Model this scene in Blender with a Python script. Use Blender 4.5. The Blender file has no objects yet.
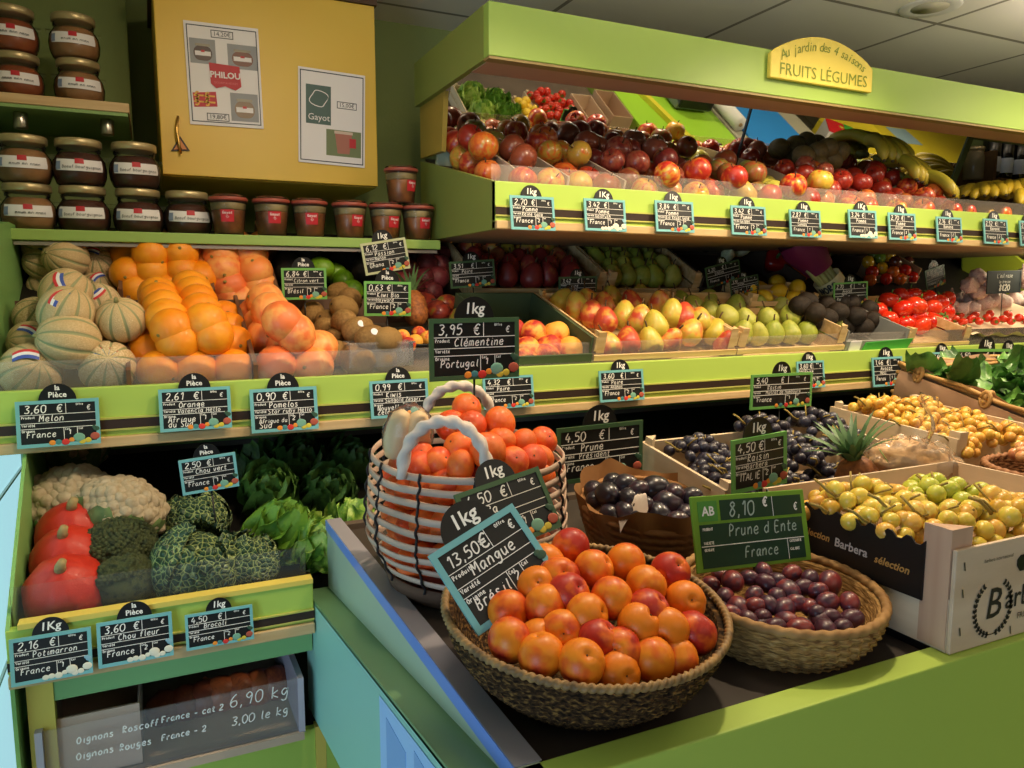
import bpy, bmesh, math, random
import numpy as np
from mathutils import Vector, Matrix, noise
random.seed(7); RNG = np.random.default_rng(7)
SC = bpy.context.scene; COL = SC.collection
PI = math.pi
# ------------------------------------------------------------------ camera
F = 763.0; PITCH = math.atan(95 / F); YAW = math.radians(25.2); HC = 1.5
FWD = Vector((math.sin(YAW) * math.cos(PITCH), math.cos(YAW) * math.cos(PITCH), -math.sin(PITCH)))
RT = Vector((math.cos(YAW), -math.sin(YAW), 0)); UP = RT.cross(FWD); CAM = Vector((0, 0, HC))
cd = bpy.data.cameras.new('camera'); cam = bpy.data.objects.new('camera', cd); COL.objects.link(cam)
cd.sensor_width = 36; cd.lens = F * 36 / 1024; cd.clip_start = .02
cam.matrix_world = Matrix.Translation(CAM) @ Matrix((RT, UP, -FWD)).transposed().to_4x4()
SC.camera = cam
def ray(u, v): return FWD + RT * (u - 512) / F + UP * (384 - v) / F
def atY(u, v, Y): d = ray(u, v); return CAM + d * (Y / d.y)
def atZ(u, v, Z): d = ray(u, v); return CAM + d * ((Z - HC) / d.z)
def atX(u, v, X): d = ray(u, v); return CAM + d * (X / d.x)
def zy(u, v, Y): return atY(u, v, Y).z
def xy(u, v, Y): return atY(u, v, Y).x
def proj(p):
    q = Vector(p) - CAM; z = q.dot(FWD)
    return 512 + F * q.dot(RT) / z, 384 - F * q.dot(UP) / z, z
class Deck:
    """a plane that rises with Y: through (y0,z0), slope in degrees"""
    def __init__(s, y0, z0, deg):
        s.y0, s.z0, s.a = y0, z0, math.radians(deg); s.n = Vector((0, -math.sin(s.a), math.cos(s.a)))
    def at(s, u, v, h=0):
        d = ray(u, v); p0 = Vector((0, s.y0, s.z0)) + s.n * h
        return CAM + d * ((p0 - CAM).dot(s.n) / d.dot(s.n))
    def z(s, y): return s.z0 + (y - s.y0) * math.tan(s.a)
    def pt(s, x, b, h=0): return Vector((x, s.y0 + b * math.cos(s.a), s.z0 + b * math.sin(s.a))) + s.n * h
# ------------------------------------------------------------------ materials
def lin(h):
    h = h.lstrip('#'); c = [int(h[i:i + 2], 16) / 255 for i in (0, 2, 4)]
    return tuple(((x + .055) / 1.055) ** 2.4 if x > .04045 else x / 12.92 for x in c) + (1,)
MATS = {}
def mat(name, col, rough=.5, bump=0, bscale=40, col2=None, cscale=8, metal=0, spec=.5, coat=0, emit=0, alpha=1, trans=0, rand=0, ior=1.45, sub=0, cpos=(.35, .65), detail=3, stretch=None):
    if name in MATS: return MATS[name]
    m = bpy.data.materials.new(name); m.use_nodes = True; nt = m.node_tree; N = nt.nodes; L = nt.links
    b = N['Principled BSDF']; c = lin(col) if isinstance(col, str) else col
    b.inputs['Base Color'].default_value = c; b.inputs['Roughness'].default_value = rough
    b.inputs['Metallic'].default_value = metal; b.inputs['Specular IOR Level'].default_value = spec
    b.inputs['Coat Weight'].default_value = coat; b.inputs['Coat Roughness'].default_value = .15
    b.inputs['Alpha'].default_value = alpha; b.inputs['Transmission Weight'].default_value = trans; b.inputs['IOR'].default_value = ior
    if sub: b.inputs['Subsurface Weight'].default_value = sub; b.inputs['Subsurface Radius'].default_value = (.02, .008, .004)
    if emit: b.inputs['Emission Color'].default_value = c; b.inputs['Emission Strength'].default_value = emit
    tc = N.new('ShaderNodeTexCoord'); vec = tc.outputs['Object']
    oi = N.new('ShaderNodeObjectInfo')
    add = N.new('ShaderNodeVectorMath'); add.operation = 'MULTIPLY_ADD'; add.inputs[1].default_value = stretch or (1, 1, 1)
    cmb = N.new('ShaderNodeCombineXYZ'); sc = N.new('ShaderNodeMath'); sc.operation = 'MULTIPLY'; sc.inputs[1].default_value = 37.0
    L.new(oi.outputs['Random'], sc.inputs[0]); L.new(sc.outputs[0], cmb.inputs[0]); L.new(sc.outputs[0], cmb.inputs[2])
    L.new(vec, add.inputs[0]); L.new(cmb.outputs[0], add.inputs[2]); vec = add.outputs[0]
    if col2:
        ns = N.new('ShaderNodeTexNoise'); ns.inputs['Scale'].default_value = cscale; ns.inputs['Detail'].default_value = detail
        L.new(vec, ns.inputs['Vector']); fac = ns.outputs['Fac']
        if rand:
            mr = N.new('ShaderNodeMapRange'); mr.inputs['To Min'].default_value = -rand; mr.inputs['To Max'].default_value = rand
            L.new(oi.outputs['Random'], mr.inputs['Value']); ad = N.new('ShaderNodeMath'); ad.operation = 'ADD'
            L.new(fac, ad.inputs[0]); L.new(mr.outputs[0], ad.inputs[1]); fac = ad.outputs[0]
        rp = N.new('ShaderNodeValToRGB'); e = rp.color_ramp.elements
        cols = [col] + (list(col2) if isinstance(col2, (list, tuple)) else [col2])
        e[0].position = cpos[0]; e[0].color = lin(cols[0]); e[1].position = cpos[1]; e[1].color = lin(cols[-1])
        for i in range(1, len(cols) - 1):
            q = e.new(cpos[0] + (cpos[1] - cpos[0]) * i / (len(cols) - 1)); q.color = lin(cols[i])
        L.new(fac, rp.inputs[0]); L.new(rp.outputs[0], b.inputs['Base Color'])
    if bump:
        n2 = N.new('ShaderNodeTexNoise'); n2.inputs['Scale'].default_value = bscale; n2.inputs['Detail'].default_value = 4
        L.new(vec, n2.inputs['Vector']); bp = N.new('ShaderNodeBump'); bp.inputs['Strength'].default_value = bump; bp.inputs['Distance'].default_value = .004
        L.new(n2.outputs['Fac'], bp.inputs['Height']); L.new(bp.outputs[0], b.inputs['Normal'])
    MATS[name] = m; return m
def clear_mat(name, tint='#ffffff', op=.05, rough=.06):
    """thin clear plastic or glass: see-through, gloss at grazing angles, a little haze"""
    if name in MATS: return MATS[name]
    m = bpy.data.materials.new(name); m.use_nodes = True; nt = m.node_tree; N = nt.nodes; L = nt.links; N.remove(N['Principled BSDF'])
    g = N.new('ShaderNodeBsdfGlossy'); g.inputs['Roughness'].default_value = rough; g.inputs['Color'].default_value = lin(tint); h = N.new('ShaderNodeBsdfDiffuse'); h.inputs['Color'].default_value = lin(tint)
    t = N.new('ShaderNodeBsdfTransparent'); x = N.new('ShaderNodeMixShader'); x2 = N.new('ShaderNodeMixShader'); fr = N.new('ShaderNodeFresnel'); fr.inputs[0].default_value = 1.22
    x.inputs[0].default_value = op; L.new(t.outputs[0], x.inputs[1]); L.new(h.outputs[0], x.inputs[2]); L.new(fr.outputs[0], x2.inputs[0]); L.new(x.outputs[0], x2.inputs[1]); L.new(g.outputs[0], x2.inputs[2])
    L.new(x2.outputs[0], N['Material Output'].inputs[0]); MATS[name] = m; return m
# ------------------------------------------------------------------ mesh building
class MB:
    def __init__(s): s.v = []; s.f = []; s.sm = []; s.mi = []; s.m = Matrix.Identity(4); s.k = 0
    def add(s, vs, fs, smooth=False):
        o = len(s.v); s.v += [tuple(s.m @ Vector(p)) for p in vs]
        for f in fs: s.f.append(tuple(i + o for i in f)); s.sm.append(smooth); s.mi.append(s.k)
        return s
    def box(s, lo, hi):
        x0, y0, z0 = lo; x1, y1, z1 = hi
        return s.add([(x0, y0, z0), (x1, y0, z0), (x1, y1, z0), (x0, y1, z0), (x0, y0, z1), (x1, y0, z1), (x1, y1, z1), (x0, y1, z1)],
              [(0, 3, 2, 1), (4, 5, 6, 7), (0, 1, 5, 4), (1, 2, 6, 5), (2, 3, 7, 6), (3, 0, 4, 7)])
    def prism(s, poly, y0, y1, axis='y', smooth=False):
        """poly: 2D points; extruded along axis ('y': poly=(x,z); 'x': poly=(y,z); 'z': poly=(x,y))"""
        n = len(poly)
        f = {'y': lambda p, t: (p[0], t, p[1]), 'x': lambda p, t: (t, p[0], p[1]), 'z': lambda p, t: (p[0], p[1], t)}[axis]
        vs = [f(p, y0) for p in poly] + [f(p, y1) for p in poly]
        fs = [tuple(range(n)), tuple(range(2 * n - 1, n - 1, -1))] + [(i, i + n, (i + 1) % n + n, (i + 1) % n) for i in range(n)]
        return s.add(vs, fs, smooth)
    def lathe(s, prof, seg=20, fn=None, close=True, org=(0, 0, 0)):
        """prof: list of (r,z); fn(theta,i,r,z)->(r,z)"""
        vs = []; fs = []; n = len(prof)
        for i, (r, z) in enumerate(prof):
            for k in range(seg):
                t = 2 * PI * k / seg; rr, zz = fn(t, i, r, z) if fn else (r, z)
                vs.append((org[0] + rr * math.cos(t), org[1] + rr * math.sin(t), org[2] + zz))
        for i in range(n - 1):
            for k in range(seg):
                k2 = (k + 1) % seg; fs.append((i * seg + k, i * seg + k2, (i + 1) * seg + k2, (i + 1) * seg + k))
        if close: fs.append(tuple(range(seg - 1, -1, -1))); fs.append(tuple((n - 1) * seg + k for k in range(seg)))
        return s.add(vs, fs, True)
    def sphere(s, c=(0, 0, 0), r=1, seg=16, rings=10, sc=(1, 1, 1), fn=None):
        pf = lambda z: r * sc[2] * (fn(Vector((0, 0, z))) if fn else 1)
        vs = [(c[0], c[1], c[2] - pf(-1))]; fs = []
        for i in range(1, rings):
            a = -PI / 2 + PI * i / rings
            for k in range(seg):
                t = 2 * PI * k / seg; d = Vector((math.cos(a) * math.cos(t), math.cos(a) * math.sin(t), math.sin(a)))
                q = r * (fn(d) if fn else 1); vs.append((c[0] + d.x * q * sc[0], c[1] + d.y * q * sc[1], c[2] + d.z * q * sc[2]))
        vs.append((c[0], c[1], c[2] + pf(1))); e = len(vs) - 1
        for k in range(seg): fs.append((0, 1 + (k + 1) % seg, 1 + k)); fs.append((e, e - seg + k, e - seg + (k + 1) % seg))
        for i in range(rings - 2):
            for k in range(seg):
                a = 1 + i * seg; k2 = (k + 1) % seg; fs.append((a + k, a + k2, a + seg + k2, a + seg + k))
        return s.add(vs, fs, True)
    def tube(s, pts, r, seg=8, cap=True, closed=False):
        pts = [Vector(p) for p in pts]; n = len(pts); vs = []; fs = []; nrm = None
        for i, p in enumerate(pts):
            a = pts[(i - 1) % n] if (i > 0 or closed) else p; b = pts[(i + 1) % n] if (i < n - 1 or closed) else p
            t = (b - a).normalized()
            if nrm is None: nrm = t.orthogonal().normalized()
            nrm = (nrm - t * nrm.dot(t)).normalized(); bn = t.cross(nrm)
            rr = r(i / (n - 1)) if callable(r) else r
            for k in range(seg):
                q = 2 * PI * k / seg; vs.append(tuple(p + (nrm * math.cos(q) + bn * math.sin(q)) * rr))
        for i in range(n if closed else n - 1):
            j = (i + 1) % n
            for k in range(seg): k2 = (k + 1) % seg; fs.append((i * seg + k, i * seg + k2, j * seg + k2, j * seg + k))
        if cap and not closed: fs.append(tuple(range(seg - 1, -1, -1))); fs.append(tuple((n - 1) * seg + k for k in range(seg)))
        return s.add(vs, fs, True)
    def grid(s, fn, nu, nv, thick=0):
        """fn(u,v)->point, u,v in 0..1"""
        vs = [fn(i / nu, j / nv) for j in range(nv + 1) for i in range(nu + 1)]
        fs = [(j * (nu + 1) + i, j * (nu + 1) + i + 1, (j + 1) * (nu + 1) + i + 1, (j + 1) * (nu + 1) + i) for j in range(nv) for i in range(nu)]
        return s.add(vs, fs, True)
    def mesh(s, name, mats):
        me = bpy.data.meshes.new(name); me.from_pydata(s.v, [], s.f)
        me.polygons.foreach_set('use_smooth', s.sm); me.polygons.foreach_set('material_index', s.mi)
        for m in (mats if isinstance(mats, (list, tuple)) else [mats]): me.materials.append(m)
        me.update(); return me
    def obj(s, name, mats, parent=None, loc=(0, 0, 0), rot=(0, 0, 0), scale=(1, 1, 1), bevel=0):
        o = bpy.data.objects.new(name, s.mesh(name, mats)); COL.objects.link(o); o.parent = parent
        o.location = loc; o.rotation_euler = rot; o.scale = scale
        if bevel:
            b = o.modifiers.new('b', 'BEVEL'); b.width = bevel; b.segments = 2; b.limit_method = 'ANGLE'
        return o
def inst(me, name, parent=None, loc=(0, 0, 0), rot=(0, 0, 0), scale=(1, 1, 1), mx=None):
    o = bpy.data.objects.new(name, me); COL.objects.link(o); o.parent = parent
    if mx is not None: o.matrix_local = mx
    else: o.location = loc; o.rotation_euler = rot; o.scale = scale if hasattr(scale, '__len__') else (scale,) * 3
    return o
def tagp(o, label, cat, group=None, kind=None):
    o['label'] = label; o['category'] = cat
    if group: o['group'] = group
    if kind: o['kind'] = kind
    return o
def empty(name, label, cat, loc=(0, 0, 0), rot=(0, 0, 0), group=None, mx=None, scale=None):
    o = bpy.data.objects.new(name, None); COL.objects.link(o); o.empty_display_size = .02
    if mx is not None: o.matrix_world = mx
    else: o.location = loc; o.rotation_euler = rot
    if scale: o.scale = (scale,) * 3
    return tagp(o, label, cat, group)
def struct(o): o['kind'] = 'structure'; return o
ORD = 'zeroth first second third fourth fifth sixth seventh eighth ninth tenth eleventh twelfth thirteenth fourteenth fifteenth sixteenth seventeenth eighteenth nineteenth twentieth'.split()
def nth(i):
    if i < len(ORD): return ORD[i]
    t = {2: 'twenty', 3: 'thirty', 4: 'forty', 5: 'fifty'}[i // 10]
    return t + '-' + ORD[i % 10] if i % 10 else t[:-1] + 'ieth'
def rows_by_view(pts, rowpx):
    """-> list of (row, place) per point: rows counted upward from the front, places from the melon end (photo left)"""
    pr = [proj(p) for p in pts]; order = sorted(range(len(pts)), key=lambda i: -pr[i][1]); out = [None] * len(pts); row = 1; cur = []; top = None
    rows = []
    for i in order:
        if top is None or pr[i][1] < top - rowpx: cur = []; rows.append(cur); top = pr[i][1]
        cur.append(i)
    for r, c in enumerate(rows):
        for k, i in enumerate(sorted(c, key=lambda i: pr[i][0])): out[i] = (r + 1, k + 1)
    return out
def rot_rand(): return (random.uniform(0, 6.28), random.uniform(0, 6.28), random.uniform(0, 6.28))
def rot_tilt(t): return (random.uniform(-t, t), random.uniform(-t, t), random.uniform(0, 6.28))
def pack(deck, x0, x1, b0, b1, r, top, tries=70, nmax=90, jit=.08, seed=1):
    """drop spheres of radius ~r on a deck until the heap reaches top(b) above it -> [(point, r)]"""
    g = np.random.default_rng(seed); S = np.zeros((0, 4)); out = []
    while len(out) < nmax:
        rr = r * (1 + g.uniform(-jit, jit)); A = g.uniform(x0 + rr, max(x1 - rr, x0 + rr + .001), tries); B = g.uniform(b0 + rr, max(b1 - rr, b0 + rr + .001), tries); Hh = np.full(tries, rr)
        for s in S:
            d2 = (A - s[0]) ** 2 + (B - s[1]) ** 2; R = (rr + s[3]) * .96; ok = d2 < R * R
            Hh = np.where(ok, np.maximum(Hh, s[2] + np.sqrt(np.maximum(R * R - d2, 0))), Hh)
        T = np.array([top(b) if top.__code__.co_argcount == 1 else top(b, a) for a, b in zip(A, B)]); cost = Hh + rr - np.maximum(T, 2 * rr + 1e-6); i = int(np.argmin(np.where(cost <= 1e-5, Hh, 9e9)))
        if cost[i] > 1e-5: break
        S = np.vstack([S, [A[i], B[i], Hh[i], rr]]); out.append((deck.pt(A[i], B[i], Hh[i]), rr))
    return cull(out)
def cull(sph):
    """leave out those that lie wholly behind the others"""
    P = np.array([list(p) for p, r in sph]); R = np.array([r for p, r in sph]); C = np.array(list(CAM)); keep = []
    for i in range(len(sph)):
        d = P[i] - C; D = np.linalg.norm(d); d /= D; a = np.cross(d, [0, 0, 1]); a /= np.linalg.norm(a); b = np.cross(a, d); vis = False
        for rad in (0, .55, .92):
            for k in range(1 if rad == 0 else 10):
                q = P[i] + (a * math.cos(k * .628) + b * math.sin(k * .628)) * R[i] * rad; e = q - C; E = np.linalg.norm(e); e /= E
                t = (P - C) @ e; dist = np.linalg.norm((P - C) - np.outer(t, e), axis=1)
                if not ((dist < R) & (t < E - R[i] * .5) & (np.arange(len(sph)) != i)).any(): vis = True; break
            if vis: break
        if vis: keep.append(sph[i])
    return keep
# ------------------------------------------------------------------ chalk handwriting: one-stroke letters on a 0..4 x 0..6 grid
GL = {
'0': '2,6 .6,5 .3,3 .8,.7 2,0 3.3,1 3.7,3 3.2,5.2 2,6', '1': '.8,4.6 2.3,6 2.1,0', '2': '.5,4.8 1.6,6 3.2,5.4 3,3.6 .4,.2 3.7,.2', '3': '.6,5.6 2.4,6 3.4,4.8 1.8,3.3 3.5,2 2.6,.2 .4,.4',
'4': '2,6 .4,2.2 3.8,2.3|2.7,3.8 2.5,0', '5': '3.5,6 1,5.8 .8,3.5 2.4,3.8 3.5,2.2 2.6,.2 .5,.4', '6': '3,6 1.2,4.4 .5,1.8 1.6,0 3.2,.8 3,2.6 1.4,2.9 .6,1.8', '7': '.4,5.7 3.7,5.9 1.5,0',
'8': '3.3,5 2,6 .8,4.8 3.2,2 2,0 .6,1.4 3.3,5', '9': '3.4,4.6 2,6 .7,4.6 2,3.2 3.4,4.6 2.6,0', ',': '1.2,.6 .7,-.9', '.': '1,.3 1.3,.1', "'": '1.5,6 1.2,4.8', '-': '.8,2.6 3.2,2.6', '/': '0,-.5 3,6',
'€': '3.9,5.2 2.6,6 1.2,4.6 .9,3 1.4,1 2.8,.2 3.9,.9|.2,3.6 3.2,3.7|.2,2.5 3,2.5',
'a': '3.2,3.4 2,4 .6,2.6 1,.4 2.3,.6 3.2,3.4|3.2,3.8 3,.8 3.8,.2', 'b': '.8,6 .7,0|.7,2.6 2.2,4 3.4,2.4 2.4,.1 .7,.6', 'c': '3.3,3.3 2,4 .6,2.2 1.6,.1 3.4,.6', 'd': '3.2,6 3.1,0|3.1,3 1.8,4 .5,2 1.6,0 3.1,1.2',
'e': '.7,2 3.2,2.4 2.4,4 .8,3 .8,.8 2.2,0 3.5,.8', 'é': '.7,2 3.2,2.4 2.4,4 .8,3 .8,.8 2.2,0 3.5,.8|2,4.8 3,5.8', 'è': '.7,2 3.2,2.4 2.4,4 .8,3 .8,.8 2.2,0 3.5,.8|2,5.8 2.8,4.8', 'f': '3,5.4 2,6 1.4,4.6 1.2,0|.3,3.4 2.6,3.5', 'g': '3.2,3.4 1.8,4 .6,2.4 1.8,.6 3.2,3.4|3.3,3.8 3,-1 1.6,-2 .6,-1.2',
'h': '.8,6 .6,0|.7,2.2 2.2,4 3,2.8 3.1,0', 'i': '1.6,3.9 1.5,.5 2.2,.1|1.7,5.1 1.8,5.3', 'j': '2,3.8 1.8,-1.2 .6,-1.6|2.1,5.2 2.2,5.4', 'k': '.8,6 .7,0|3.1,3.8 .8,1.8 3.3,0', 'l': '1.6,6 1.3,1 2.2,.1', 'm': '.4,3.9 .3,0|.4,2.6 1.4,4 1.9,2.8 1.8,0|1.9,2.6 3,4 3.6,2.8 3.6,0',
'n': '.7,3.9 .6,0|.7,2.4 2.2,4 3.1,2.8 3.1,0', 'o': '2,4 .6,2.4 1.2,.3 2.6,.2 3.4,2 2,4', 'p': '.9,3.9 .6,-2|.8,2.6 2.2,4 3.4,2.5 2.2,.2 .8,1', 'q': '3.2,3.4 1.8,4 .6,2 1.8,.2 3.1,2|3.2,3.8 3,-2', 'r': '.8,3.9 .7,0|.7,2.2 1.8,3.9 3,3.6', 's': '3,3.6 1.6,4 .9,3 2.9,1.4 2,0 .5,.5',
't': '1.8,5.6 1.4,.9 2.2,0 3,.5|.5,3.8 3,3.9', 'u': '.7,3.9 .8,.9 1.8,0 3.1,1.6|3.1,3.9 3.1,0', 'v': '.5,3.9 1.7,0 3.3,3.9', 'w': '.3,3.9 1,0 2,3 3,0 3.8,3.9', 'x': '.6,3.8 3.2,0|3.2,3.8 .5,0', 'y': '.6,3.9 1.8,.8|3.2,3.9 1.6,-1.6 .4,-1.8', 'z': '.6,3.8 3.2,3.8 .5,.1 3.3,.1',
'A': '.3,0 2,6 3.7,0|.9,2.2 3.1,2.2', 'B': '.8,6 .7,0|.8,6 2.9,5.2 2.6,3.4 .8,3.2|2.6,3.3 3.4,1.4 2.2,.1 .7,0', 'C': '3.4,5.2 2,6 .5,3 1.6,.1 3.6,.8', 'D': '.8,6 .7,0|.7,6 2.8,5.3 3.5,2.8 2.4,.4 .7,0', 'E': '3.3,6 .8,5.9 .7,0 3.4,.1|.7,3.2 2.8,3.2', 'F': '3.5,6 .8,5.8 .7,0|.7,3.2 2.8,3.3',
'G': '3.4,5.2 2,6 .5,3 1.8,0 3.5,1 3.4,2.8 2.2,2.8', 'H': '.6,6 .5,0|3.5,6 3.4,0|.5,3 3.4,3.1', 'I': '2,6 1.9,0', 'J': '3,6 2.9,1.2 1.6,0 .5,1', 'K': '.8,6 .7,0|3.4,6 .8,2.8 3.5,0', 'L': '.9,6 .8,.1 3.3,.2', 'M': '.3,0 .7,6 2,2.4 3.4,6 3.8,0', 'N': '.6,0 .7,6 3.2,0 3.4,6', 'O': '2,6 .4,3.6 1.2,.3 2.8,.2 3.7,3 2,6',
'P': '.9,0 .8,6 2.8,5.6 3.2,4 2,2.8 .8,2.8', 'R': '.8,0 .8,6 2.8,5.5 2.9,3.9 .8,3 3.4,0', 'S': '3.3,5.4 1.8,6 .7,4.6 3.2,1.8 2.2,0 .4,.7', 'T': '.3,5.9 3.8,5.9|2,5.8 1.9,0', 'V': '.4,6 2,0 3.6,6', 'U': '.6,6 .6,1.4 2,0 3.4,1.4 3.4,6', 'É': '3.3,6 .8,5.9 .7,0 3.4,.1|.7,3.2 2.8,3.2|2,6.6 3,7.6', ' ': '', 'Z': '.5,5.9 3.5,5.9 .4,.1 3.6,.1', ':': '1,3 1.2,3|1,.6 1.2,.6', 'W': '.2,6 1,0 2,4 3,0 3.8,6'}
ADV = {'1': 3, ',': 1.8, '.': 1.8, "'": 2, 'i': 2.6, 'l': 2.6, 'I': 2.6, 't': 3.4, 'm': 4.5, 'M': 4.6, 'w': 4.4, ' ': 2.6, 'j': 2.8, ':': 2, 'f': 3.2, 'r': 3.4}
def smooth_poly(P, k=3):
    if len(P) < 3: return P
    out = []; n = len(P)
    for i in range(n - 1):
        p0, p1, p2, p3 = P[max(i - 1, 0)], P[i], P[i + 1], P[min(i + 2, n - 1)]
        for j in range(k):
            t = j / k; out.append(tuple(.5 * (2 * b + (c - a) * t + (2 * a - 5 * b + 4 * c - d) * t * t + (3 * b - a - 3 * c + d) * t ** 3) for a, b, c, d in zip(p0, p1, p2, p3)))
    return out + [P[-1]]
def text_w(t, h): return sum(ADV.get(c, 4) + .5 for c in t) * h / 6
def write(mb, t, x, z, h, y, w=None, slant=.12, anchor='l', jit=.25, k=3):
    """chalk text as flat ribbons standing in the xz plane at depth y"""
    s = h / 6; w = w or h * .12; W = text_w(t, h); x -= {'l': 0, 'c': W / 2, 'r': W}[anchor]
    for c in t:
        for st in GL.get(c, '').split('|'):
            if not st: continue
            P = [tuple(map(float, q.split(','))) for q in st.split()]
            P = [(a + random.uniform(-jit, jit) * .6, b + random.uniform(-jit, jit) * .6) for a, b in P]
            P = smooth_poly(P, k); ln = [(x + (a + b * slant) * s, z + b * s) for a, b in P]; ribbon(mb, ln, w, y)
        x += (ADV.get(c, 4) + .5) * s
def ribbon(mb, ln, w, y):
    n = len(ln); L = []; R = []
    for i in range(n):
        a = ln[max(i - 1, 0)]; b = ln[min(i + 1, n - 1)]; dx, dz = b[0] - a[0], b[1] - a[1]; d = math.hypot(dx, dz) or 1e-9; nx, nz = -dz / d * w / 2, dx / d * w / 2
        L.append((ln[i][0] + nx, y, ln[i][1] + nz)); R.append((ln[i][0] - nx, y, ln[i][1] - nz))
    mb.add(L + R, [(i, i + n, i + n + 1, i + 1) for i in range(n - 1)])
def font_mesh(txt, size, mb=None, m=None, bold=0, align='CENTER', shear=0, k=None):
    """printed lettering with the built-in font, as flat mesh in the xy plane"""
    c = bpy.data.curves.new('t', 'FONT'); c.body = txt; c.size = size; c.align_x = align; c.align_y = 'CENTER'; c.shear = shear; c.offset = bold; c.resolution_u = 2
    o = bpy.data.objects.new('t', c); COL.objects.link(o); dg = bpy.context.evaluated_depsgraph_get(); dg.update()
    me = bpy.data.meshes.new_from_object(o.evaluated_get(dg)); bpy.data.objects.remove(o); bpy.data.curves.remove(c)
    vs = [tuple(v.co) for v in me.vertices]; fs = [tuple(p.vertices) for p in me.polygons]; bpy.data.meshes.remove(me)
    if mb is None: return vs, fs
    if k is not None: mb.k = k
    old = mb.m; mb.m = mb.m @ m if m is not None else mb.m; mb.add(vs, fs); mb.m = old
XZ = Matrix(((1, 0, 0, 0), (0, 0, -1, 0), (0, 1, 0, 0), (0, 0, 0, 1)))   # xy plane -> xz plane facing -y
def print_xz(mb, txt, x, z, size, y, bold=0, align='CENTER', shear=0, rot=0, k=None):
    font_mesh(txt, size, mb, Matrix.Translation((x, y, z)) @ Matrix.Rotation(-rot, 4, 'Y') @ XZ, bold, align, shear, k)
def frame_mx(TL, TR, BL):
    """matrix whose x runs TL->TR, z runs BL->TL, y into the board; origin at the bottom middle; and w, h"""
    TL, TR, BL = Vector(TL), Vector(TR), Vector(BL); x = (TR - TL); w = x.length; x.normalize(); z = TL - BL; z = z - x * z.dot(x); h = z.length; z.normalize(); y = z.cross(x)
    o = (TL + TR) / 2 - z * h
    return Matrix(((x.x, y.x, z.x, o.x), (x.y, y.y, z.y, o.y), (x.z, y.z, z.z, o.z), (0, 0, 0, 1))), w, h
# ------------------------------------------------------------------ colours
LIME = mat('lime_laminate', '#a9c457', .42, bump=.03, bscale=300)
LIMED = mat('green_laminate', '#7fae62', .45)
OLIVE = mat('olive_panel', '#7f8c44', .5)
YEL = mat('yellow_laminate', '#dcb84a', .42, col2='#d8b040', cscale=2)
YELP = mat('yellow_post', '#d8c25a', .5)
BEECH = mat('beech_trim', '#c9ac7e', .5, col2='#bb9a6a', cscale=6, stretch=(1, 12, 12))
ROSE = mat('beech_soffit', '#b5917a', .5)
DARKB = mat('dark_brown_rail', '#33241c', .45)
DECKM = mat('grey_brown_deck', '#5b4c40', .6, col2='#4c3f36', cscale=5)
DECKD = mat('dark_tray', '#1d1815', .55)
GREYT = mat('grey_edge', '#8e8a93', .45)
CYAN = mat('pale_aqua_board', '#8fc4b8', .45)
WALLG = mat('green_wall_paint', '#8a9a5c', .75, bump=.25, bscale=120, col2='#7f9058', cscale=3)
GUARD = clear_mat('clear_guard', '#d8cfc6', .12, .12)
CLEAR = clear_mat('clear_plastic', '#ffffff', .07, .06)
WOOD = mat('crate_wood', '#d9bb8a', .6, col2='#c39f68', cscale=5, stretch=(1, 14, 14), bump=.15, bscale=60)
WOODP = mat('pale_plywood', '#d2bda0', .55, col2='#c4ab8a', cscale=4, stretch=(2, 2, 10))
WHITE = mat('white_paint', '#e6e2da', .5); PAPER = mat('white_paper', '#e4e0e2', .6); BLACK = mat('black_plastic', '#0d0d0e', .4)
CHALKB = mat('chalkboard', '#111212', .42); CHALK = mat('chalk_white', '#e9e6de', .7)
DM = Deck(1.575, 1.300, 18); DMB = Deck(1.95, 1.455, 27); DU = Deck(1.625, 1.70, 18.6); DUB = DU; DL = Deck(1.285, .955, 14); DC = Deck(.56, 1.079, 0)
YM, YU, YL = 1.55, 1.60, 1.26
XR = 4.2
# ------------------------------------------------------------------ room
struct(MB().box((-2.6, -3.4, -.06), (7.9, 2.8, 0)).obj('floor', mat('floor_tile', '#a7a294', .35, col2='#98938a', cscale=4)))
def tile_mat(name, c1, c2, mortar, sx, sy, ms=.004):
    m = mat(name, c1, .8, bump=.12, bscale=200); N = m.node_tree.nodes; L = m.node_tree.links
    b = N.new('ShaderNodeTexBrick'); b.offset = 0; b.inputs['Color1'].default_value = lin(c1); b.inputs['Color2'].default_value = lin(c2); b.inputs['Mortar'].default_value = lin(mortar)
    b.inputs['Scale'].default_value = 1; b.inputs['Mortar Size'].default_value = ms; b.inputs['Brick Width'].default_value = sx; b.inputs['Row Height'].default_value = sy
    t = N.new('ShaderNodeTexCoord'); L.new(t.outputs['Object'], b.inputs['Vector']); L.new(b.outputs['Color'], N['Principled BSDF'].inputs['Base Color']); return m
bpy.data.objects['floor'].data.materials[0] = tile_mat('floor_tiles', '#a8a394', '#9d988b', '#77736a', .3, .3, .006)
ZC = 2.37
struct(MB().box((-2.6, -3.4, ZC), (7.9, 2.8, ZC + .05)).obj('ceiling', tile_mat('ceiling_tiles', '#f2ebdf', '#e8e0d4', '#948c7e', .6, .6, .008)))
struct(MB().box((-.38, 2.55, 0), (7.9, 2.6, ZC)).obj('wall_back', WALLG))
struct(MB().box((-2.6, -3.4, 0), (-2.5, 1.02, ZC)).obj('wall_side', mat('cream_wall', '#c9c0a0', .8)))
struct(MB().box((7.75, -3.4, 0), (7.85, 2.8, ZC)).obj('wall_right', MATS['cream_wall']))
struct(MB().box((-2.6, -3.4, 0), (7.9, -3.3, ZC)).obj('wall_front', MATS['cream_wall']))
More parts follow.
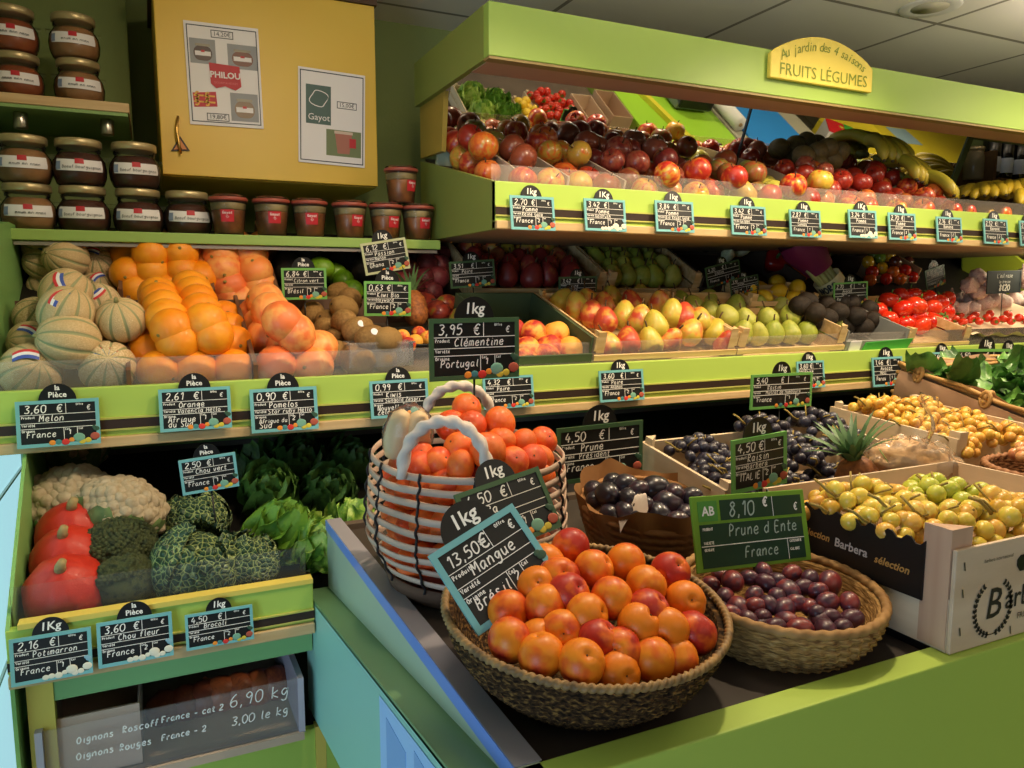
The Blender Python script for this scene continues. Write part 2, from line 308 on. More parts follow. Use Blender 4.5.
wl = MB(); wl.box((-.38, .98, 1.62), (-.345, 2.6, ZC)); wl.box((-.38, 2.5, 0), (-.345, 2.6, 1.63)); wl.box((-.38, .98, 0), (-.345, 2.52, .3)); wl.box((-2.6, .98, 0), (-.375, 1.02, ZC))
struct(wl.obj('wall_left', mat('aqua_plaster', '#9db79a', .7, bump=.5, bscale=160)))
w1 = struct(MB().box((-.37, 1.0, .3), (-.355, 2.5, 1.62)).obj('window_1', mat('frosted_daylight_pane', '#a9dbe6', .5, emit=.8, bump=.3, bscale=140)))
fr = MB(); fr.box((-.356, 1.0, 1.0), (-.349, 2.5, 1.006)); fr.box((-.356, 1.0, .62), (-.349, 2.5, .626)); fr.obj('glazing_bar', WHITE, w1)
# pilaster between the jar niche and the cupboard
struct(MB().box((-.345, 2.43, 1.64), (-.02, 2.55, ZC)).obj('trim_1', WALLG))
# ------------------------------------------------------------------ stepped display
def lip(par, x0, x1, Y, zb, zt, guard=.05, gx=None):
    h = zt - zb; b = MB(); b.box((x0, Y, zb + .018), (x1, Y + .018, zt)); b.obj('front_board', LIME, par, bevel=.0015)
    MB().box((x0, Y - .004, zb + h * .30), (x1, Y, zb + h * .46)).obj('tag_rail', DARKB, par)
    e = MB(); e.box((x0, Y - .005, zb + h * .46), (x1, Y, zb + h * .49)); e.box((x0, Y - .005, zb + h * .27), (x1, Y, zb + h * .30)); e.obj('rail_edge', mat('lime_rail_edge', '#b5b45a', .45), par)
    MB().box((x0, Y - .009, zb), (x1, Y + .02, zb + .019)).obj('trim', BEECH, par, bevel=.002)
    if guard: g0, g1 = gx or (x0, x1); MB().box((g0, Y + .02, zt - .02), (g1, Y + .0225, zt + guard)).obj('guard', GUARD, par)
MZB, MZT = 1.5 - .184 * YM, 1.5 - .1135 * YM
mid = empty('display_shelf', 'lime fronted middle display shelf running from the melons to the cherry tomatoes', 'shelf', (0, YM, MZB))
mid.location = (0, 0, 0)
lip(mid, -.344, XR, YM, MZB, MZT)
d = MB(); d.prism([(1.568, DM.z(1.568) - .02), (1.568, DM.z(1.568)), (1.93, DM.z(1.93)), (1.93, DM.z(1.93) - .02)], -.262, XR, 'x'); d.obj('deck', DECKM, mid)
d = MB(); d.box((-.262, 1.925, DM.z(1.925) - .01), (XR, 1.94, 1.475)); d.obj('riser', mat('brown_board', '#5a4030', .6), mid)
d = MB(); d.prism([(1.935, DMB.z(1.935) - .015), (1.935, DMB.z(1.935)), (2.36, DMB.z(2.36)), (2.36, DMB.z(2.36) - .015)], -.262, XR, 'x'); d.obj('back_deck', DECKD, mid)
MB().box((-.262, 1.56, MZB), (XR, 2.3, MZB + .012)).obj('underside', mat('tan_board', '#8d8068', .7), mid)  # underside in one even tan colour
sp = MB(); sp.prism([(1.60, 1.22), (1.60, 1.60), (1.93, 1.64), (2.5, 1.64), (2.5, 1.22)], -.278, -.262, 'x'); sp.obj('side_panel', LIMED, mid)
DIVM = mat('brown_divider', '#6b4a35', .55)
def divider(par, deck, x, b0, b1, h0, h1, m, t=.008, name='divider'):
    b = MB(); P = [deck.pt(0, b0), deck.pt(0, b1), deck.pt(0, b1, h1), deck.pt(0, b0, h0)]
    b.prism([(p.y, p.z) for p in P], x, x + t, 'x'); return b.obj(name, m, par)
XD1 = DM.at(128, 370).x; XD2 = DM.at(250, 378).x; XD3 = DM.at(338, 370).x
for x in (XD1, XD2): divider(mid, DM, x, .0, .37, .055, .075, DIVM)
for x in (xy(118, 270, 1.98), xy(209, 270, 1.98), xy(272, 270, 1.98)): divider(mid, DMB, x, .0, .40, .05, .06, DIVM)
# jar shelf over the citrus trays
js = empty('wall_shelf', 'long green wall shelf carrying the row of preserve jars above the melon and orange trays', 'shelf')
JZ = 1.5 + .066 * 1.95
MB().box((-.344, 1.95, JZ - .024), (.707, 2.55, JZ)).obj('board', mat('green_shelf_board', '#8fae58', .45), js, bevel=.002)
MB().box((-.26, 1.958, JZ - .034), (.70, 1.964, JZ - .026)).obj('light_strip', mat('metal_strip', '#a89f98', .35, metal=.6), js)
us = empty('wall_shelf', 'short wooden plank shelf on metal brackets holding four stacked jars beside the yellow cupboard', 'shelf')
UY = 2.08; UZ = zy(60, 97, UY); UX = xy(129, 103, UY)
MB().box((-.344, UY, UZ - .022), (UX, 2.43, UZ)).obj('board', BEECH, us, bevel=.002)
MB().box((-.344, UY + .004, UZ - .03), (UX - .004, 2.43, UZ - .0225)).obj('underside', mat('green_board_underside', '#7fa05f', .55), us)
for u in (21, 107):
    x = xy(u, 126, UY + .06); br = MB(); br.lathe([(.013, 0), (.015, .003), (.015, .034), (.013, .037)], 14); br.obj('bracket', mat('brushed_steel', '#b9b2a4', .3, metal=1), us, (x, UY + .06, UZ - .0675))
# upper tier
UZB, UZT = 1.5 + .084 * YU, 1.5 + .1505 * YU
UX0 = .711
upp = empty('display_shelf', 'lime fronted upper display shelf of apples below the mirror', 'shelf')
lip(upp, UX0, XR, YU, UZB, UZT, .04)
d = MB(); d.prism([(1.618, DU.z(1.618) - .02), (1.618, DU.z(1.618)), (2.12, DU.z(2.12)), (2.12, DU.z(2.12) - .02)], UX0 + .015, XR, 'x'); d.obj('deck', DECKM, upp)
MB().box((UX0 + .015, 1.618, UZB), (XR, 2.35, UZB + .015)).obj('underside', mat('brown_underside', '#95805f', .7), upp)
sp = MB(); sp.prism([(1.601, UZB), (1.601, UZT - .002), (2.12, zy(422, 160, 2.1)), (2.12, UZB + .0)], UX0, UX0 + .015, 'x'); sp.obj('side_panel', OLIVE, upp)
GREYD = mat('grey_divider', '#b9a897', .5)
DVX = [.808, xy(546, 160, 1.78), xy(617, 175, 1.70), xy(810, 182, 1.76)]
for x in DVX:
    divider(upp, DU, x, .06, .46, .055, .085, GREYD, .006)
# canopy
can = empty('canopy', 'green fascia canopy hung over the upper apple shelf', 'canopy')
CZB, CZT = 1.5 + .3175 * YU, 1.5 + .3885 * YU
CX0 = .697
MB().box((CX0, YU, CZB), (XR, YU + .03, CZT)).obj('fascia', mat('lime_laminate_dimmed', '#93b050', .42), can, bevel=.002)  # same laminate as the shelf lips, darkened to carry the weaker light here
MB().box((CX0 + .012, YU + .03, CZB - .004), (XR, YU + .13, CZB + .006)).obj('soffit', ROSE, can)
MB().box((CX0 + .001, YU + .002, CZB - .006), (XR, YU + .03, CZB - .0005)).obj('lower_edge', mat('edge_brown', '#8f7a4a', .5), can)
MB().box((CX0, YU + .03, CZB - .002), (CX0 + .015, 2.12, CZT)).obj('side_panel', OLIVE, can)
MB().box((CX0 + .0155, YU + .0305, CZT - .012), (XR, 2.12, CZT - .0005)).obj('top_board', OLIVE, can)
ep = MB(); ep.prism([(1.95, DU.z(1.95) + .05), (1.925, CZB), (2.12, CZB), (2.12, DU.z(2.12))], UX0 + .001, UX0 + .014, 'x'); ep.obj('end_post', mat('ochre_panel', '#a88f3e', .5), can)
# mirror leaning over the apples
MT = math.radians(21); MIRP = Vector((0, 2.02, 1.86)); MIRN = Vector((0, -math.cos(MT), -math.sin(MT)))
mm = bpy.data.materials.new('mirror_glass'); mm.use_nodes = True; b = mm.node_tree.nodes['Principled BSDF']; b.inputs['Metallic'].default_value = 1; b.inputs['Roughness'].default_value = .015; b.inputs['Base Color'].default_value = (.86, .90, .86, 1); MATS['mirror_glass'] = mm
mir = empty('wall_mirror', 'long tilted mirror behind the apples reflecting the counter opposite', 'mirror')
def mpt(x, s, o=0): return Vector((x, MIRP.y - s * math.sin(MT), MIRP.z + s * math.cos(MT))) + MIRN * o
ML = .27; MB0 = .035; MX1 = 2.80
def mpane(x0, x1):
    q = MB(); q.add([mpt(x0, MB0), mpt(x1, MB0), mpt(x1, ML), mpt(x0, ML), mpt(x0, MB0, -.004), mpt(x1, MB0, -.004), mpt(x1, ML, -.004), mpt(x0, ML, -.004)], [(0, 1, 2, 3), (7, 6, 5, 4), (0, 4, 5, 1), (1, 5, 6, 2), (2, 6, 7, 3), (3, 7, 4, 0)])
    return q.obj('pane', MATS['mirror_glass'], mir)
XS = atY(744, 125, 1.97).x
q = MB(); P = [(mpt(0, -.06).y, mpt(0, -.06).z), (mpt(0, -.06).y + .012, mpt(0, -.06).z), (mpt(0, MB0).y + .012, mpt(0, MB0).z + .002), (mpt(0, MB0, .002).y, mpt(0, MB0).z + .002)]; q.prism(P, UX0 + .016, MX1, 'x'); q.obj('lower_ledge', mat('pale_ledge', '#b5bfa4', .4), mir)
mpane(UX0 + .016, XS - .003); mpane(XS + .003, MX1)
for x, mt, w in ((XS - .003, BLACK, .006), (MX1, mat('dark_green_edge', '#3d4a1e', .5), .03)):
    q = MB(); q.add([mpt(x, -.01, .004), mpt(x + w, -.01, .004), mpt(x + w, ML, .004), mpt(x, ML, .004), mpt(x, -.01, -.006), mpt(x + w, -.01, -.006), mpt(x + w, ML, -.006), mpt(x, ML, -.006)], [(0, 1, 2, 3), (7, 6, 5, 4), (0, 4, 5, 1), (1, 5, 6, 2), (2, 6, 7, 3), (3, 7, 4, 0)])
    q.obj('edge_strip', mt, mir)
# arched shop sign on the fascia
sg = empty('shop_sign', 'arched yellow wooden sign with green lettering fixed on the green canopy', 'sign')
Ys = YU - .016; A = atY(770, 80, Ys); Bq = atY(872, 90, Ys); w = Bq.x - A.x; z0 = (A.z + Bq.z) / 2; hs = zy(770, 52, Ys) - zy(770, 80, Ys); pk = zy(816, 36, Ys) - z0
ctrl = [(0, 0), (w, 0), (w, hs * .9)]
for i in range(1, 16):
    t = i / 16; ctrl.append((w * (1 - t), hs * .9 + (pk - hs * .9) * math.sin(PI * t) ** .8))
ctrl.append((0, hs * .9)); sg.location = (A.x, Ys, z0)
MB().prism(ctrl, 0, .014, 'y').obj('board', mat('sign_yellow', '#d8c455', .5), sg, bevel=.003)
t = MB(); print_xz(t, 'FRUITS LÉGUMES', w / 2 + .004, pk * .20, .043, -.0012, shear=0)
tx = 'Au jardin des 4 saisons'
for i, c in enumerate(tx):
    q = (i + .5) / len(tx); a = (q - .5); x = w * (.09 + .82 * q); z = pk * (.46 + .32 * math.sin(PI * q) ** .8)
    if c != ' ': print_xz(t, c, x, z, .034, -.0012, rot=-a * 1.0 + .0, shear=.25)
t.obj('lettering', mat('sign_green', '#76852a', .6), sg)
# ------------------------------------------------------------------ cupboard
YK = 2.10; cb = empty('wall_cupboard', 'yellow wall cupboard with two paper notices on its door', 'cupboard')
kx0, kx1 = xy(163, 178, YK), xy(378, 182, YK); kz0 = zy(270, 181, YK); kz1 = zy(372, 6, YK)
MB().box((kx0, YK + .02, kz0), (kx1, 2.55, kz1)).obj('body', YEL, cb)
MB().box((kx0, YK, kz0 + .002), (kx1, YK + .018, kz1)).obj('door', YEL, cb, bevel=.002)
MB().box((kx0 - .01, YK - .006, kz1 + .001), (kx1 + .006, 2.55, kz1 + .022)).obj('top_board', mat('dark_wood_top', '#4a3424', .5), cb)
ky = MB(); P = [atY(u, v, YK - .014) for u, v in ((178, 116), (176.5, 130), (179, 143), (181, 154))]; ky.tube(P, lambda t: .004 - .002 * abs(t - .5), 8); ky.obj('handle', mat('brass', '#c9a05a', .3, metal=1), cb)
kt = empty('key_tag', 'orange triangular tag hanging from the cupboard handle', 'key tag'); P = [atY(u, v, YK - .003) for u, v in ((180, 136), (171, 151), (190, 151))]
def tri(P, m, n, y0, y1, par):
    MB().prism([(p.x, p.z) for p in P], y0, y1, 'y').obj(n, m, par)
tri(P, mat('tag_black', '#2a2018', .5), 'border', YK - .0035, YK - .0015, kt); c = sum(P, Vector()) / 3; tri([c + (p - c) * .68 for p in P], mat('tag_orange', '#cf8248', .5), 'face', YK - .005, YK - .0035, kt)
def notice(label, pts, par=None):
    """a sheet of paper taped to the door; pts TL,TR,BL in the photograph -> local frame"""
    TL, TR, BL = [atY(u, v, YK - .0025) for u, v in pts]; mx, w, h = frame_mx(TL, TR, BL)
    return empty('paper_notice', label, 'notice', mx=mx), w, h
n1, w, h = notice('white notice with jar photos and a red banner taped on the yellow cupboard door', ((183, 20), (258, 29), (190, 124)))
MB().box((-w / 2, -.0012, 0), (w / 2, 0, h)).obj('sheet', PAPER, n1)
def rectp(par, x0, x1, z0, z1, m, y=-.0012, name='print', t=.0004): return MB().box((x0, y - t, z0), (x1, y, z1)).obj(name, m, par)
def outline(par, x0, x1, z0, z1, lw, m, y=-.0012, name='border'):
    b = MB()
    for q in ((x0, x1, z0, z0 + lw), (x0, x1, z1 - lw, z1), (x0, x0 + lw, z0, z1), (x1 - lw, x1, z0, z1)): b.box((q[0], y - .0004, q[2]), (q[1], y, q[3]))
    return b.obj(name, m, par)
NAVY = mat('ink_navy', '#2d3440', .6); REDP = mat('print_red', '#b5202c', .5); PHG = mat('photo_grey', '#8d8f94', .5)
outline(n1, -w * .47, w * .47, h * .03, h * .97, .0022, NAVY)
def price_box(par, s, x, z, bw, bh, size):
    outline(par, x - bw / 2, x + bw / 2, z - bh / 2, z + bh / 2, .0018, NAVY, name='price_border'); q = MB(); print_xz(q, s, x, z, size, -.002); q.obj('price', NAVY, par)
price_box(n1, '14,20€', 0, h * .90, w * .30, h * .075, .0145); price_box(n1, '19,80€', -w * .12, h * .085, w * .30, h * .075, .0145)
def jar_photo(par, x0, x1, z0, z1, body, lid='#8d8676'):
    rectp(par, x0, x1, z0, z1, PHG, name='photo'); cx = (x0 + x1) / 2; ww = (x1 - x0) * .36; hh = (z1 - z0); b = MB()
    P = [(cx + ww * math.copysign(abs(math.cos(t)) ** .6, math.cos(t)), z0 + hh * .42 + hh * .30 * math.sin(t)) for t in [2 * PI * i / 24 for i in range(24)]]
    b.prism(P, -.0021, -.0016, 'y'); b.obj('photo_jar', mat('ph' + body, body, .4), par)
    rectp(par, cx - ww * .8, cx + ww * .8, z0 + hh * .70, z0 + hh * .80, mat('ph' + lid, lid, .4), -.0021, 'photo_lid'); rectp(par, cx - ww * .85, cx + ww * .85, z0 + hh * .32, z0 + hh * .5, PAPER, -.0022, 'photo_label'); rectp(par, cx - ww * .2, cx + ww * .2, z0 + hh * .46, z0 + hh * .54, REDP, -.0027, 'photo_logo')
jar_photo(n1, -w * .44, -w * .10, h * .60, h * .84, '#3a1f1a'); jar_photo(n1, w * .06, w * .46, h * .58, h * .82, '#6b3a2a'); jar_photo(n1, w * .06, w * .44, h * .06, h * .34, '#7a6045')
b = MB(); zz = h * .37; b.prism([(-w * .19, zz + .01), (-w * .12, zz), (0, zz + .006), (w * .14, zz - .002), (w * .22, zz + .008), (w * .21, h * .60), (-w * .20, h * .615)], -.0034, -.0028, 'y'); b.obj('banner', REDP, n1)
q = MB(); print_xz(q, 'PHILOU', w * .01, h * .50, .0205, -.0038, bold=.0006); q.obj('banner_lettering', PAPER, n1)
q = MB(); print_xz(q, 'GOURMANDISES', w * .01, h * .425, .0075, -.0038); q.obj('banner_small_print', mat('faded_red', '#d06a70', .5), n1)
b = MB(); b.prism([(-w * .43, h * .17), (-w * .12, h * .19), (-w * .13, h * .335), (-w * .44, h * .31)], -.0018, -.0012, 'y'); b.obj('flag', REDP, n1)
q = MB()
for zc in (h * .222, h * .283):
    for xc in (-w * .35, -w * .215):
        write(q, 'S', xc - .012, zc - .007, .016, -.0022, .004); q.box((xc - .014, -.0022, zc - .001), (xc + .012, -.002, zc + .003))
q.obj('flag_emblem', mat('emblem_gold', '#d9a63c', .5), n1)
n2, w, h = notice('white notice with a slate green square logo and jar photo taped near the cupboard edge', ((298, 66), (365, 76), (302, 162)))
MB().box((-w / 2, -.0012, 0), (w / 2, 0, h)).obj('sheet', PAPER, n2); outline(n2, -w * .475, w * .475, h * .025, h * .975, .0025, NAVY)
rectp(n2, -w * .39, -w * .02, h * .42, h * .83, mat('slate_green', '#46605c', .5), name='logo_square')
q = MB(); print_xz(q, 'Gayot', -w * .20, h * .49, .023, -.002); ln = [(-w * .20 + w * .13 * math.cos(t) + .004 * math.sin(3 * t), h * .69 + h * .085 * math.sin(t)) for t in [i * .3 for i in range(23)]]; ribbon(q, ln, .0022, -.002); q.obj('logo_lettering', PAPER, n2)
price_box(n2, '15,00€', w * .22, h * .65, w * .30, h * .075, .0145); rectp(n2, -w * .09, w * .44, h * .10, h * .38, mat('photo_green', '#6d7a55', .5), name='photo')
b = MB(); b.prism([(w * .08, h * .13), (w * .26, h * .13), (w * .30, h * .35), (w * .04, h * .35)], -.0021, -.0016, 'y'); b.obj('photo_jar', mat('photo_pink', '#a5685a', .5), n2); rectp(n2, w * .03, w * .31, h * .34, h * .37, mat('photo_lid', '#c9b3a4', .5), -.0022, 'photo_lid'); rectp(n2, w * .26, w * .36, h * .2, h * .3, REDP, -.0022, 'photo_label')
# ------------------------------------------------------------------ lower display
LZB = 1.5 - .458 * YL; LZT = zy(150, 609, YL)
low = empty('display_cabinet', 'low green display cabinet holding pumpkins and cabbages under the melon shelf', 'cabinet')
lip(low, -.216, .222, YL, LZB, LZT, .0)
g = zy(20, 634, YL) ; MB().box((-.21, YL + .0235, LZT - .01), (.215, YL + .026, LZT + .056)).obj('guard', clear_mat('clear_low_guard', '#c8ccc8', .035, .1), low)
MB().box((-.2, YL - .002, LZT), (.222, YL + .022, LZT + .008)).obj('top_edge', YELP, low)
d = MB(); d.prism([(1.282, DL.z(1.282) - .02), (1.282, DL.z(1.282)), (1.95, DL.z(1.95)), (1.95, DL.z(1.95) - .02)], -.21, .222, 'x'); d.obj('deck', DECKD, low); d = MB(); d.prism([(1.375, DL.z(1.375) - .02), (1.375, DL.z(1.375)), (1.95, DL.z(1.95)), (1.95, DL.z(1.95) - .02)], .2225, XR, 'x'); d.obj('deck', DECKD, low)
MB().box((-.2, 1.95, DL.z(1.95) - .03), (XR, 1.97, MZB)).obj('back_panel', mat('back_grey', '#6a665c', .7), low)
MB().box((-.2, 1.942, 1.135), (XR, 1.949, 1.165)).obj('back_strip', LIMED, low)
sp = MB(); sp.prism([(1.262, LZB - .3), (1.262, LZT), (1.56, MZB + .01), (1.98, MZB + .01), (1.98, LZB - .3)], -.216, -.2105, 'x'); sp.obj('side_panel', LIMED, low)
Ya = 1.285; MB().box((-.165, Ya, zy(150, 682, Ya)), (.222, Ya + .02, LZB - .001)).obj('apron', mat('apron_green', '#7bab70', .45), low)
MB().box((-.2, Ya - .002, 0), (-.165, Ya + .02, LZB)).obj('post', YELP, low); MB().box((.2225, Ya, 0), (.24, Ya + .02, .735)).obj('post', YELP, low)
MB().box((-.165, Ya + .004, 0), (.222, Ya + .018, zy(200, 756, Ya) - .002)).obj('door', LIME, low); MB().box((.2405, Ya + .0, 0), (.6, Ya + .018, .735)).obj('door', LIME, low)
MB().box((-.165, Ya + .4, 0), (.6, Ya + .42, .95)).obj('inner_back', DECKD, low)
MB().box((-.165, Ya + .02, zy(200, 757, Ya) - .02), (.222, Ya + .41, zy(200, 757, Ya) - .004)).obj('floor_board', DECKD, low)
# onion drawer with a clear front written on in white
dr = empty('produce_drawer', 'open drawer with a clear front lettered in white, holding onions in the low cabinet', 'drawer')
Yd = Ya - .012; x0, x1 = xy(40, 745, Yd), xy(300, 690, Yd); zb = zy(170, 762, Yd); zt = zy(40, 733, Yd)
MB().box((x0, Yd, zb), (x1, Yd + .004, zt)).obj('clear_front', clear_mat('clear_front', '#e6e2e0', .08, .1), dr)
MB().box((x0 - .002, Yd - .006, zb - .014), (x1 + .004, Yd + .012, zb)).obj('bottom_rail', mat('drawer_rail', '#b5a08c', .5), dr)
MB().box((x0 + .0, Yd + .012, zb - .012), (x1, Yd + .38, zb - .004)).obj('bottom', WOODP, dr)
for x in (x0 - .006, x1 - .004): MB().box((x, Yd - .004, zb - .002), (x + .010, Yd + .38, zt + .002)).obj('side', mat('drawer_side', '#a8a3b0', .5), dr)
t = MB(); hh = (zt - zb)
for s, u, v, H in (('Oignons', 76, 742, .0105), ('Roscoff', 122, 731, .0105), ('France - cat 2', 161, 721, .0098), ('6,90 kg', 229, 706, .021), ('Oignons', 76, 758, .0105), ('Rouges', 119, 749, .0105), ('France - 2', 161, 739, .0098), ('3,00 le kg', 231, 724, .0145)):
    p = atY(u, v, Yd); write(t, s, p.x, p.z - .003, H, Yd - .0012, .0018)
t.obj('lettering', CHALK, dr)
cbx = empty('cardboard_box', 'plain pale cardboard box inside the onion drawer', 'box'); p0, p1 = atY(46, 737, Yd + .02), atY(143, 762, Yd + .02)
b = MB(); b.box((p0.x, Yd + .02, zb - .003), (p1.x, Yd + .024, zt + .005)); b.box((p0.x, Yd + .2, zb - .003), (p1.x, Yd + .204, zt + .012)); b.box((p0.x, Yd + .024, zb - .003), (p0.x + .003, Yd + .2, zt)); b.box((p1.x - .003, Yd + .024, zb - .003), (p1.x, Yd + .2, zt)); b.box((p0.x, Yd + .02, zb - .0035), (p1.x, Yd + .204, zb - .001)); b.obj('panel', mat('pale_card', '#c9ae9a', .7), cbx)
# ------------------------------------------------------------------ counter
ct = empty('display_counter', 'green produce counter with aqua side board carrying the fruit baskets', 'counter')
CT = 1.088; CXA, CXB, CXC = .224, .264, .290
MB().prism([(.52, 1.074), (1.347, .958), (1.357, .735), (.52, .86)], CXA, CXA + .012, 'x').obj('side_board', CYAN, ct)
l = MB(); l.add([(CXA, .52, 1.077), (CXB + .002, .52, 1.077), (CXB + .002, 1.347, .963), (CXA, 1.347, .963), (CXA, .52, 1.070), (CXB + .002, .52, 1.070), (CXB + .002, 1.347, .956), (CXA, 1.347, .956)], [(0, 1, 2, 3), (7, 6, 5, 4), (0, 4, 5, 1), (1, 5, 6, 2), (2, 6, 7, 3), (3, 7, 4, 0)]); l.obj('ledge', mat('ledge_green', '#6f9468', .45), ct)
MB().prism([(.54, 1.0), (.54, CT), (1.347, CT), (1.347, .9)], CXB, CXC, 'x').obj('end_panel', mat('pale_green_board', '#a9b9a4', .4), ct, bevel=.003)
MB().box((CXB, .555, CT + .0002), (CXC, 1.345, CT + .0012)).obj('panel_edge', GREYT, ct); MB().box((CXB - .0012, .545, CT - .017), (CXB - .0002, 1.346, CT + .0005)).obj('daylit_edge', mat('blue_daylight_tint', '#6f8fdc', .35), ct)  # thin blue strip: daylight reflected along the edge, put into its colour
CXE = 2.45
MB().box((CXB, .52, 0.25), (CXE, .555, CT)).obj('front_board', LIME, ct, bevel=.002)
d = MB(); d.prism([(.556, DC.z(.556) - .02), (.556, DC.z(.556)), (1.30, DC.z(1.30)), (1.30, DC.z(1.30) - .02)], CXC, CXE, 'x'); d.obj('deck', mat('counter_deck', '#3a302a', .6, col2='#2c2420', cscale=6), ct)
MB().box((CXC, 1.30, .85), (CXE, 1.32, DC.z(1.3) + .01)).obj('back_board', DECKM, ct)
MB().box((CXE - .02, .556, .25), (CXE, 1.3, CT)).obj('end_panel', LIME, ct)
for x in (.45, 2.3):
    for y in (.6, 1.2): MB().box((x, y, 0), (x + .05, y + .05, 1.055)).obj('leg', DECKM, ct)
lf = empty('leaflet', 'pale blue printed leaflet stuck on the aqua side board of the counter', 'leaflet')
y1, y0 = CXA / (xy(380, 690, 1)), .545; zl = lambda y: 1.066 - (y - .52) * .1403 - .004
b = MB(); b.prism([(y1, zl(y1)), (y0, zl(y0)), (y0, .90), (y1, .86)], CXA - .0012, CXA - .0004, 'x'); b.obj('sheet', mat('pale_blue_paper', '#9cc2f2', .5), lf)
b = MB()
for (a0, a1, c0, c1) in ((.1, .35, .15, .75), (.45, .62, .1, .4), (.66, .9, .2, .6)):
    ya, yb = y1 + (y0 - y1) * a0, y1 + (y0 - y1) * a1; za = zl((ya + yb) / 2); b.box((CXA - .0018, min(ya, yb), za - .14 * c1), (CXA - .0012, max(ya, yb), za - .14 * c0))
b.obj('picture', mat('blue_print', '#7fa6de', .5), lf)
# ceiling lamp
dn = empty('ceiling_downlight', 'round recessed downlight in the tiled ceiling', 'light', atZ(945, 2, ZC) + Vector((0, .05, 0)))
b = MB(); b.lathe([(.055, -.002), (.085, -.004), (.09, -.001), (.09, .002)], 28, close=False); b.obj('trim_ring', WHITE, dn); b = MB(); b.lathe([(.001, .001), (.056, .0), (.056, -.002)], 24); b.obj('lens', mat('lens_dim', '#c8c0a8', .4), dn)
# ------------------------------------------------------------------ jars
JGL = clear_mat('jar_glass', '#e6e6dc', .012, .05)
LIDM = mat('jar_lid_steel', '#b8a67c', .35, metal=.55); JCOL = {'red': mat('preserve_red_brown', '#7a3c1e', .35, col2='#8e4a26', cscale=30), 'tan': mat('preserve_tan', '#9a7148', .4, col2='#85603a', cscale=30), 'dark': mat('preserve_dark', '#3a1a10', .3, col2='#4a2416', cscale=30)}
def round_profile(s=1): return [(r * s, z * s) for r, z in ((.034, 0), (.042, .004), (.0475, .018), (.0495, .034), (.047, .050), (.040, .061), (.037, .066), (.0395, .069), (.0395, .0745), (.036, .0755), (.036, .080))]
_b = MB(); _b.lathe(round_profile(), 28); JG = _b.mesh('glass', JGL)
_b = MB(); _b.lathe([(.032, .003), (.040, .006), (.0455, .019), (.0475, .034), (.045, .049), (.039, .059), (.035, .064)], 24); JC = {k: None for k in JCOL}
for k in JCOL: JC[k] = _b.mesh('preserve', JCOL[k])
_b = MB(); _b.lathe([(.0405, .0765), (.0425, .078), (.0425, .089), (.041, .0915), (.0365, .0915), (.036, .0905)], 28); JL = _b.mesh('lid', LIDM)
_b = MB()
_b.box((-.006, -.006, .052), (.006, .006, .060))
JE = _b.mesh('lug', JGL)
def band(r0, a0, a1, z0, z1, m, name, off=.0008, n=10, prof=None, slope=0):
    b = MB(); vs = []
    pf = prof or round_profile()
    def rad(z):
        for (ra, za), (rb, zb) in zip(pf, pf[1:]):
            if za <= z <= zb: return ra + (rb - ra) * (z - za) / max(zb - za, 1e-6)
        return pf[-1][0]
    def fn(u, v):
        a = a0 + (a1 - a0) * u; z = z0 + (z1 - z0) * v + slope * (u - .5) ** 2 * 4; r = rad(z) + off; return (r * math.sin(a), -r * math.cos(a), z)
    b.grid(fn, n, 4); return b.mesh(name, m)
JLAB = band(0, -.95, .95, .026, .048, PAPER, 'label', slope=.002); JRED = band(0, -.16, .16, .040, .050, REDP, 'label_mark', .0016, 4)
_b = MB()
for i, (a, z, t) in enumerate(((-.30, .032, 'Gourmand'), (.2, .032, 'du terroir'))):
    pass
def label_script(t):
    b = MB(); q = MB(); write(q, t, .004, 0, .0056, 0, .0007, anchor='c', k=2)
    vs = []
    for x, y, z in q.v: a = x / .047; r = .0513; vs.append((r * math.sin(a), -r * math.cos(a), .0315 + z))
    b.add(vs, q.f); return b.mesh('label_writing', NAVY)
JTXT = {'dark': label_script('Boeuf bourguignon'), 'tan': label_script('mnum mn nnmn'), 'red': label_script('nmmm mnn nmnm')}
_b = MB(); _p = [(.0495 + .0, 0)]; JBLUE = band(0, -.93, -.72, .029, .045, mat('label_blue', '#7f8fae', .6), 'label_corner', .0014, 3, slope=0)
JS = 1.14
def round_jar(u, z, kind, label, Y=2.06, zup=0, s=JS, rz=None):
    x = xy(u, 200, Y); o = empty('preserve_jar', label, 'jar', (x, Y, z), (0, 0, rz if rz is not None else -math.atan2(x, Y) * .5 + random.uniform(-.12, .12)), 'round preserve jars', scale=s)
    inst(JC[kind], 'preserve', o); inst(JG, 'glass', o); inst(JL, 'lid', o); [inst(JE, 'lug', o, (sx * .046, 0, 0)) for sx in (-1, 1)]; l = inst(JLAB, 'paper_label', o); inst(JRED, 'logo_patch', l); inst(JTXT[kind], 'lettering', l); inst(JBLUE, 'label_corner', l); return o
JH = .0918 * JS
for u, k, kk, ext in ((28, 'tan', 'tan', 'beside the side wall'), (83, 'dark', 'dark', 'second from the side wall'), (138, 'dark', 'dark', 'third from the side wall')):
    c = {'tan': 'tan', 'dark': 'dark'}[k]
    round_jar(u, JZ, k, f'{c} preserve jar on the green shelf, lower of the stack {ext}')
    round_jar(u - 1 if u > 30 else u - 1, JZ + JH, kk, f'{c} preserve jar on the green shelf, upper of the stack {ext}')
round_jar(187, JZ, 'dark', 'single unstacked dark brown preserve jar on the green shelf beside the small tapered jars')
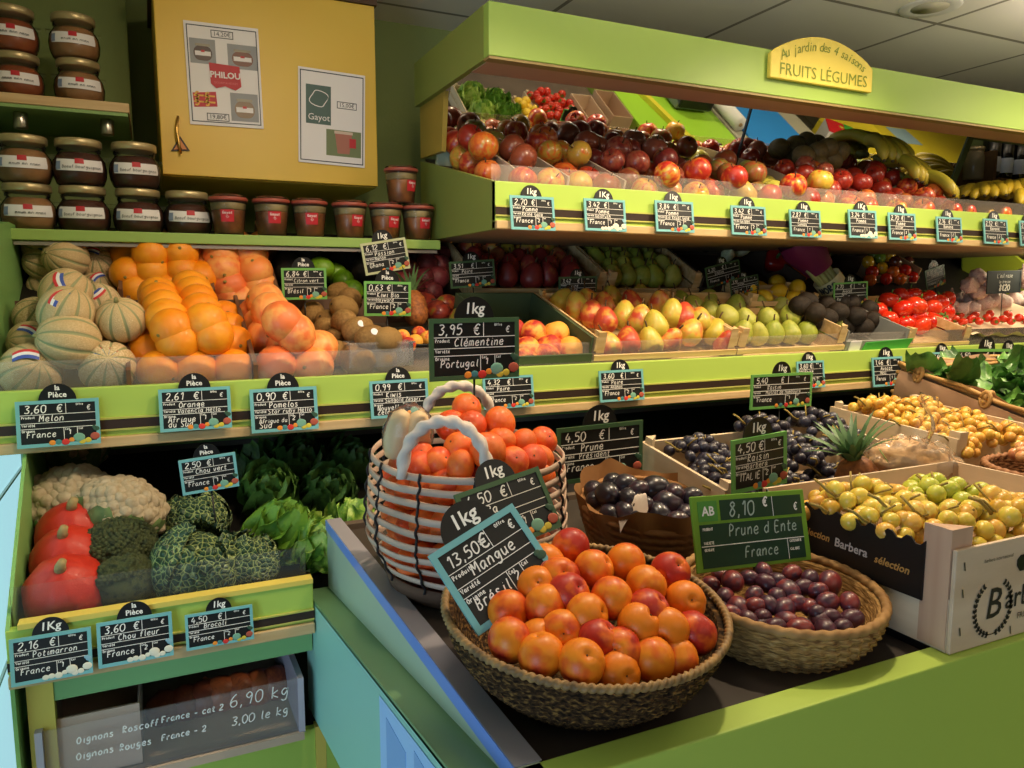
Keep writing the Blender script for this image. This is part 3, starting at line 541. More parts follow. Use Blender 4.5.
for u, k, c, ext in ((27, 'red', 'reddish', 'beside the side wall'), (87, 'tan', 'tan', 'beside the cupboard')):
    round_jar(u, UZ, k, f'{c} preserve jar on the wooden shelf, lower of the stack {ext}', 2.16, s=1.10); round_jar(u - 2, UZ + .0918 * 1.10, k, f'{c} preserve jar on the wooden shelf, topmost of the stack {ext}', 2.16, s=1.10)
# small tapered jars
TP = [(.030, 0), (.033, .003), (.038, .045), (.042, .080)]
_b = MB(); _b.lathe(TP, 24, close=False); _b.lathe([(.0005, .0005), (.030, .0005)], 24, close=False); TG = _b.mesh('glass', JGL)
_b = MB(); _b.lathe([(.029, .003), (.0325, .006), (.0365, .044), (.038, .056), (.0375, .058)], 22); TC = _b.mesh('preserve', mat('preserve_amber', '#8a5224', .35, col2='#5c3418', cscale=25))
_b = MB(); _b.lathe([(.0375, .0585), (.039, .062), (.0405, .074), (.040, .0745)], 22); TF = _b.mesh('fat_layer', mat('preserve_fat', '#8f7f55', .5, col2='#6a5c38', cscale=30))
_b = MB(); _b.lathe([(.0435, .080), (.0445, .082), (.0445, .087), (.0435, .088)], 24); TL = _b.mesh('lid', mat('jar_seal_red', '#9a4a3c', .4)); _b = MB(); _b.lathe([(.040, .0882), (.0415, .0885), (.041, .0925), (.0385, .0935), (.0380, .092)], 24); TK = _b.mesh('lid_glass', JGL)
TRED = band(0, -.15, .62, .030, .058, REDP, 'label', .0012, 8, TP); q = MB(); write(q, 'Gayot', 0, 0, .006, 0, .0009, anchor='c', k=2); ribbon(q, [(-.003, -.006), (0, -.010), (.003, -.006), (0, -.0045), (-.003, -.006)], .0008, 0)
b2 = MB(); b2.add([((.0415) * math.sin(.235 + x / .039), -(.0415) * math.cos(.235 + x / .039), .048 + z) for x, y, z in q.v], q.f); TTX = b2.mesh('label_writing', PAPER)
def small_jar(u, z, label, rz, Y=2.0):
    x = xy(u, 225, Y); o = empty('tapered_jar', label, 'jar', (x, Y, z), (0, 0, rz), 'small tapered jars', scale=1.02)
    inst(TC, 'preserve', o); inst(TF, 'fat_layer', o); inst(TG, 'glass', o); inst(TL, 'seal', o); inst(TK, 'lid', o); l = inst(TRED, 'red_label', o); inst(TTX, 'lettering', l)
for i, (u, rz) in enumerate(((229, -.3), (272, -.05), (310, -.1), (350, .3), (386, .35), (418, .3))):
    small_jar(u, JZ, f'tapered glass jar with red label on the green shelf, {nth(i + 1)} after the round jars', rz - math.atan2(xy(u, 225, 2), 2))
small_jar(402, JZ + .0955, 'small tapered glass jar with red label standing on top of two others', .25, 2.0)
# ------------------------------------------------------------------ price tags
TEAL = mat('tag_frame_teal', '#6fadb0', .45); TGRN = mat('tag_frame_green', '#6aa653', .45); TDKG = mat('tag_frame_dark_green', '#3c5a3a', .45); TPALE = mat('tag_frame_pale', '#b5b890', .5)
MOTC = [mat('motif_orange', '#e08a2c', .5), mat('motif_blue', '#3f7d80', .5), mat('motif_red', '#c8322c', .5), mat('motif_melon', '#6fa08a', .5), mat('motif_yellow', '#c9b63c', .5), mat('motif_pine', '#a8503c', .5), mat('motif_leaf', '#30503c', .5)]
MOTW = [mat('motif_white', '#d8d4c0', .5), mat('motif_pale_blue', '#7fa9b8', .5)]
def make_tag(mx, w, h, frame, label, price, prod, var='', orig='', badge='1kg', group=None, motif=True, name='price_tag', fine=True, cat=None, board=None):
    o = empty(name, label, 'price tag', mx=mx, group=group); fw = h * .075; t = .0035
    f = MB(); f.box((-w / 2, 0, 0), (w / 2, t, fw)); f.box((-w / 2, 0, h - fw), (w / 2, t, h)); f.box((-w / 2, 0, fw), (-w / 2 + fw, t, h - fw)); f.box((w / 2 - fw, 0, fw), (w / 2, t, h - fw)); f.obj('frame', frame, o)
    MB().box((-w / 2 + fw * .9, .0012, fw * .9), (w / 2 - fw * .9, .003, h - fw * .9)).obj('board', board or CHALKB, o)
    iw, ih = w - 2 * fw, h - 2 * fw; L = -iw / 2; T = h - fw; y = .0008; q = MB(); s = w / .15
    lw = .0011 * s
    for zz in (.27, .48, .62): q.box((L, y - .0002, T - ih * zz - lw / 2), (L + iw, y, T - ih * zz + lw / 2))
    q.box((L + iw * .60, y - .0002, T - ih * .27), (L + iw * .60 + lw, y, T))
    q.box((L + iw * .56, y - .0002, T - ih * .97), (L + iw * .56 + lw, y, T - ih * .62)); q.box((L + iw * .74, y - .0002, T - ih * .85), (L + iw * .74 + lw, y, T - ih * .62))
    q.obj('ruling', CHALK, o); q = MB()
    ph = ih * .19; pw = text_w(price, ph)
    if pw > iw * .42: ph *= iw * .42 / pw
    write(q, price, L + iw * .05, T - ih * .22, ph, y, ph * .13); write(q, '€', L + iw * .47, T - ih * .23, ih * .20, y, ih * .026); write(q, '€', L + iw * .88, T - ih * .20, ih * .12, y, ih * .018)
    def fit(tx, x, z, hh, mxw, wf=.13):
        W = text_w(tx, hh); hh = hh * min(1, mxw / W) if W else hh; write(q, tx, x, z, hh, y, hh * wf, k=2 if not fine else 3)
    if prod: fit(prod, L + iw * .24, T - ih * .44, ih * .155, iw * .62)
    if var: fit(var, L + iw * .22, T - ih * .595, ih * .12, iw * .74)
    if orig:
        for i, l in enumerate(orig.split('/')): fit(l, L + iw * .07, T - ih * (.84 + .13 * i), ih * .15, iw * .47)
    if orig: write(q, random.choice(('1', '1', '2')), L + iw * .62, T - ih * .80, ih * .11, y, ih * .018)
    for i, tx in enumerate(('Produit', 'Variété', 'Origine')):
        if fine: write(q, tx, L + iw * .015, T - ih * (.36 if i == 0 else .56 if i == 1 else .70), ih * .062, y, ih * .014, slant=0, jit=0, k=1)
    write(q, 'Offre', L + iw * .74, T - ih * .07, ih * .05, y, ih * .012, slant=0, jit=0, k=1)
    if fine: write(q, 'Cat', L + iw * .58, T - ih * .69, ih * .05, y, ih * .012, slant=0, jit=0, k=1); write(q, 'Cal', L + iw * .76, T - ih * .69, ih * .05, y, ih * .012, slant=0, jit=0, k=1)
    q.obj('writing', CHALK, o)
    if badge:
        R = h * .35 if badge == '1kg' or badge == '1Kg' else h * .36; b = MB(); P = [(R * 1.0 * math.cos(a), R * 1.05 * math.sin(a)) for a in [PI * i / 16 for i in range(17)]] + [(-R, -h * .1), (R, -h * .1)]
        b.prism([(p[0], p[1] + h - .002) for p in P], .0036, .0056, 'y'); bd = b.obj('badge', BLACK, o); q = MB()
        if 'kg' in badge.lower(): print_xz(q, badge, 0, h + R * .42, R * .72, .0034, bold=R * .012, shear=.1)
        else: print_xz(q, 'la', 0, h + R * .72, R * .42, .0034, bold=R * .01); print_xz(q, 'Pièce', 0, h + R * .30, R * .46, .0034, bold=R * .01)
        q.obj('badge_lettering', CHALK, bd)
    if motif:
        b = MB(); mm = MOTC if motif is True else [MOTW[0]] * 6 + [MOTW[1]]; r = h * .115
        for i, (dx, dz, rr, k) in enumerate(((.02, .05, .8, 0), (.12, .06, .8, 1), (.24, .05, .95, 2), (.345, .09, .7, 0), (.47, .13, 1.4, 3), (.52, .04, .8, 4), (.62, .06, .8, 4), (.74, .14, 1.15, 5), (.77, .30, .75, 6), (.73, .34, .55, 6))):
            b.k = k; cx = w * (-.10 + dx * .72); cz = h * (.03 + dz); b.sphere((cx, -.0002, cz), r * rr * .72, 12, 6, (1, .08, .85))
        b.obj('fruit_motif', mm, o)
    return o
def rail_tag(u, v0, v1, wpx, Y, frame, label, *a, yaw=0, lean=8, **k):
    """tag hung on a shelf lip: v0 top, v1 bottom of the frame in the photograph"""
    c0 = atY(u, v1, Y - .022); z0 = c0.z; z1 = zy(u, v0, Y - .016); x0, x1 = xy(u - wpx / 2, v1, Y - .02), xy(u + wpx / 2, v1, Y - .02); mx = Matrix.Translation((c0.x, Y - .022, z0)) @ Matrix.Rotation(yaw, 4, 'Z') @ Matrix.Rotation(-math.radians(lean), 4, 'X')
    return make_tag(mx, x1 - x0, (z1 - z0) / math.cos(math.radians(lean)), frame, label, *a, **k)
G1 = 'teal framed chalk price tags on the middle shelf edge'; TM = lambda n, nxt: f'teal price tag for {n}, {nxt}'
rail_tag(60, 400, 446, 84, YM, TEAL, TM('melon at 3,60', 'below the melons'), '3,60', 'Melon', '', 'France', badge='la', group=G1)
rail_tag(197, 388, 430, 72, YM, TEAL, TM('orange at 2,61', 'below the oranges'), '2,61', 'Orange', 'Valencia Hello', 'Afrique/du Sud', badge='la', group=G1)
rail_tag(286, 388, 431, 67, YM, TEAL, TM('grapefruit at 0,90', 'below the grapefruits'), '0,90', 'Pomelos', 'Star ruby Hello', 'Afrique du/Sud', badge='la', group=G1)
rail_tag(401, 380, 417, 58, YM, TEAL, TM('kiwi at 0,99', 'below the kiwis'), '0,99', 'Kiwis', 'Sungold Zespri', 'Nouvelle/Zelande', badge='la', group=G1)
rail_tag(510, 376, 408, 50, YM, TEAL, TM('pear at 4,32', 'behind the clementine basket handle'), '4,32', 'Poire', '', 'France', badge=None, group=G1)
rail_tag(623, 370, 401, 44, YM, TEAL, TM('pear at 3,60', 'below the pear crate'), '3,60', 'Poire', 'Ananas', 'France', group=G1)
rail_tag(812, 361, 388, 27, YM, TEAL, TM('pear at 3,60', 'partly behind the muscat grape tag'), '3,60', 'Poire', 'Guyot', 'France', group=G1)
rail_tag(889, 357, 386, 30, YM, TEAL, TM('avocado at 1,46', 'below the tomatoes'), '1,46', 'Avocat', 'Hass', 'Perou', group=G1, fine=False)
rail_tag(945, 352, 378, 24, YM, TEAL, TM('tomato at 3,60', 'just behind the spinach basket'), '3,60', 'Tomate', '', 'France', group=G1, fine=False)
rail_tag(1012, 350, 378, 22, YM, TEAL, 'small teal price tag on the middle shelf edge above the spinach', '3,90', 'Tomate', '', 'France', group=G1, fine=False)
G2 = 'teal framed chalk price tags on the upper shelf edge'
for u, v0, v1, wp, pr, va, nm in ((534, 196, 230, 44, '2,70', 'Reine Gala', 'first after the side panel'), (606.5, 199, 231, 41, '3.42', 'Goldrush', 'second after the side panel'), (676, 201, 232, 38, '3,84', 'Bio Royal Gala', 'third after the side panel'), (750, 206, 235, 34.5, '3,42', 'Golden', 'fourth after the side panel'), (806.5, 210, 237, 31, '2,87', 'Canada', 'fifth after the side panel'), (864, 210, 238, 28, '3,24', 'Pomme', 'sixth after the side panel'), (903.5, 213, 240, 27, '2,70', 'Elstar', 'second before the bananas'), (950.5, 217, 242, 25, '2,16', 'Banane', 'third tag from the far end'), (997, 219, 244, 24, '2,52', 'Banane', 'under the ripe bananas'), (1031, 221, 246, 20, '2,50', 'Banane', 'cut off at the far end')):
    rail_tag(u, v0, v1, wp, YU, TEAL, f'teal price tag on the upper shelf edge, {nm}', pr, 'Banane' if va == 'Banane' else 'Pomme', va if va not in ('Banane', 'Pomme') else '', 'France', group=G2, fine=u < 800, badge='1Kg' if u in (606.5, 864) else '1kg', motif=True if u not in (606.5, 864) else 'w')
G3 = 'teal framed chalk price tags on the low cabinet edge'
rail_tag(53, 634, 680, 83, YL, TEAL, 'teal price tag for pumpkin on the low cabinet edge', '2,16', 'Potimarron', '', 'France', badge='1Kg', group=G3, motif='w')
rail_tag(137, 618, 662, 76, YL, TEAL, 'teal price tag for cauliflower on the low cabinet edge', '3,60', 'Chou fleur', '', 'France', badge='la', group=G3, motif='w')
rail_tag(221, 610, 645, 68, YL, TEAL, 'teal price tag for broccoli on the low cabinet edge', '4,50', 'Brocoli', '', 'France', group=G3)
def face_tag(TL, TR, BL, Y, frame, label, *a, **k):
    """tag standing among the fruit; corners as pixels, Y the depth of each corner (or one depth)"""
    Ys = Y if hasattr(Y, '__len__') else (Y, Y, Y); mx, w, h = frame_mx(*[atY(p[0], p[1], y) for p, y in zip((TL, TR, BL), Ys)]); return make_tag(mx, w, h, frame, label, *a, **k)
def stick(o, h0, h1, x=0, m=None):
    MB().tube([(x, .006, h0), (x, .006, h1)], .0016, 6).obj('stick', m or BLACK, o); return o
# ------------------------------------------------------------------ fruit
def add_part(o, me, name, **k): return inst(me, name, o, **k)
def fruit(me, name, label, cat, p, rot, s, group, parts=()):
    o = inst(me, name, None, p, rot, s); tagp(o, label, cat, group)
    for n, m in parts: inst(m, n, o)
    return o
def sm(name, mt, fn=None, sc=(1, 1, 1), seg=20, rings=14): b = MB(); b.sphere((0, 0, 0), 1, seg, rings, sc, fn); return b.mesh(name, mt)
ORM = mat('orange_peel', '#f08a0c', .38, bump=.35, bscale=42, col2='#f59d1c', cscale=2, rand=.25, coat=.15); GFM = mat('grapefruit_peel', '#f08a42', .36, bump=.3, bscale=40, col2=['#f5a85a', '#e8743a'], cscale=1.2, rand=.2, coat=.15)
def citrus_fn(d): return 1 - .05 * max(0, d.z - .93) * 14 * .3 - .03 * max(0, -d.z - .93) * 10
OR = sm('orange', ORM, citrus_fn, (1, 1, .97), 24, 16); GF = sm('grapefruit', GFM, citrus_fn, (1, 1, .92), 24, 16)
_b = MB(); _b.lathe([(.001, .985), (.07, .982), (.09, .962), (.05, .95)], 8); NAV = _b.mesh('stem_scar', mat('stem_scar', '#8a7a3a', .7))
def clampy(u, v, p, R):
    """keep a fruit behind the shelf lip it leans on"""
    ym = 1.577 if p.y < 1.9 else 1.945
    return atY(u, v, ym + R) if p.y - R < ym else p
# melon
MEL = [mat('melon_rind', '#cdb286', .62, bump=.5, bscale=26, col2=['#bea272', '#dcc49a'], cscale=16, rand=.15, cpos=(.3, .7)), mat('melon_groove', '#94956a', .6, bump=.3, bscale=30)]
def melon_mesh(nm, sq, gm=0):
    b = MB(); seg, rings = 100, 24; nr = 10; vs = []; 
    def fn(d):
        t = math.atan2(d.y, d.x); c = abs(math.cos(t * nr / 2)); return (1 - .07 * (1 - c) ** 3 * (1 - d.z ** 2) ** .5) * (1 - .05 * max(0, abs(d.z) - .9) * 6)
    b.sphere((0, 0, 0), 1, seg, rings, (1, 1, sq), fn); me = b.mesh(nm, MEL)
    for p in me.polygons:
        c = p.center; t = math.atan2(c.y, c.x); 
        if abs(math.cos(t * nr / 2)) < .2: p.material_index = 1
    return me
ME1 = melon_mesh('melon', .93); ME2 = melon_mesh('melon', 1.05)
def cap_patch(mts, a=.42, w=.20, name='sticker', r=1.012):
    b = MB()
    for i, k in enumerate((0, 1, 2)):
        b.k = k
        def fn(u, v, i=i): x = -a + 2 * a * v; y = -w + 2 * w * (i + u) / 3; d = Vector((x, y + .12 * math.cos(x * 3), 1)).normalized(); return tuple(d * r)
        b.grid(fn, 2, 8)
    return b.mesh(name, mts)
FLAG = cap_patch([mat('sticker_blue', '#3f55a8', .5), PAPER, mat('sticker_red', '#cf3a3f', .5)])
_b = MB(); _b.tube([(0, 0, .9), (0, 0, 1.02), (.03, 0, 1.1)], lambda t: .10 - .04 * t, 8); MST = _b.mesh('stem', mat('melon_stem', '#8f8a5a', .7))
i = 0
for u, v, r, h, fl, tilt in ((30, 372, 29, 1, 1, 'f'), (108, 368, 27, 1, 1, 'f'), (69, 341, 28.5, 2.25, 0, 'l'), (121, 320, 24, 2.35, 0, 'u'), (106, 347, 19, 1, 0, 'u'), (30, 343, 22, 1.1, 1, 'l'), (66, 313, 26, 2.5, 1, 'u'), (66, 293, 24, 2.6, 1, 'u'), (100, 304, 20, 1.4, 1, 'u'), (34, 318, 22, 1.2, 0, 'u'), (97, 287, 17, 1.4, 1, 'u'), (66, 258, 21, 2.2, 0, 'l'), (95, 263, 18, 1.2, 1, 'f'), (36, 262, 19, 1.2, 1, 'l'), (92, 247, 17, 2.0, 1, 'f'), (36, 286, 17, 1.2, 1, 'u'), (33, 248, 16, 2.2, 0, 'l')):
    dk = DM if v > 285 else DMB; R = .055 if v > 285 else .052
    p = dk.at(u, v, R * (1 if h < 2 else 1.9)); R = r * (p - CAM).dot(FWD) / F * .99; p = dk.at(u, v, R * h); R = r * (p - CAM).dot(FWD) / F; p = clampy(u, v, p, R); R = r * (p - CAM).dot(FWD) / F; p.x = max(p.x, -.258 + R)
    rot = {'f': (1.1, .2, random.uniform(-.4, .4)), 'l': (1.35, 0, random.uniform(-1.3, -.7)), 'u': (.5 + random.uniform(-.2, .2), random.uniform(-.3, .3), random.uniform(0, 6))}[tilt]
    i += 1; where = 'in the front tray' if v > 285 else 'in the raised back tray'
    mo = fruit(random.choice((ME1, ME2)), 'melon', '', 'melon', p, rot, R, 'netted melons in the melon tray'); mo['px'] = (u, v)
    fr_ = None
    if fl:
        # sticker faces the shopper: rotate the patch toward the camera in the melon's own frame
        dl = (Matrix.LocRotScale(Vector(), mo.rotation_euler, None).inverted() @ Vector((.25 * random.uniform(-1, 1), -.8, .62))).normalized(); q = Vector((0, 0, 1)).rotation_difference(dl); st = inst(FLAG, 'sticker', mo); st.rotation_mode = 'QUATERNION'; st.rotation_quaternion = q
    else:
        st = inst(MST, 'stem', mo)
ms = [o for o in COL.objects if o.name.split('.')[0] == 'melon']
for o, (r, k) in zip(ms, rows_by_view([o.location for o in ms], 17)):
    o['label'] = f"netted melon{' with tricolour sticker' if any(c.name.startswith('sticker') for c in o.children) else ''}, {nth(r)} row up from the shelf edge, {nth(k)} from the wall"; del o['px']
def px_list(me, name, desc, cat, group, lst, R, rowpx, end='the melon end', rotf=None, parts=(), lab=None, rv=.04):
    """lst: (u,v,deck,layers above the deck in radii)"""
    pts = [clampy(u, v, d.at(u, v, R * h), R) for u, v, d, h in lst]
    for p, (r, k) in zip(pts, rows_by_view(pts, rowpx)):
        rr = R * (1 + random.uniform(-rv, rv)); m = random.choice(me) if isinstance(me, list) else me
        fruit(m, name, (lab or '{d}, {r} row up, {k} from {e}').format(d=desc, r=nth(r), k=nth(k), e=end), cat, p, (rotf or rot_rand)(), rr, group, parts)
L = []
for k, (u, v) in enumerate(((178, 341), (172, 329), (167, 319), (164, 310), (160, 302), (158, 295))): L.append((u, v, DM, 2.7))
for k, (u, v) in enumerate(((212, 335), (206, 323), (201, 313), (198, 303), (194, 295), (191, 289))): L.append((u, v, DM, 2.7))
L += [(u, v, DM, 1) for u, v in ((159, 371), (196, 370), (233, 369), (148, 352), (233, 345), (140, 338), (228, 330), (224, 318))]
L += [(u, v, DMB, h) for u, v, h in ((136, 290, 1), (166, 289, 1), (198, 292, 1), (152, 271, 2), (182, 271, 2), (128, 274, 1.2), (200, 278, 1.2), (151, 254, 2.4), (180, 252, 2.4), (128, 258, 1.4), (198, 262, 1.4), (127, 246, 1.6), (164, 245, 1.6), (192, 248, 1.6))]
px_list(OR, 'orange', 'orange in the orange tray', 'orange', 'oranges in the tray', L, .0415, 11, parts=(('stem_scar', NAV),))
L = [(275, 366, DM, 1), (313, 366, DM, 1), (288, 348, DM, 1), (296, 334, DM, 2.8), (283, 322, DM, 2.5), (265, 338, DM, 1), (262, 327, DM, 1), (255, 317, DM, 1), (248, 308, DM, 1), (240, 301, DM, 1.1), (271, 312, DM, 2.2), (265, 302, DM, 2), (318, 350, DM, 1), (232, 297, DM, 1.1)]
L += [(229, 286, DMB, 1), (260, 287, DMB, 1), (223, 270, DMB, 1.6), (255, 271, DMB, 1.6), (221, 255, DMB, 2), (250, 253, DMB, 2), (238, 247, DMB, 1.2), (262, 248, DMB, 1.2)]
px_list(GF, 'grapefruit', 'pink grapefruit in the grapefruit tray', 'grapefruit', 'pink grapefruits in the tray', L, .0445, 12, parts=(('stem_scar', NAV),))
# kiwis
KIM = mat('kiwi_skin', '#7d5a2c', .75, bump=.4, bscale=60, col2='#93703c', cscale=6, rand=.2); KI = sm('kiwi', KIM, lambda d: 1 - .05 * (abs(d.z) > .96), (.88, .88, 1.12), 18, 14)
_b = MB(); _b.lathe([(.001, 1.10), (.08, 1.115), (.10, 1.09), (.06, 1.06)], 8); KIN = _b.mesh('stem_end', mat('kiwi_end', '#4a3418', .8))
_b = MB(); _b.lathe([(.001, .905), (.16, .895), (.24, .87)], 12, close=False); KIS = _b.mesh('sticker', PAPER)
kx = ((333, 354), (352, 357), (360, 362), (384, 358), (336, 341), (371, 338), (358, 330), (387, 340), (325, 330), (344, 322), (344, 308), (333, 305), (350, 300), (313, 314), (328, 322), (340, 293), (364, 346), (376, 352))
px_list(KI, 'kiwi', 'brown kiwi', 'kiwi', 'brown kiwis beside the grapefruits', [(u, v, DM, 1 + (1.3 if v < 345 and u > 338 else 0)) for u, v in kx], .033, 10, end='the grapefruits', rotf=lambda: (random.uniform(1, 2), random.uniform(-.5, .5), random.uniform(0, 6)), parts=(('stem_end', KIN),))
for o in [o for o in COL.objects if o.name.split('.')[0] == 'kiwi'][5:7]:
    s_ = inst(KIS, 'sticker', o); dl = (Matrix.LocRotScale(Vector(), o.rotation_euler, None).inverted() @ Vector((.05, -.8, .5))).normalized(); s_.rotation_mode = 'QUATERNION'; s_.rotation_quaternion = Vector((0, 0, 1)).rotation_difference(dl)
LIM = mat('lime_peel', '#6f9a1e', .35, bump=.25, bscale=40, col2='#567f14', cscale=3, rand=.2, coat=.2); LI = sm('lime', LIM, lambda d: 1 + .10 * max(0, abs(d.z) - .85) * 4, (.9, .9, 1.08), 18, 14)
px_list(LI, 'lime', 'green lime behind the kiwis', 'lime', 'green limes behind the kiwis', [(u, v, DM if v > 285 else DMB, h) for u, v, h in ((313, 296, 1.6), (333, 273, 1.2), (321, 268, 2), (352, 290, 2), (343, 280, 1), (313, 281, 1), (302, 270, 1))], .031, 10, end='the grapefruits', rotf=lambda: (1.4, random.uniform(-.6, .6), random.uniform(0, 6)))
AVM = mat('avocado_skin', '#1e1712', .5, spec=.25, bump=.5, bscale=34, col2='#2c2218', cscale=4, rand=.15)
def pear_prof(b1=1, neck=.42, L=1.35, n=16):
    P = []
    for i in range(n + 1):
        t = i / n; z = -1 + (1 + L) * t; 
        r = math.sqrt(max(0, 1 - min(1, ((t * (1 + L)) - 1)) ** 2)) if t * (1 + L) < 1 else None
        if r is None:
            q = (t * (1 + L) - 1) / L; r = (1 - q ** 1.4) * (1 - neck) + neck * math.sqrt(max(0, 1 - q ** 5)); r = min(r, 1)
        P.append((max(r, .004), z))
    return P
_b = MB(); _b.lathe(pear_prof(1, .55, 1.2), 18); AV = _b.mesh('avocado', AVM)
PASM = mat('passion_skin', '#5a2026', .4, bump=.3, bscale=14, col2='#7a3034', cscale=5, rand=.25); PAS = sm('plum_round', PASM)
pts = [(u, v, DMB, h) for u, v, h in ((414, 288, 1), (432, 292, 1), (402, 283, 1), (424, 279, 1.5), (438, 278, 1.5), (410, 268, 1.5), (426, 263, 2), (440, 266, 1.5), (418, 256, 1.5), (433, 253, 1.5), (402, 270, 1), (441, 256, 1.5))]
px_list(PAS, 'passion_fruit', 'wrinkled red passion fruit in the back tray', 'passion fruit', 'passion fruits in the back tray', pts, .031, 11, end='the kiwis')
for u, v, s in ((366, 271, .042), (388, 262, .04), (287, 268, .042), (345, 262, .04), (305, 255, .04)):
    fruit(AV, 'avocado', f"dark avocado lying in the shaded back tray, {'beside the limes' if u < 350 else 'behind the green tag'}, {nth({287: 1, 305: 2, 345: 3, 366: 1, 388: 2}[u])} along", 'avocado', DMB.at(u, v, .042), (1.4, random.uniform(-.4, .4), random.uniform(0, 6)), s, 'dark avocados in the back tray')
# clear punnet and mangoes in front of it
def punnet(loc, sx, sy, sz, label, rot=0):
    o = empty('clear_punnet', label, 'punnet', loc, (0, 0, rot)); b = MB(); t = .002
    for q in (((-sx, -sy, 0), (sx, sy, t)), ((-sx, -sy, 0), (sx, -sy + t, sz)), ((-sx, sy - t, 0), (sx, sy, sz)), ((-sx, -sy, 0), (-sx + t, sy, sz)), ((sx - t, -sy, 0), (sx, sy, sz))): b.box(*q)
    b.obj('tray', CLEAR, o); b = MB()
    for q in (((-sx - .004, -sy - .004, sz), (sx + .004, -sy, sz + .003)), ((-sx - .004, sy, sz), (sx + .004, sy + .004, sz + .003)), ((-sx - .004, -sy, sz), (-sx, sy, sz + .003)), ((sx, -sy, sz), (sx + .004, sy, sz + .003))): b.box(*q)
    b.obj('rim', CLEAR, o); return o
p = DM.at(373, 366, 0); punnet((p.x, 1.62, DM.z(1.62) + .02), .07, .03, .05, 'clear plastic punnet under the front kiwis')
# small tags on this part of the shelf
stick(face_tag((281, 268), (326, 268), (281, 300), 1.86, TGRN, 'green framed chalk tag for limes at 6,84 standing beside the grapefruits', '6,84', 'Citron vert', '', 'Brésil', badge='la'), -.06, 0)
stick(face_tag((360, 244), (405, 237), (365, 276), 1.90, TPALE, 'pale framed chalk tag for passion fruit at 6,12 clipped under the jar shelf', '6,12', 'Passion', 'Nanon', 'Ghana'), -.10, 0)
stick(face_tag((364, 281), (411, 282), (363, 316), 1.80, TGRN, 'green framed chalk tag for kiwi at 0,63 above the kiwis', '0,63', 'Kiwi Bio', 'Hayward', 'France', badge='la'), -.12, 0)
o = face_tag((429, 319), (519, 317), (430, 382), 1.0, TDKG, 'large dark green framed chalk tag for clementine at 3,95 standing above the basket', '3,95', 'Clémentine', '', 'Portugal'); stick(o, -.13, 0)
# ------------------------------------------------------------------ crates and pears on the middle shelf
def crate(loc, w, l, h, tilt, label, name='wooden_crate', m=None, hs=None, rotz=0, post=True, group=None, slats=2, fm=None, open_front=0):
    """slatted fruit crate; loc = bottom front corner on the melon side; rises backward by tilt degrees"""
    m = m or WOOD; o = empty(name, label, 'crate', loc, (math.radians(tilt), 0, rotz), group); t = .006; hs = hs or h
    MB().box((0, 0, 0), (w, l, t)).obj('bottom', m, o)
    def wall(n, lo, hi, axis):
        b = MB(); H = hi[2] - lo[2]; g = .006; sh = (H - g * (slats - 1)) / slats
        for i in range(slats): b.box((lo[0], lo[1], lo[2] + i * (sh + g)), (hi[0], hi[1], lo[2] + i * (sh + g) + sh))
        b.obj(n, fm if (fm and n == 'front_panel') else m, o)
    wall('front_panel', (0, 0, t), (w, t, hs), 'x'); wall('back_panel', (0, l - t, t), (w, l, h), 'x'); wall('side_panel', (0, t, t), (t, l - t, h), 'y'); wall('side_panel', (w - t, t, t), (w, l - t, h), 'y')
    if post:
        s = .022
        for x, y, sx, sy in ((t, t, 1, 1), (w - t, t, -1, 1), (t, l - t, 1, -1), (w - t, l - t, -1, -1)): MB().prism([(x, y), (x + sx * s, y), (x, y + sy * s)], t, h + .012, 'z').obj('corner_post', m, o)
    return o
PB = mat('pear_blush', '#b9a53a', .38, bump=.12, bscale=60, col2=['#c2ac42', '#cf8a3a', '#b8442c'], cscale=1.3, rand=.28, coat=.1, cpos=(.30, .72))
PG = mat('pear_green', '#8f9a34', .42, bump=.2, bscale=60, col2='#a8a848', cscale=3, rand=.25); PR = mat('pear_red', '#7a2622', .4, bump=.1, bscale=50, col2=['#8a2a26', '#9a5a34'], cscale=1.6, rand=.2)
def pear(nm, m, neck, L, bend=.12):
    b = MB(); b.lathe(pear_prof(1, neck, L, 18), 18, lambda t, i, r, z: (r * (1 + .03 * math.sin(3 * t)), z)); b.v = [(x + bend * max(0, z) ** 2 * .35, y, z) for x, y, z in b.v]; return b.mesh(nm, m)
PEB = [pear('pear', PB, .38, 1.45), pear('pear', PB, .45, 1.3, -.1)]; PEG = [pear('pear', PG, .5, 1.15), pear('pear', PG, .42, 1.35)]; PER = [pear('pear', PR, .42, 1.4)]
_b = MB(); _b.tube([(0, 0, 1.1), (.04, 0, 1.5), (.14, 0, 1.85)], .07, 6); PST = _b.mesh('stem', mat('pear_stem', '#4a3418', .8))
def pears(me, desc, group, lst, R, rowpx, end, tilt=.5):
    # standing and leaning back: the body sits low, the neck points up
    px_list(me, 'pear', desc, 'pear', group, lst, R, rowpx, end, rotf=lambda: (random.uniform(-tilt, tilt * .6), random.uniform(-tilt, tilt), random.uniform(0, 6.28)), parts=(('stem', PST),))
def rowrect(deck, x0, x1, b0, b1, nx, nb, h, j=.008, seed=1):
    """a loose grid of deck points"""
    g = random.Random(seed); out = []
    for k in range(nb):
        for i in range(nx):
            x = x0 + (x1 - x0) * (i + .5 + .25 * (k % 2)) / (nx + .3); b = b0 + (b1 - b0) * (k + .5) / nb; out.append(deck.pt(x + g.uniform(-j, j), b + g.uniform(-j, j), h))
    return out
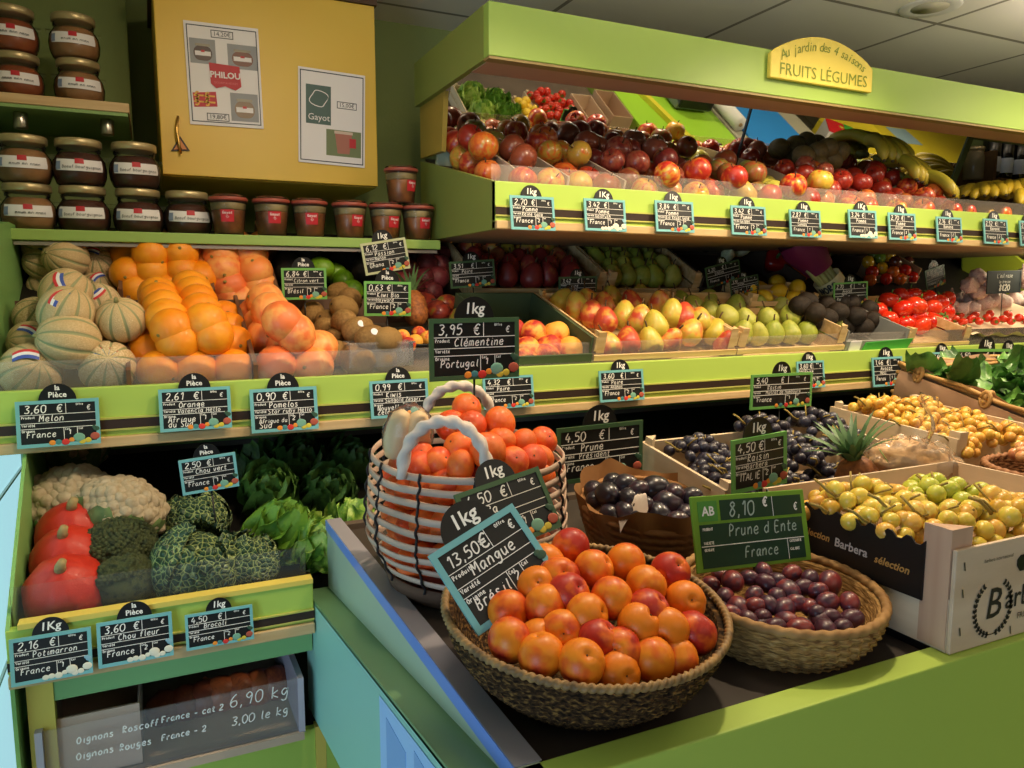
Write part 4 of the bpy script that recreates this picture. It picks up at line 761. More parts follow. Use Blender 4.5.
def place(me, name, desc, cat, group, pts, R, rowpx, end, rotf=rot_rand, parts=(), rv=.06, lab='{d}, {r} row up, {k} from {e}', radii=None):
    for i, (p, (r, k)) in enumerate(zip(pts, rows_by_view(pts, rowpx))):
        m = random.choice(me) if isinstance(me, list) else me
        fruit(m, name, lab.format(d=desc, r=nth(r), k=nth(k), e=end), cat, p, rotf(), (radii[i] if radii else R * (1 + random.uniform(-rv, rv))), group, parts)
def at_deck_x(u, v, deck, h=0): return deck.at(u, v, h).x
yB = 1.578
xa, xb, xc, xd = xy(592, 358, yB), xy(735, 350, yB), xy(843, 340, yB), xy(905, 340, yB)
TB = 17
crate((xa, yB, DM.z(yB) + .002), xb - xa - .004, .345, .085, 18, 'wooden crate of red and yellow pears on the middle shelf', hs=.040)
crate((xb, yB, DM.z(yB) + .002), xc - xb - .004, .345, .085, 18, 'wooden crate of green pears next to the avocados on the middle shelf', hs=.040)
CARD = mat('green_carton', '#3c4a34', .6, col2='#465639', cscale=3); CARDB = mat('brown_card', '#a88660', .75, bump=.1, bscale=80, col2='#9a7850', cscale=4)
crate((xa - .235, yB, DM.z(yB) + .002), .228, .345, .085, 18, 'dark green carton of peaches beside the pear crate', 'fruit_carton', CARD, .045, post=False, slats=1)
L = [(u, v, DM, h) for u, v, h in ((609, 347, 1.3), (628, 343, 1.5), (650, 345, 1.3), (668, 343, 1.6), (656, 328, 2.3), (690, 334, 1.6), (700, 322, 2.3), (684, 319, 2.3), (715, 334, 1.6), (725, 345, 1.3), (640, 322, 2.2), (672, 316, 2.4), (624, 318, 2), (606, 322, 2), (592, 316, 2), (577, 309, 2), (604, 308, 2), (632, 305, 2), (660, 306, 2.2), (588, 303, 2), (560, 304, 1.8), (612, 300, 1.8), (640, 298, 1.8), (570, 300, 1.6))]
pears(PEB, 'red and yellow pear in the wooden crate', 'red and yellow pears in the crate', L, .034, 11, 'the peach carton')
L = [(u, v, DM, h) for u, v, h in ((742, 334, 1.3), (757, 335, 1.3), (773, 334, 1.3), (790, 334, 1.3), (806, 333, 1.3), (822, 331, 1.3), (833, 327, 1.3), (746, 321, 2), (768, 319, 2.2), (790, 318, 2.2), (812, 318, 2), (728, 318, 2), (710, 312, 2), (693, 307, 2), (735, 307, 2), (757, 306, 2), (780, 308, 2), (680, 302, 1.8), (707, 300, 1.8), (730, 299, 1.8), (755, 299, 1.8))]
pears(PEG, 'green pear in the front wooden crate', 'green pears in the front crate', L, .032, 10, 'the red pears')
PEAM = mat('peach_skin', '#e0a03a', .6, col2=['#e2a545', '#d8662a', '#a82a24'], cscale=1.1, rand=.22, bump=.05, bscale=150); PEA = sm('peach', PEAM, lambda d: 1 - .05 * math.exp(-(d.x / .12) ** 2) * (d.y > -.2) - .10 * math.exp(-((1 - d.z) / .06)), (1, 1, .95), 24, 18)
L = [(u, v, DM, h) for u, v, h in ((527, 350, 1), (549, 348, 1), (533, 333, 1.6), (546, 357, 1), (524, 362, 1), (570, 350, 1), (508, 346, 1), (512, 330, 1.5), (556, 334, 1.6), (494, 355, 1))]
px_list(PEA, 'peach', 'yellow and red peach in the green carton', 'peach', 'peaches in the green carton', L, .034, 11, 'the kiwis')
# small black bowl of mixed fruit with a pineapple behind the kiwis
PIM = mat('pineapple_skin', '#a8622a', .6, col2='#7a4420', cscale=6, bump=.2, bscale=40); PIL = mat('pineapple_leaf', '#5a7a4a', .5, col2='#47643c', cscale=4)
def pineapple(loc, rot, s, label, nm='pineapple', leaves=26):
    o = empty(nm, label, 'pineapple', loc, rot, scale=s); b = MB(); 
    prof = [(.62 * math.sqrt(max(.02, 1 - abs((z - .95) / 1.0) ** 2.6)), z) for z in [i * .1 for i in range(20)]]
    b.lathe(prof, 40, lambda t, i, r, z: (r * (1 + .06 * math.cos(8 * t + z * 9) * math.cos(8 * t - z * 9)), z)); b.obj('body', PIM, o); c = MB()
    for k in range(leaves):
        a = k * 2.4; f = k / leaves; tl = .25 + 1.0 * (1 - f); L = .7 + .7 * math.sin(PI * min(1, .25 + f * .8)); w = .13
        def fn(u, v, a=a, tl=tl, L=L):
            th = tl * v * 1.1; rr = .12 + L * v * math.sin(tl * .5 + th * .5); z = 1.85 + L * v * math.cos(tl * .4 + th * .4); ww = w * (1 - v) ** .7 * (u - .5) * 2
            return (rr * math.cos(a) - ww * math.sin(a), rr * math.sin(a) + ww * math.cos(a), z - abs(u - .5) * .03 + .06 * abs(u - .5) * v)
        c.grid(fn, 2, 6)
    c.obj('crown', PIL, o); return o
p = DM.at(418, 325, .03); pineapple(p, (-.5, .25, .4), .05, 'small pineapple standing behind the kiwis beside the big clementine tag')
bw = empty('black_bowl', 'shallow black bowl of small mixed fruit behind the kiwis', 'bowl', DM.at(415, 348, .01), (math.radians(14), 0, 0)); b = MB(); b.lathe([(.02, 0), (.05, .004), (.068, .022), (.072, .032), (.068, .032), (.05, .012), (.001, .008)], 28, close=False); b.obj('shell', BLACK, bw)
for i, (u, v, c) in enumerate(((402, 337, 0), (415, 342, 0), (428, 338, 0), (419, 334, 0), (408, 345, 0))):
    fruit(PEA, 'nectarine', f'small yellow and red nectarine in the black bowl, {nth(i + 1)} of five', 'nectarine', DM.at(u, v, .042), rot_rand(), .019, 'small nectarines in the black bowl')
MGM = mat('mango_skin', '#a03a2a', .35, col2=['#7a2a28', '#b04a2a', '#8a7a2c'], cscale=1.3, rand=.2, coat=.2); MG = sm('mango', MGM, lambda d: 1 + .06 * d.x, (.85, .8, 1.15), 18, 14)
for i, (u, v, dk, h) in enumerate(((438, 311, DM, 1), (448, 305, DM, 1), (462, 318, DM, 1), (423, 303, DM, 1))):
    fruit(MG, 'mango', f'dark red mango behind the clementine tag, {nth(i + 1)} from the pineapple', 'mango', dk.at(u, v, .04), (1.4, random.uniform(-.5, .5), random.uniform(0, 6)), .036, 'dark red mangoes behind the clementine tag')
# back row crates, steeply tilted
TBK = 27
yb = 1.955
x1, x2, x3 = xy(603, 284, yb), xy(697, 280, yb), xy(470, 284, yb)
crate((x3, yb, DMB.z(yb) + .002), x1 - x3 - .005, .36, .085, TBK, 'tilted wooden crate of red pears in the shade below the upper shelf', hs=.045)
crate((x1, yb, DMB.z(yb) + .002), x2 - x1 - .005, .36, .085, TBK, 'tilted wooden crate of green pears in the shade below the upper shelf', hs=.045)
x4 = xy(800, 280, yb)
crate((x2, yb, DMB.z(yb) + .002), x4 - x2 - .005, .36, .085, TBK, 'dark brown carton of aubergines and endives in the shade below the upper shelf', 'fruit_carton', mat('dark_carton', '#4a3a2c', .7), .05, post=False, slats=1)
pts = rowrect(DMB, x3 + .03, x1 - .03, .05, .2, 5, 3, .05, seed=3); place(PER, 'pear', 'dark red pear in the shaded crate', 'pear', 'dark red pears in the shaded crate', pts, .034, 13, 'the small jars', lambda: (random.uniform(-.3, .3), random.uniform(-.3, .3), random.uniform(0, 6)), (('stem', PST),))
pts = rowrect(DMB, x3 + .04, x1 - .05, .23, .33, 5, 2, .055, seed=4); place(PEB, 'pear', 'yellow pear behind the dark red pears', 'pear', 'yellow pears behind the dark red pears', pts, .034, 13, 'the small jars', lambda: (1.3, random.uniform(-.3, .3), random.uniform(0, 6)), (('stem', PST),))
pts = rowrect(DMB, x1 + .03, x2 - .03, .05, .34, 5, 5, .05, seed=5); place(PEG, 'pear', 'green pear in the shaded crate', 'pear', 'green pears in the shaded crate', pts, .034, 13, 'the red pear crate', lambda: (random.uniform(-.3, .3), random.uniform(-.3, .3), random.uniform(0, 6)), (('stem', PST),))
AUM = mat('aubergine_skin', '#170f1c', .25, coat=.4); _b = MB(); _b.lathe(pear_prof(1, .6, 2.0, 18), 18); AU = _b.mesh('aubergine', AUM); _b = MB(); _b.lathe([(.3, 1.9), (.5, 1.75), (.62, 1.5), (.5, 1.62)], 10, lambda t, i, r, z: (r, z + (.2 * math.cos(5 * t) if i == 2 else 0)), close=False); _b.tube([(0, 0, 1.85), (.1, 0, 2.4)], .12, 7); AUC = _b.mesh('calyx', mat('calyx_green', '#3f5a2a', .6))
for i, (u, v) in enumerate(((690, 240), (706, 243), (722, 240), (713, 234))):
    fruit(AU, 'aubergine', f'glossy black aubergine in the brown carton, {nth(i + 1)} from the green pears', 'aubergine', DMB.at(u, v, .06), (random.uniform(-.4, .1), 1.3 + random.uniform(-.3, .3), random.uniform(1, 2)), .033, 'aubergines in the brown carton', (('calyx', AUC),))
ENM = mat('endive_leaf', '#cfd09a', .5, col2='#e0dfc0', cscale=6, stretch=(1, 1, .3)); _b = MB(); _b.lathe([(.25, -1.2), (.6, -1.0), (.85, -.3), (.75, .4), (.4, 1.1), (.05, 1.6)], 14, lambda t, i, r, z: (r * (1 + .08 * math.sin(3 * t + i)), z)); EN = _b.mesh('endive', ENM)
for i, (u, v) in enumerate(((728, 255), (742, 250), (756, 247), (738, 241), (765, 241))):
    fruit(EN, 'endive', f'pale endive in the brown carton, {nth(i + 1)} from the aubergines', 'endive', DMB.at(u, v, .07), (1.2, random.uniform(-.5, .5), random.uniform(-.5, .5)), .028, 'pale endives in the brown carton')
# peppers, lemons, celery
RPM = mat('pepper_red', '#8e1a16', .22, coat=.4); OPM = mat('pepper_orange', '#d2691e', .25, coat=.4)
def pepper_me(n, m): b = MB(); b.lathe([(.05, -1.05), (.5, -1.1), (.85, -.8), (.95, 0), (1, .7), (.8, 1.0), (.3, .92), (.05, .85)], 24, lambda t, i, r, z: (r * (1 + .09 * math.cos(4 * t)), z)); return b.mesh(n, m)
PPR, PPO = pepper_me('pepper', RPM), pepper_me('pepper', OPM); _b = MB(); _b.tube([(0, 0, .85), (0, 0, 1.2), (.1, 0, 1.5)], .13, 8); PPS = _b.mesh('stem', MATS['calyx_green'])
for i, (u, v, m, n) in enumerate(((775, 262, PPR, 'red'), (792, 256, PPO, 'orange'), (780, 247, PPR, 'red'), (803, 243, PPR, 'red'), (815, 262, PPR, 'red'), (800, 268, PPO, 'orange'), (768, 240, PPR, 'red'), (790, 238, PPO, 'orange'))):
    fruit(m, 'pepper', f'shiny {n} pepper in the shade above the lemons, {nth(i + 1)} along', 'pepper', DMB.at(u, v, .07), rot_tilt(1.2), .04, 'peppers in the shade', (('stem', PPS),))
LEM = mat('lemon_peel', '#e8b81a', .4, bump=.3, bscale=40, col2='#f0c832', cscale=2, rand=.15, coat=.15); LEO = sm('lemon', LEM, lambda d: 1 + .22 * max(0, abs(d.z) - .86) * 6, (.88, .88, 1.02), 18, 16)
x5, x6 = xy(743, 312, 1.80), xy(812, 310, 1.80); crate((x5 + .02, 1.80, DM.z(1.80) + .05), x6 - x5, .14, .05, 18, 'small wooden crate of lemons beside the avocados', hs=.04)
L = [(u, v, DM, h) for u, v, h in ((746, 288, 3), (763, 298, 2.4), (779, 292, 2.8), (797, 288, 3), (777, 283, 3.3), (758, 289, 2.6), (793, 299, 2.4))]
px_list(LEO, 'lemon', 'yellow lemon in the small crate', 'lemon', 'lemons in the small crate', L, .032, 9, 'the endives')
ce = empty('celery_bunch', 'celery bunch in a purple paper collar with printed letters leaning beside the lemons', 'celery'); A, Bp = atY(846, 304, 1.84), atY(803, 247, 1.88); ax = (Bp - A)
b = MB()
for k in range(14):
    a = k * 2.4; r = .010 + .024 * math.sqrt(k / 14); n1_ = Vector((math.cos(a) * r, math.sin(a) * r * .3, math.sin(a) * r)); b.tube([A + n1_ * .8, A + ax * .5 + n1_ * 1.25, Bp + n1_ * 1.5], lambda t: .0085 + .002 * t, 7)
b.obj('stalk', mat('celery_stalk', '#a9a860', .5, col2='#c2bf80', cscale=12, stretch=(1, 1, .2)), ce); b = MB(); q = ax.to_track_quat('Z', 'Y').to_matrix().to_4x4()
b.m = Matrix.Translation(A + ax * .62) @ q; b.lathe([(.046, 0), (.052, .03), (.072, .10), (.066, .135)], 20, lambda t, i, r, z: (r * (1 + (.06 * math.sin(7 * t) if i > 1 else 0)), z), close=False); b.obj('paper_collar', mat('purple_paper', '#7a1f4a', .55), ce)
b = MB(); b.m = Matrix.Translation(A + ax * .30) @ q; b.lathe([(.0465, 0), (.0475, .042)], 20, close=False); wr = b.obj('wrapper', mat('wrapper_cream', '#d8d0a0', .4), ce); b = MB(); old = []
tq = MB(); write(tq, 'FLOR NORD', 0, 0, .022, 0, .005, slant=0, anchor='c', jit=0); b.m = Matrix.Translation(A + ax * .30) @ q; b.add([(.0486 * math.cos(-1.57 + x / .05), .0486 * math.sin(-1.57 + x / .05), z + .010) for x, y, z in tq.v], tq.f); b.obj('lettering', NAVY, wr)
# avocados in a grey tray
crate((xc, yB, DM.z(yB) + .002), xd - xc - .004, .345, .08, 18, 'grey plastic tray of dark avocados with a green printed flap', 'plastic_crate', mat('grey_plastic', '#8a8a84', .5), .05, post=False, slats=1)
fl = [o for o in COL.objects if o.get('label', '').startswith('grey plastic tray')][0]
MB().box((.012, -.004, .004), (.055, -.001, .052)).obj('paper_card', PAPER, fl); MB().prism([(.06, .004), (xd - xc - .01, .004), (xd - xc + .01, .054), (.075, .046)], -.004, -.001, 'y').obj('printed_flap', mat('flap_green', '#3f9a3c', .5), fl)
q = MB(); print_xz(q, 'BIO', .10, .016, .018, -.0045); q.obj('flap_lettering', mat('flap_red', '#b03030', .5), fl)
L = [(u, v, DM, h) for u, v, h in ((799, 306, 3.6), (815, 313, 3.3), (837, 312, 3), (855, 316, 2.6), (872, 320, 2), (846, 325, 1.5), (826, 318, 2.6), (868, 309, 2.6), (806, 302, 3.6), (826, 305, 3), (850, 303, 3), (880, 326, 1.5), (862, 327, 1.5), (840, 302, 3), (812, 322, 2.2), (886, 314, 1.6))]
px_list(AV, 'avocado', 'dark avocado in the grey tray', 'avocado', 'dark avocados in the grey tray', L, .031, 9, 'the lemons', rotf=lambda: (1.4 + random.uniform(-.2, .2), random.uniform(-.3, .3), random.uniform(.6, 2.4)))
# tomatoes on the vine
TOM = mat('tomato_skin', '#c8200f', .22, col2='#d63a1a', cscale=2, rand=.15, coat=.4); TO = sm('tomato', TOM, lambda d: (1 + .035 * math.cos(5 * math.atan2(d.y, d.x)) * abs(d.z)) * (1 - .16 * math.exp(-(1 - d.z) / .05)), (1, 1, .84), 24, 16)
def calyx_me(n=6, L=.75):
    b = MB()
    for k in range(n):
        a = 2 * PI * k / n
        def fn(u, v, a=a): r = .06 + L * v; w = .16 * (1 - v) * (u - .5) * 2 * (.4 + v * 1.6 if v < .4 else 1); z = .72 + .12 * math.sin(v * 4) - .28 * v * v; return (r * math.cos(a) - w * math.sin(a), r * math.sin(a) + w * math.cos(a), z)
        b.grid(fn, 2, 5)
    b.tube([(0, 0, .7), (.04, .02, .95), (.2, .05, 1.15)], .06, 6); return b.mesh('calyx', mat('tomato_calyx', '#4f7a2a', .6))
CAL = calyx_me()
x7 = xy(968, 332, yB)
crate((xd, yB, DM.z(yB) + .002), x7 - xd - .004, .345, .07, 18, 'shallow wooden crate of vine tomatoes on the middle shelf', hs=.035)
L = [(u, v, DM, h) for u, v, h in ((876, 311, 2), (889, 301, 2.6), (903, 309, 2.4), (916, 306, 2.8), (888, 320, 1.5), (904, 323, 1.2), (921, 325, 1.2), (917, 318, 1.7), (933, 322, 1.3), (931, 309, 2.2), (938, 303, 2.4), (926, 299, 2.6), (912, 296, 2.6), (944, 312, 1.6), (940, 322, 1.2), (901, 297, 2.4), (946, 300, 2))]
px_list(TO, 'tomato', 'red vine tomato', 'tomato', 'red vine tomatoes on the middle shelf', L, .035, 9, 'the avocados', rotf=lambda: (random.uniform(-.9, .3), random.uniform(-.6, .6), random.uniform(0, 6)), parts=(('calyx', CAL),))
# cherry tomatoes and garlic on a paper lined tray
ct2 = empty('paper_tray', 'paper lined tray of cherry tomatoes and garlic next to the vine tomatoes', 'tray', (x7, yB, DM.z(yB) + .004), (math.radians(18), 0, 0)); b = MB()
def fn(u, v): e = (2 * u - 1) ** 6 + (2 * v - 1) ** 6; return (u * .62, v * .30, .004 + .05 * min(1, e) + .006 * math.sin(u * 40) * min(1, e))
b.grid(fn, 40, 20); b.obj('paper', mat('kraft_cream', '#d8bfa0', .7), ct2)
pts = [DM.at(u, v, .03) for u, v in ((955, 319), (963, 322), (971, 319), (979, 321), (987, 318), (995, 321), (1003, 319), (1011, 321), (1019, 318), (1027, 321), (960, 315), (975, 315), (990, 314), (1008, 314), (1022, 313))]
place(TO, 'cherry_tomato', 'small cherry tomato in the paper tray', 'tomato', 'cherry tomatoes in the paper tray', pts, .016, 5, 'the vine tomatoes', rot_rand, (('calyx', CAL),))
GAM = mat('garlic_skin', '#c9a8a0', .6, col2=['#dcc8bc', '#b8878c'], cscale=4, stretch=(3, 3, .5)); GA = MB().lathe([(.05, -.8), (.6, -.75), (1, -.2), (.95, .25), (.5, .75), (.18, 1.1), (.12, 1.6)], 22, lambda t, i, r, z: (r * (1 + .10 * math.cos(7 * t) * (z < .8)), z)).mesh('garlic', GAM)
pts = [DM.at(u, v, .05) for u, v in ((951, 306), (962, 309), (973, 308), (957, 299), (968, 301), (977, 301), (950, 298))]
place(GA, 'garlic_bulb', 'pink garlic bulb above the cherry tomatoes', 'garlic', 'pink garlic bulbs above the cherry tomatoes', pts, .025, 6, 'the tomatoes', lambda: rot_tilt(.8))
# small mixed tomatoes further back, with handled basket
hb = empty('handled_basket', 'dark wicker basket with an arched handle in the shade behind the celery', 'basket', DMB.at(850, 268, .0) + Vector((0, 0, -.02))); b = MB(); b.lathe([(.06, 0), (.075, .03), (.08, .06), (.084, .06), (.082, .066), (.074, .06), (.06, .006)], 36, lambda t, i, r, z: (r * (1 + .02 * math.sin(18 * t + i * PI)), z)); b.obj('bowl', mat('dark_wicker', '#4a3020', .7, bump=.4, bscale=60), hb); b = MB(); b.tube([(.082 * math.cos(a), 0, .06 + .12 * math.sin(a)) for a in [PI * i / 16 for i in range(17)]], lambda t: .006, 8); b.obj('handle', MATS['dark_wicker'], hb)
cr = crate(tuple(DMB.at(870, 283, .0)), .26, .2, .06, 27, 'low carton of small mixed tomatoes behind the vine tomatoes', 'fruit_carton', CARDB, .03, post=False, slats=1)
MIXC = [TOM, mat('tomato_yellow', '#e0a81e', .25, coat=.4), mat('tomato_green', '#6f8a2a', .25, coat=.3), mat('tomato_dark', '#5a2a1e', .25, coat=.3), mat('tomato_orange', '#e06a1e', .25, coat=.4)]; MIX = [sm('tomato', m, None, (1, 1, .9), 16, 10) for m in MIXC]
L = [(u, v, DMB, h) for u, v, h in ((872, 272, 2), (882, 268, 2), (893, 272, 2), (868, 262, 3), (880, 258, 3), (895, 262, 3), (905, 270, 2), (889, 256, 3), (870, 280, 1), (886, 279, 1), (900, 279, 1), (912, 277, 1), (908, 262, 2), (874, 255, 3))]
for i, (u, v, d, h) in enumerate(L):
    k = (0, 1, 4, 1, 2, 3, 0, 1, 4, 0, 4, 0, 3, 2)[i]; fruit(MIX[k], 'tomato', f"small {('red', 'yellow', 'green', 'dark', 'orange')[k]} tomato in the low carton, {nth(i + 1)} counting from the basket", 'tomato', d.at(u, v, .024 * h), rot_rand(), .024, 'small mixed tomatoes')
RAB = mat('radish_pink', '#b8506a', .4)
# the bright end cabinet with bagged garlic heads and a slate price
gx = 2.62
SL = mat('slate', '#1c2226', .6); xx, yy = atY(1003, 291, 1.78).x, 1.78
o = face_tag((988, 271), (1022, 270), (989, 294), 1.78, SL, 'dark slate lettered 8€20 propped against the white garlic plaits', '', '', '', '', badge=None, motif=False, name='slate_sign', cat='sign', board=SL)
for c in [c for c in o.children if c.name.startswith(('ruling', 'writing'))]: bpy.data.objects.remove(c)
hS = (atY(988, 271, 1.78) - atY(989, 294, 1.78)).length; q = MB(); write(q, "L'ail rose", 0, hS * .68, hS * .17, -.0008, .0018, anchor='c'); write(q, 'la tresse', 0, hS * .44, hS * .13, -.0008, .0014, anchor='c'); write(q, '8€20', 0, hS * .12, hS * .25, -.0008, .004, anchor='c'); q.obj('writing', CHALK, o); stick(o, -.12, 0)
PLM = mat('garlic_white', '#cfc8a8', .6, col2='#b8b290', cscale=6)
for i, (u, v) in enumerate(((978, 277), (985, 285), (978, 292), (992, 300), (1003, 302), (1014, 300), (1024, 298), (984, 302), (1030, 284), (1026, 274), (970, 285))):
    fruit(GA, 'garlic_bulb', f'white garlic bulb of the plait around the slate sign, {nth(i + 1)} along', 'garlic', atY(u, v, 1.84), rot_tilt(1.3), .032, 'white garlic bulbs around the slate')
# standing tags of this part
stick(face_tag((449, 262), (494, 259), (450, 289), 1.90, TDKG, 'dark framed tag reading 3,51 in the shade before the red pears', '3,51', 'Poire', '', 'France'), -.06, 0)
stick(face_tag((559, 277), (597, 276), (559, 301), 1.88, TDKG, 'dark framed tag reading 3,42 in the shade before the green pears', '3,42', 'Poire', 'Comice', 'France'), -.09, 0)
stick(face_tag((705, 268), (739, 259), (706, 289), 1.90, TDKG, 'tilted dark tag reading 4,20 before the brown carton of endives', '4,20', 'Endive', '', 'France', fine=False), -.05, 0)
stick(face_tag((730, 280), (758, 274), (731, 296), 1.86, TDKG, 'smaller dark tag in the shade just above the lemons', '3,90', 'Citron', '', 'Espagne', fine=False), -.06, 0)
stick(face_tag((834, 283), (868, 281), (835, 306), 1.74, TGRN, 'green framed tag for avocado at 2,70 standing behind the avocados', '2,70', 'Avocat', 'Hass', 'Perou', fine=False), -.10, 0)
stick(face_tag((925, 271), (944, 264), (930, 290), 1.90, TDKG, 'tilted dark tag reading 8,70 behind the vine tomatoes', '8,70', 'Tomate', '', 'France', fine=False), -.05, 0)
# ------------------------------------------------------------------ apples and bananas on the upper shelf
def apple_fn(d): return (1 - .30 * math.exp(-(1 - d.z) / .035) - .12 * math.exp(-(1 + d.z) / .05)) * (1 + .025 * math.cos(5 * math.atan2(d.y, d.x)) * (d.z < -.3) * abs(d.z))
def apple_mat(n, a, b): return mat(n, b[0], .33, col2=list(b), cscale=1.6, rand=.25, coat=.2, cpos=(.32, .68), stretch=(2, 2, .6), bump=.03, bscale=90)
AP = {k: sm('apple', apple_mat('apple_skin_' + k, 0, c), apple_fn, (1, 1, .92), 22, 16) for k, c in dict(red=('#8e2418', '#a83220', '#b8642a'), bicolour=('#c8a03a', '#d0702a', '#b02c20'), dark=('#7a3a26', '#8a4a2c', '#7a7232'), orange=('#b8501e', '#c46a28', '#b08a34'), wine=('#6f2624', '#8a3428', '#94503a'), russet=('#7f7a34', '#8a6a34', '#9a4a2a'), yellow=('#c2b84a', '#cfc45c', '#b8b04a')).items()}
_b = MB(); _b.tube([(0, 0, .62), (.02, 0, .85), (.08, 0, 1.08)], .045, 6); AST = _b.mesh('stem', mat('apple_stem', '#3a2a18', .8))
sx = DVX
top = lambda b: min(.078 + .24 * b, .150)
def heap(kinds, x0, x1, b0, b1, r, desc, end, seed, group, tp=None, name='apple', mesh=None, tilt=1.0, cat='apple', rowpx=11, parts=(('stem', AST),), deck=None, nmax=70):
    S = pack(deck or DU, x0, x1, b0, b1, r, tp or top, nmax=nmax, seed=seed)
    ms = [mesh] if mesh else [AP[k] for k in kinds]
    place(ms, name, desc, cat, group, [p for p, q in S], r, rowpx, end, lambda: rot_tilt(tilt), parts, radii=[q for p, q in S])
heap(('red', 'orange'), UX0 + .016, sx[0] - .001, .075, .44, .036, 'red apple in the first upper compartment', 'the canopy side', 11, 'apples in the first upper compartment')
heap(('bicolour',), UX0 + .06, sx[1], .0, .115, .038, 'yellow and red apple along the upper edge', 'the side panel', 12, 'bright apples along the upper edge', lambda b: .128)
heap(('dark', 'russet'), sx[0] + .008, sx[1] - .002, .115, .44, .036, 'dark apple in the second upper compartment', 'the canopy side', 13, 'apples in the second upper compartment')
heap(('orange', 'red'), sx[1] + .008, sx[2] - .002, .115, .44, .036, 'orange red apple in the third upper compartment', 'the canopy side', 14, 'apples in the third upper compartment')
heap(('bicolour', 'russet'), sx[1], sx[2], .0, .115, .036, 'speckled apple below the orange red heap', 'the canopy side', 15, 'speckled apples along the upper edge', lambda b: .12)
xm = xy(720, 165, 1.80)
heap(('wine', 'dark'), sx[2] + .008, xm - .25, .115, .45, .037, 'wine red apple in the wide upper compartment', 'the canopy side', 16, 'wine red apples in the wide compartment', lambda b: min(.08 + .30 * b, .175))
heap(('red', 'wine'), xm - .25, xm - .02, .115, .42, .036, 'red apple in the wide compartment', 'the canopy side', 17, 'red apples in the wide compartment', lambda b: min(.08 + .24 * b, .145))
heap(('russet',), xm - .02, xm + .14, .085, .40, .036, 'greenish russet apple beside the mirror seam', 'the canopy side', 18, 'russet apples beside the mirror seam', lambda b: min(.08 + .30 * b, .16))
heap(('yellow',), xm + .14, sx[3] - .002, .10, .44, .033, 'yellow apple behind the grey divider', 'the canopy side', 19, 'yellow apples behind the grey divider', lambda b: .075 + .1 * b)
heap(('bicolour',), sx[2] + .004, xm + .03, .0, .115, .037, 'bright apple along the middle of the edge', 'the canopy side', 20, 'bright apples along the middle of the upper edge', lambda b: .128)
heap(('bicolour', 'red'), xm + .03, sx[3] - .002, .0, .10, .037, 'red and orange apple before the yellow apples', 'the canopy side', 21, 'red and orange apples along the upper edge', lambda b: .14)
x8, x9 = xy(848, 165, 1.84), 2.46
heap(('red', 'wine'), sx[3] + .008, x8, .06, .42, .034, 'red apple between the divider and the bananas', 'the canopy side', 22, 'red apples beside the bananas', lambda b: min(.08 + .30 * b, .16))
heap(('bicolour',), sx[3] + .008, 2.60, .0, .07, .034, 'pale red apple under the bananas', 'the canopy side', 23, 'pale red apples under the bananas', lambda b: .075)
heap(('red',), x8, 2.44, .07, .42, .034, 'dark red apple lying below the banana hands', 'the canopy side', 24, 'dark red apples below the bananas', lambda b: min(.076 + .2 * b, .14))
KGM = mat('sapote_skin', '#6f5a2e', .6, col2='#5a4a28', cscale=4); BP = sm('round_pear', KGM, lambda d: 1 + .12 * max(0, d.z), (.95, .95, 1.05), 18, 12)
for i, (u, v) in enumerate(((803, 156), (818, 152), (832, 160), (815, 165), (826, 149), (838, 153))):
    fruit(BP, 'russet_pear', f'round brown russet pear in the shade beside the bananas, {nth(i + 1)} along', 'pear', atY(u, v, 1.93), rot_rand(), .036, 'brown russet pears beside the bananas')
BAM = mat('banana_peel', '#a8962a', .45, col2=['#8f8a28', '#b8a434'], cscale=3, rand=.2, bump=.06, bscale=40); BAR = mat('banana_peel_ripe', '#c9ac2e', .45, col2=['#b8a02a', '#d0b43a'], cscale=3, rand=.2, bump=.06, bscale=40); BAT = mat('banana_tip', '#3a3018', .7)
def banana_me(m, L=.2, r=.019):
    b = MB(); n = 16; P = []
    for i in range(n + 1): t = i / n; a = -.75 + 1.5 * t; P.append((L / 1.5 * math.sin(a) + .0, 0, L / 1.5 * (1 - math.cos(a)) * 1.1))
    b.tube(P, lambda t: r * min(1, .35 + 4.0 * t, .28 + 5.5 * (1 - t)) * (1 + .04 * math.sin(t * 3)), 9); b.k = 1; b.sphere(P[-1], r * .33, 8, 6); return b.mesh('banana', [m, BAT])
BNG, BNR = banana_me(BAM), banana_me(BAR)
def hand(me, loc, rot, n, label, spread=.16, cr=None):
    o = empty('banana_hand', label, 'bananas', loc, rot, 'banana hands on the upper shelf')
    for k in range(n):
        a = (k - (n - 1) / 2) * spread; mx = Matrix.Rotation(a, 4, 'Z') @ Matrix.Translation((.115, 0, .004 * (k % 2))) @ Matrix.Rotation(random.uniform(-.06, .06), 4, 'X') @ Matrix.Rotation(random.uniform(-.05, .05) + .1, 4, 'Y'); inst(me, 'banana', o, mx=mx)
    b = MB(); b.sphere((.012, 0, .043), .02, 10, 8, (1.2, .5 + n * .13, .7)); b.obj('crown', mat('banana_crown', '#6f6a2a', .6), o); return o
def handat(me, u, v, Y, dr, n, label):
    x = Vector(dr).normalized(); z = Vector((0, 0, -1)); z = (z - x * z.dot(x)).normalized(); y = z.cross(x); p = atY(u, v, Y)
    return hand(me, p, Matrix((x, y, z)).transposed().to_euler(), n, label)
handat(BNG, 862, 128, 2.0, (.1, -.75, -.5), 6, 'green banana hand highest on the heap against the yellow reflection')
handat(BNG, 884, 146, 1.93, (.25, -.75, -.55), 6, 'green banana hand draped below the highest one')
handat(BNG, 905, 163, 1.87, (.45, -.7, -.5), 5, 'green banana hand reaching down to the upper shelf edge')
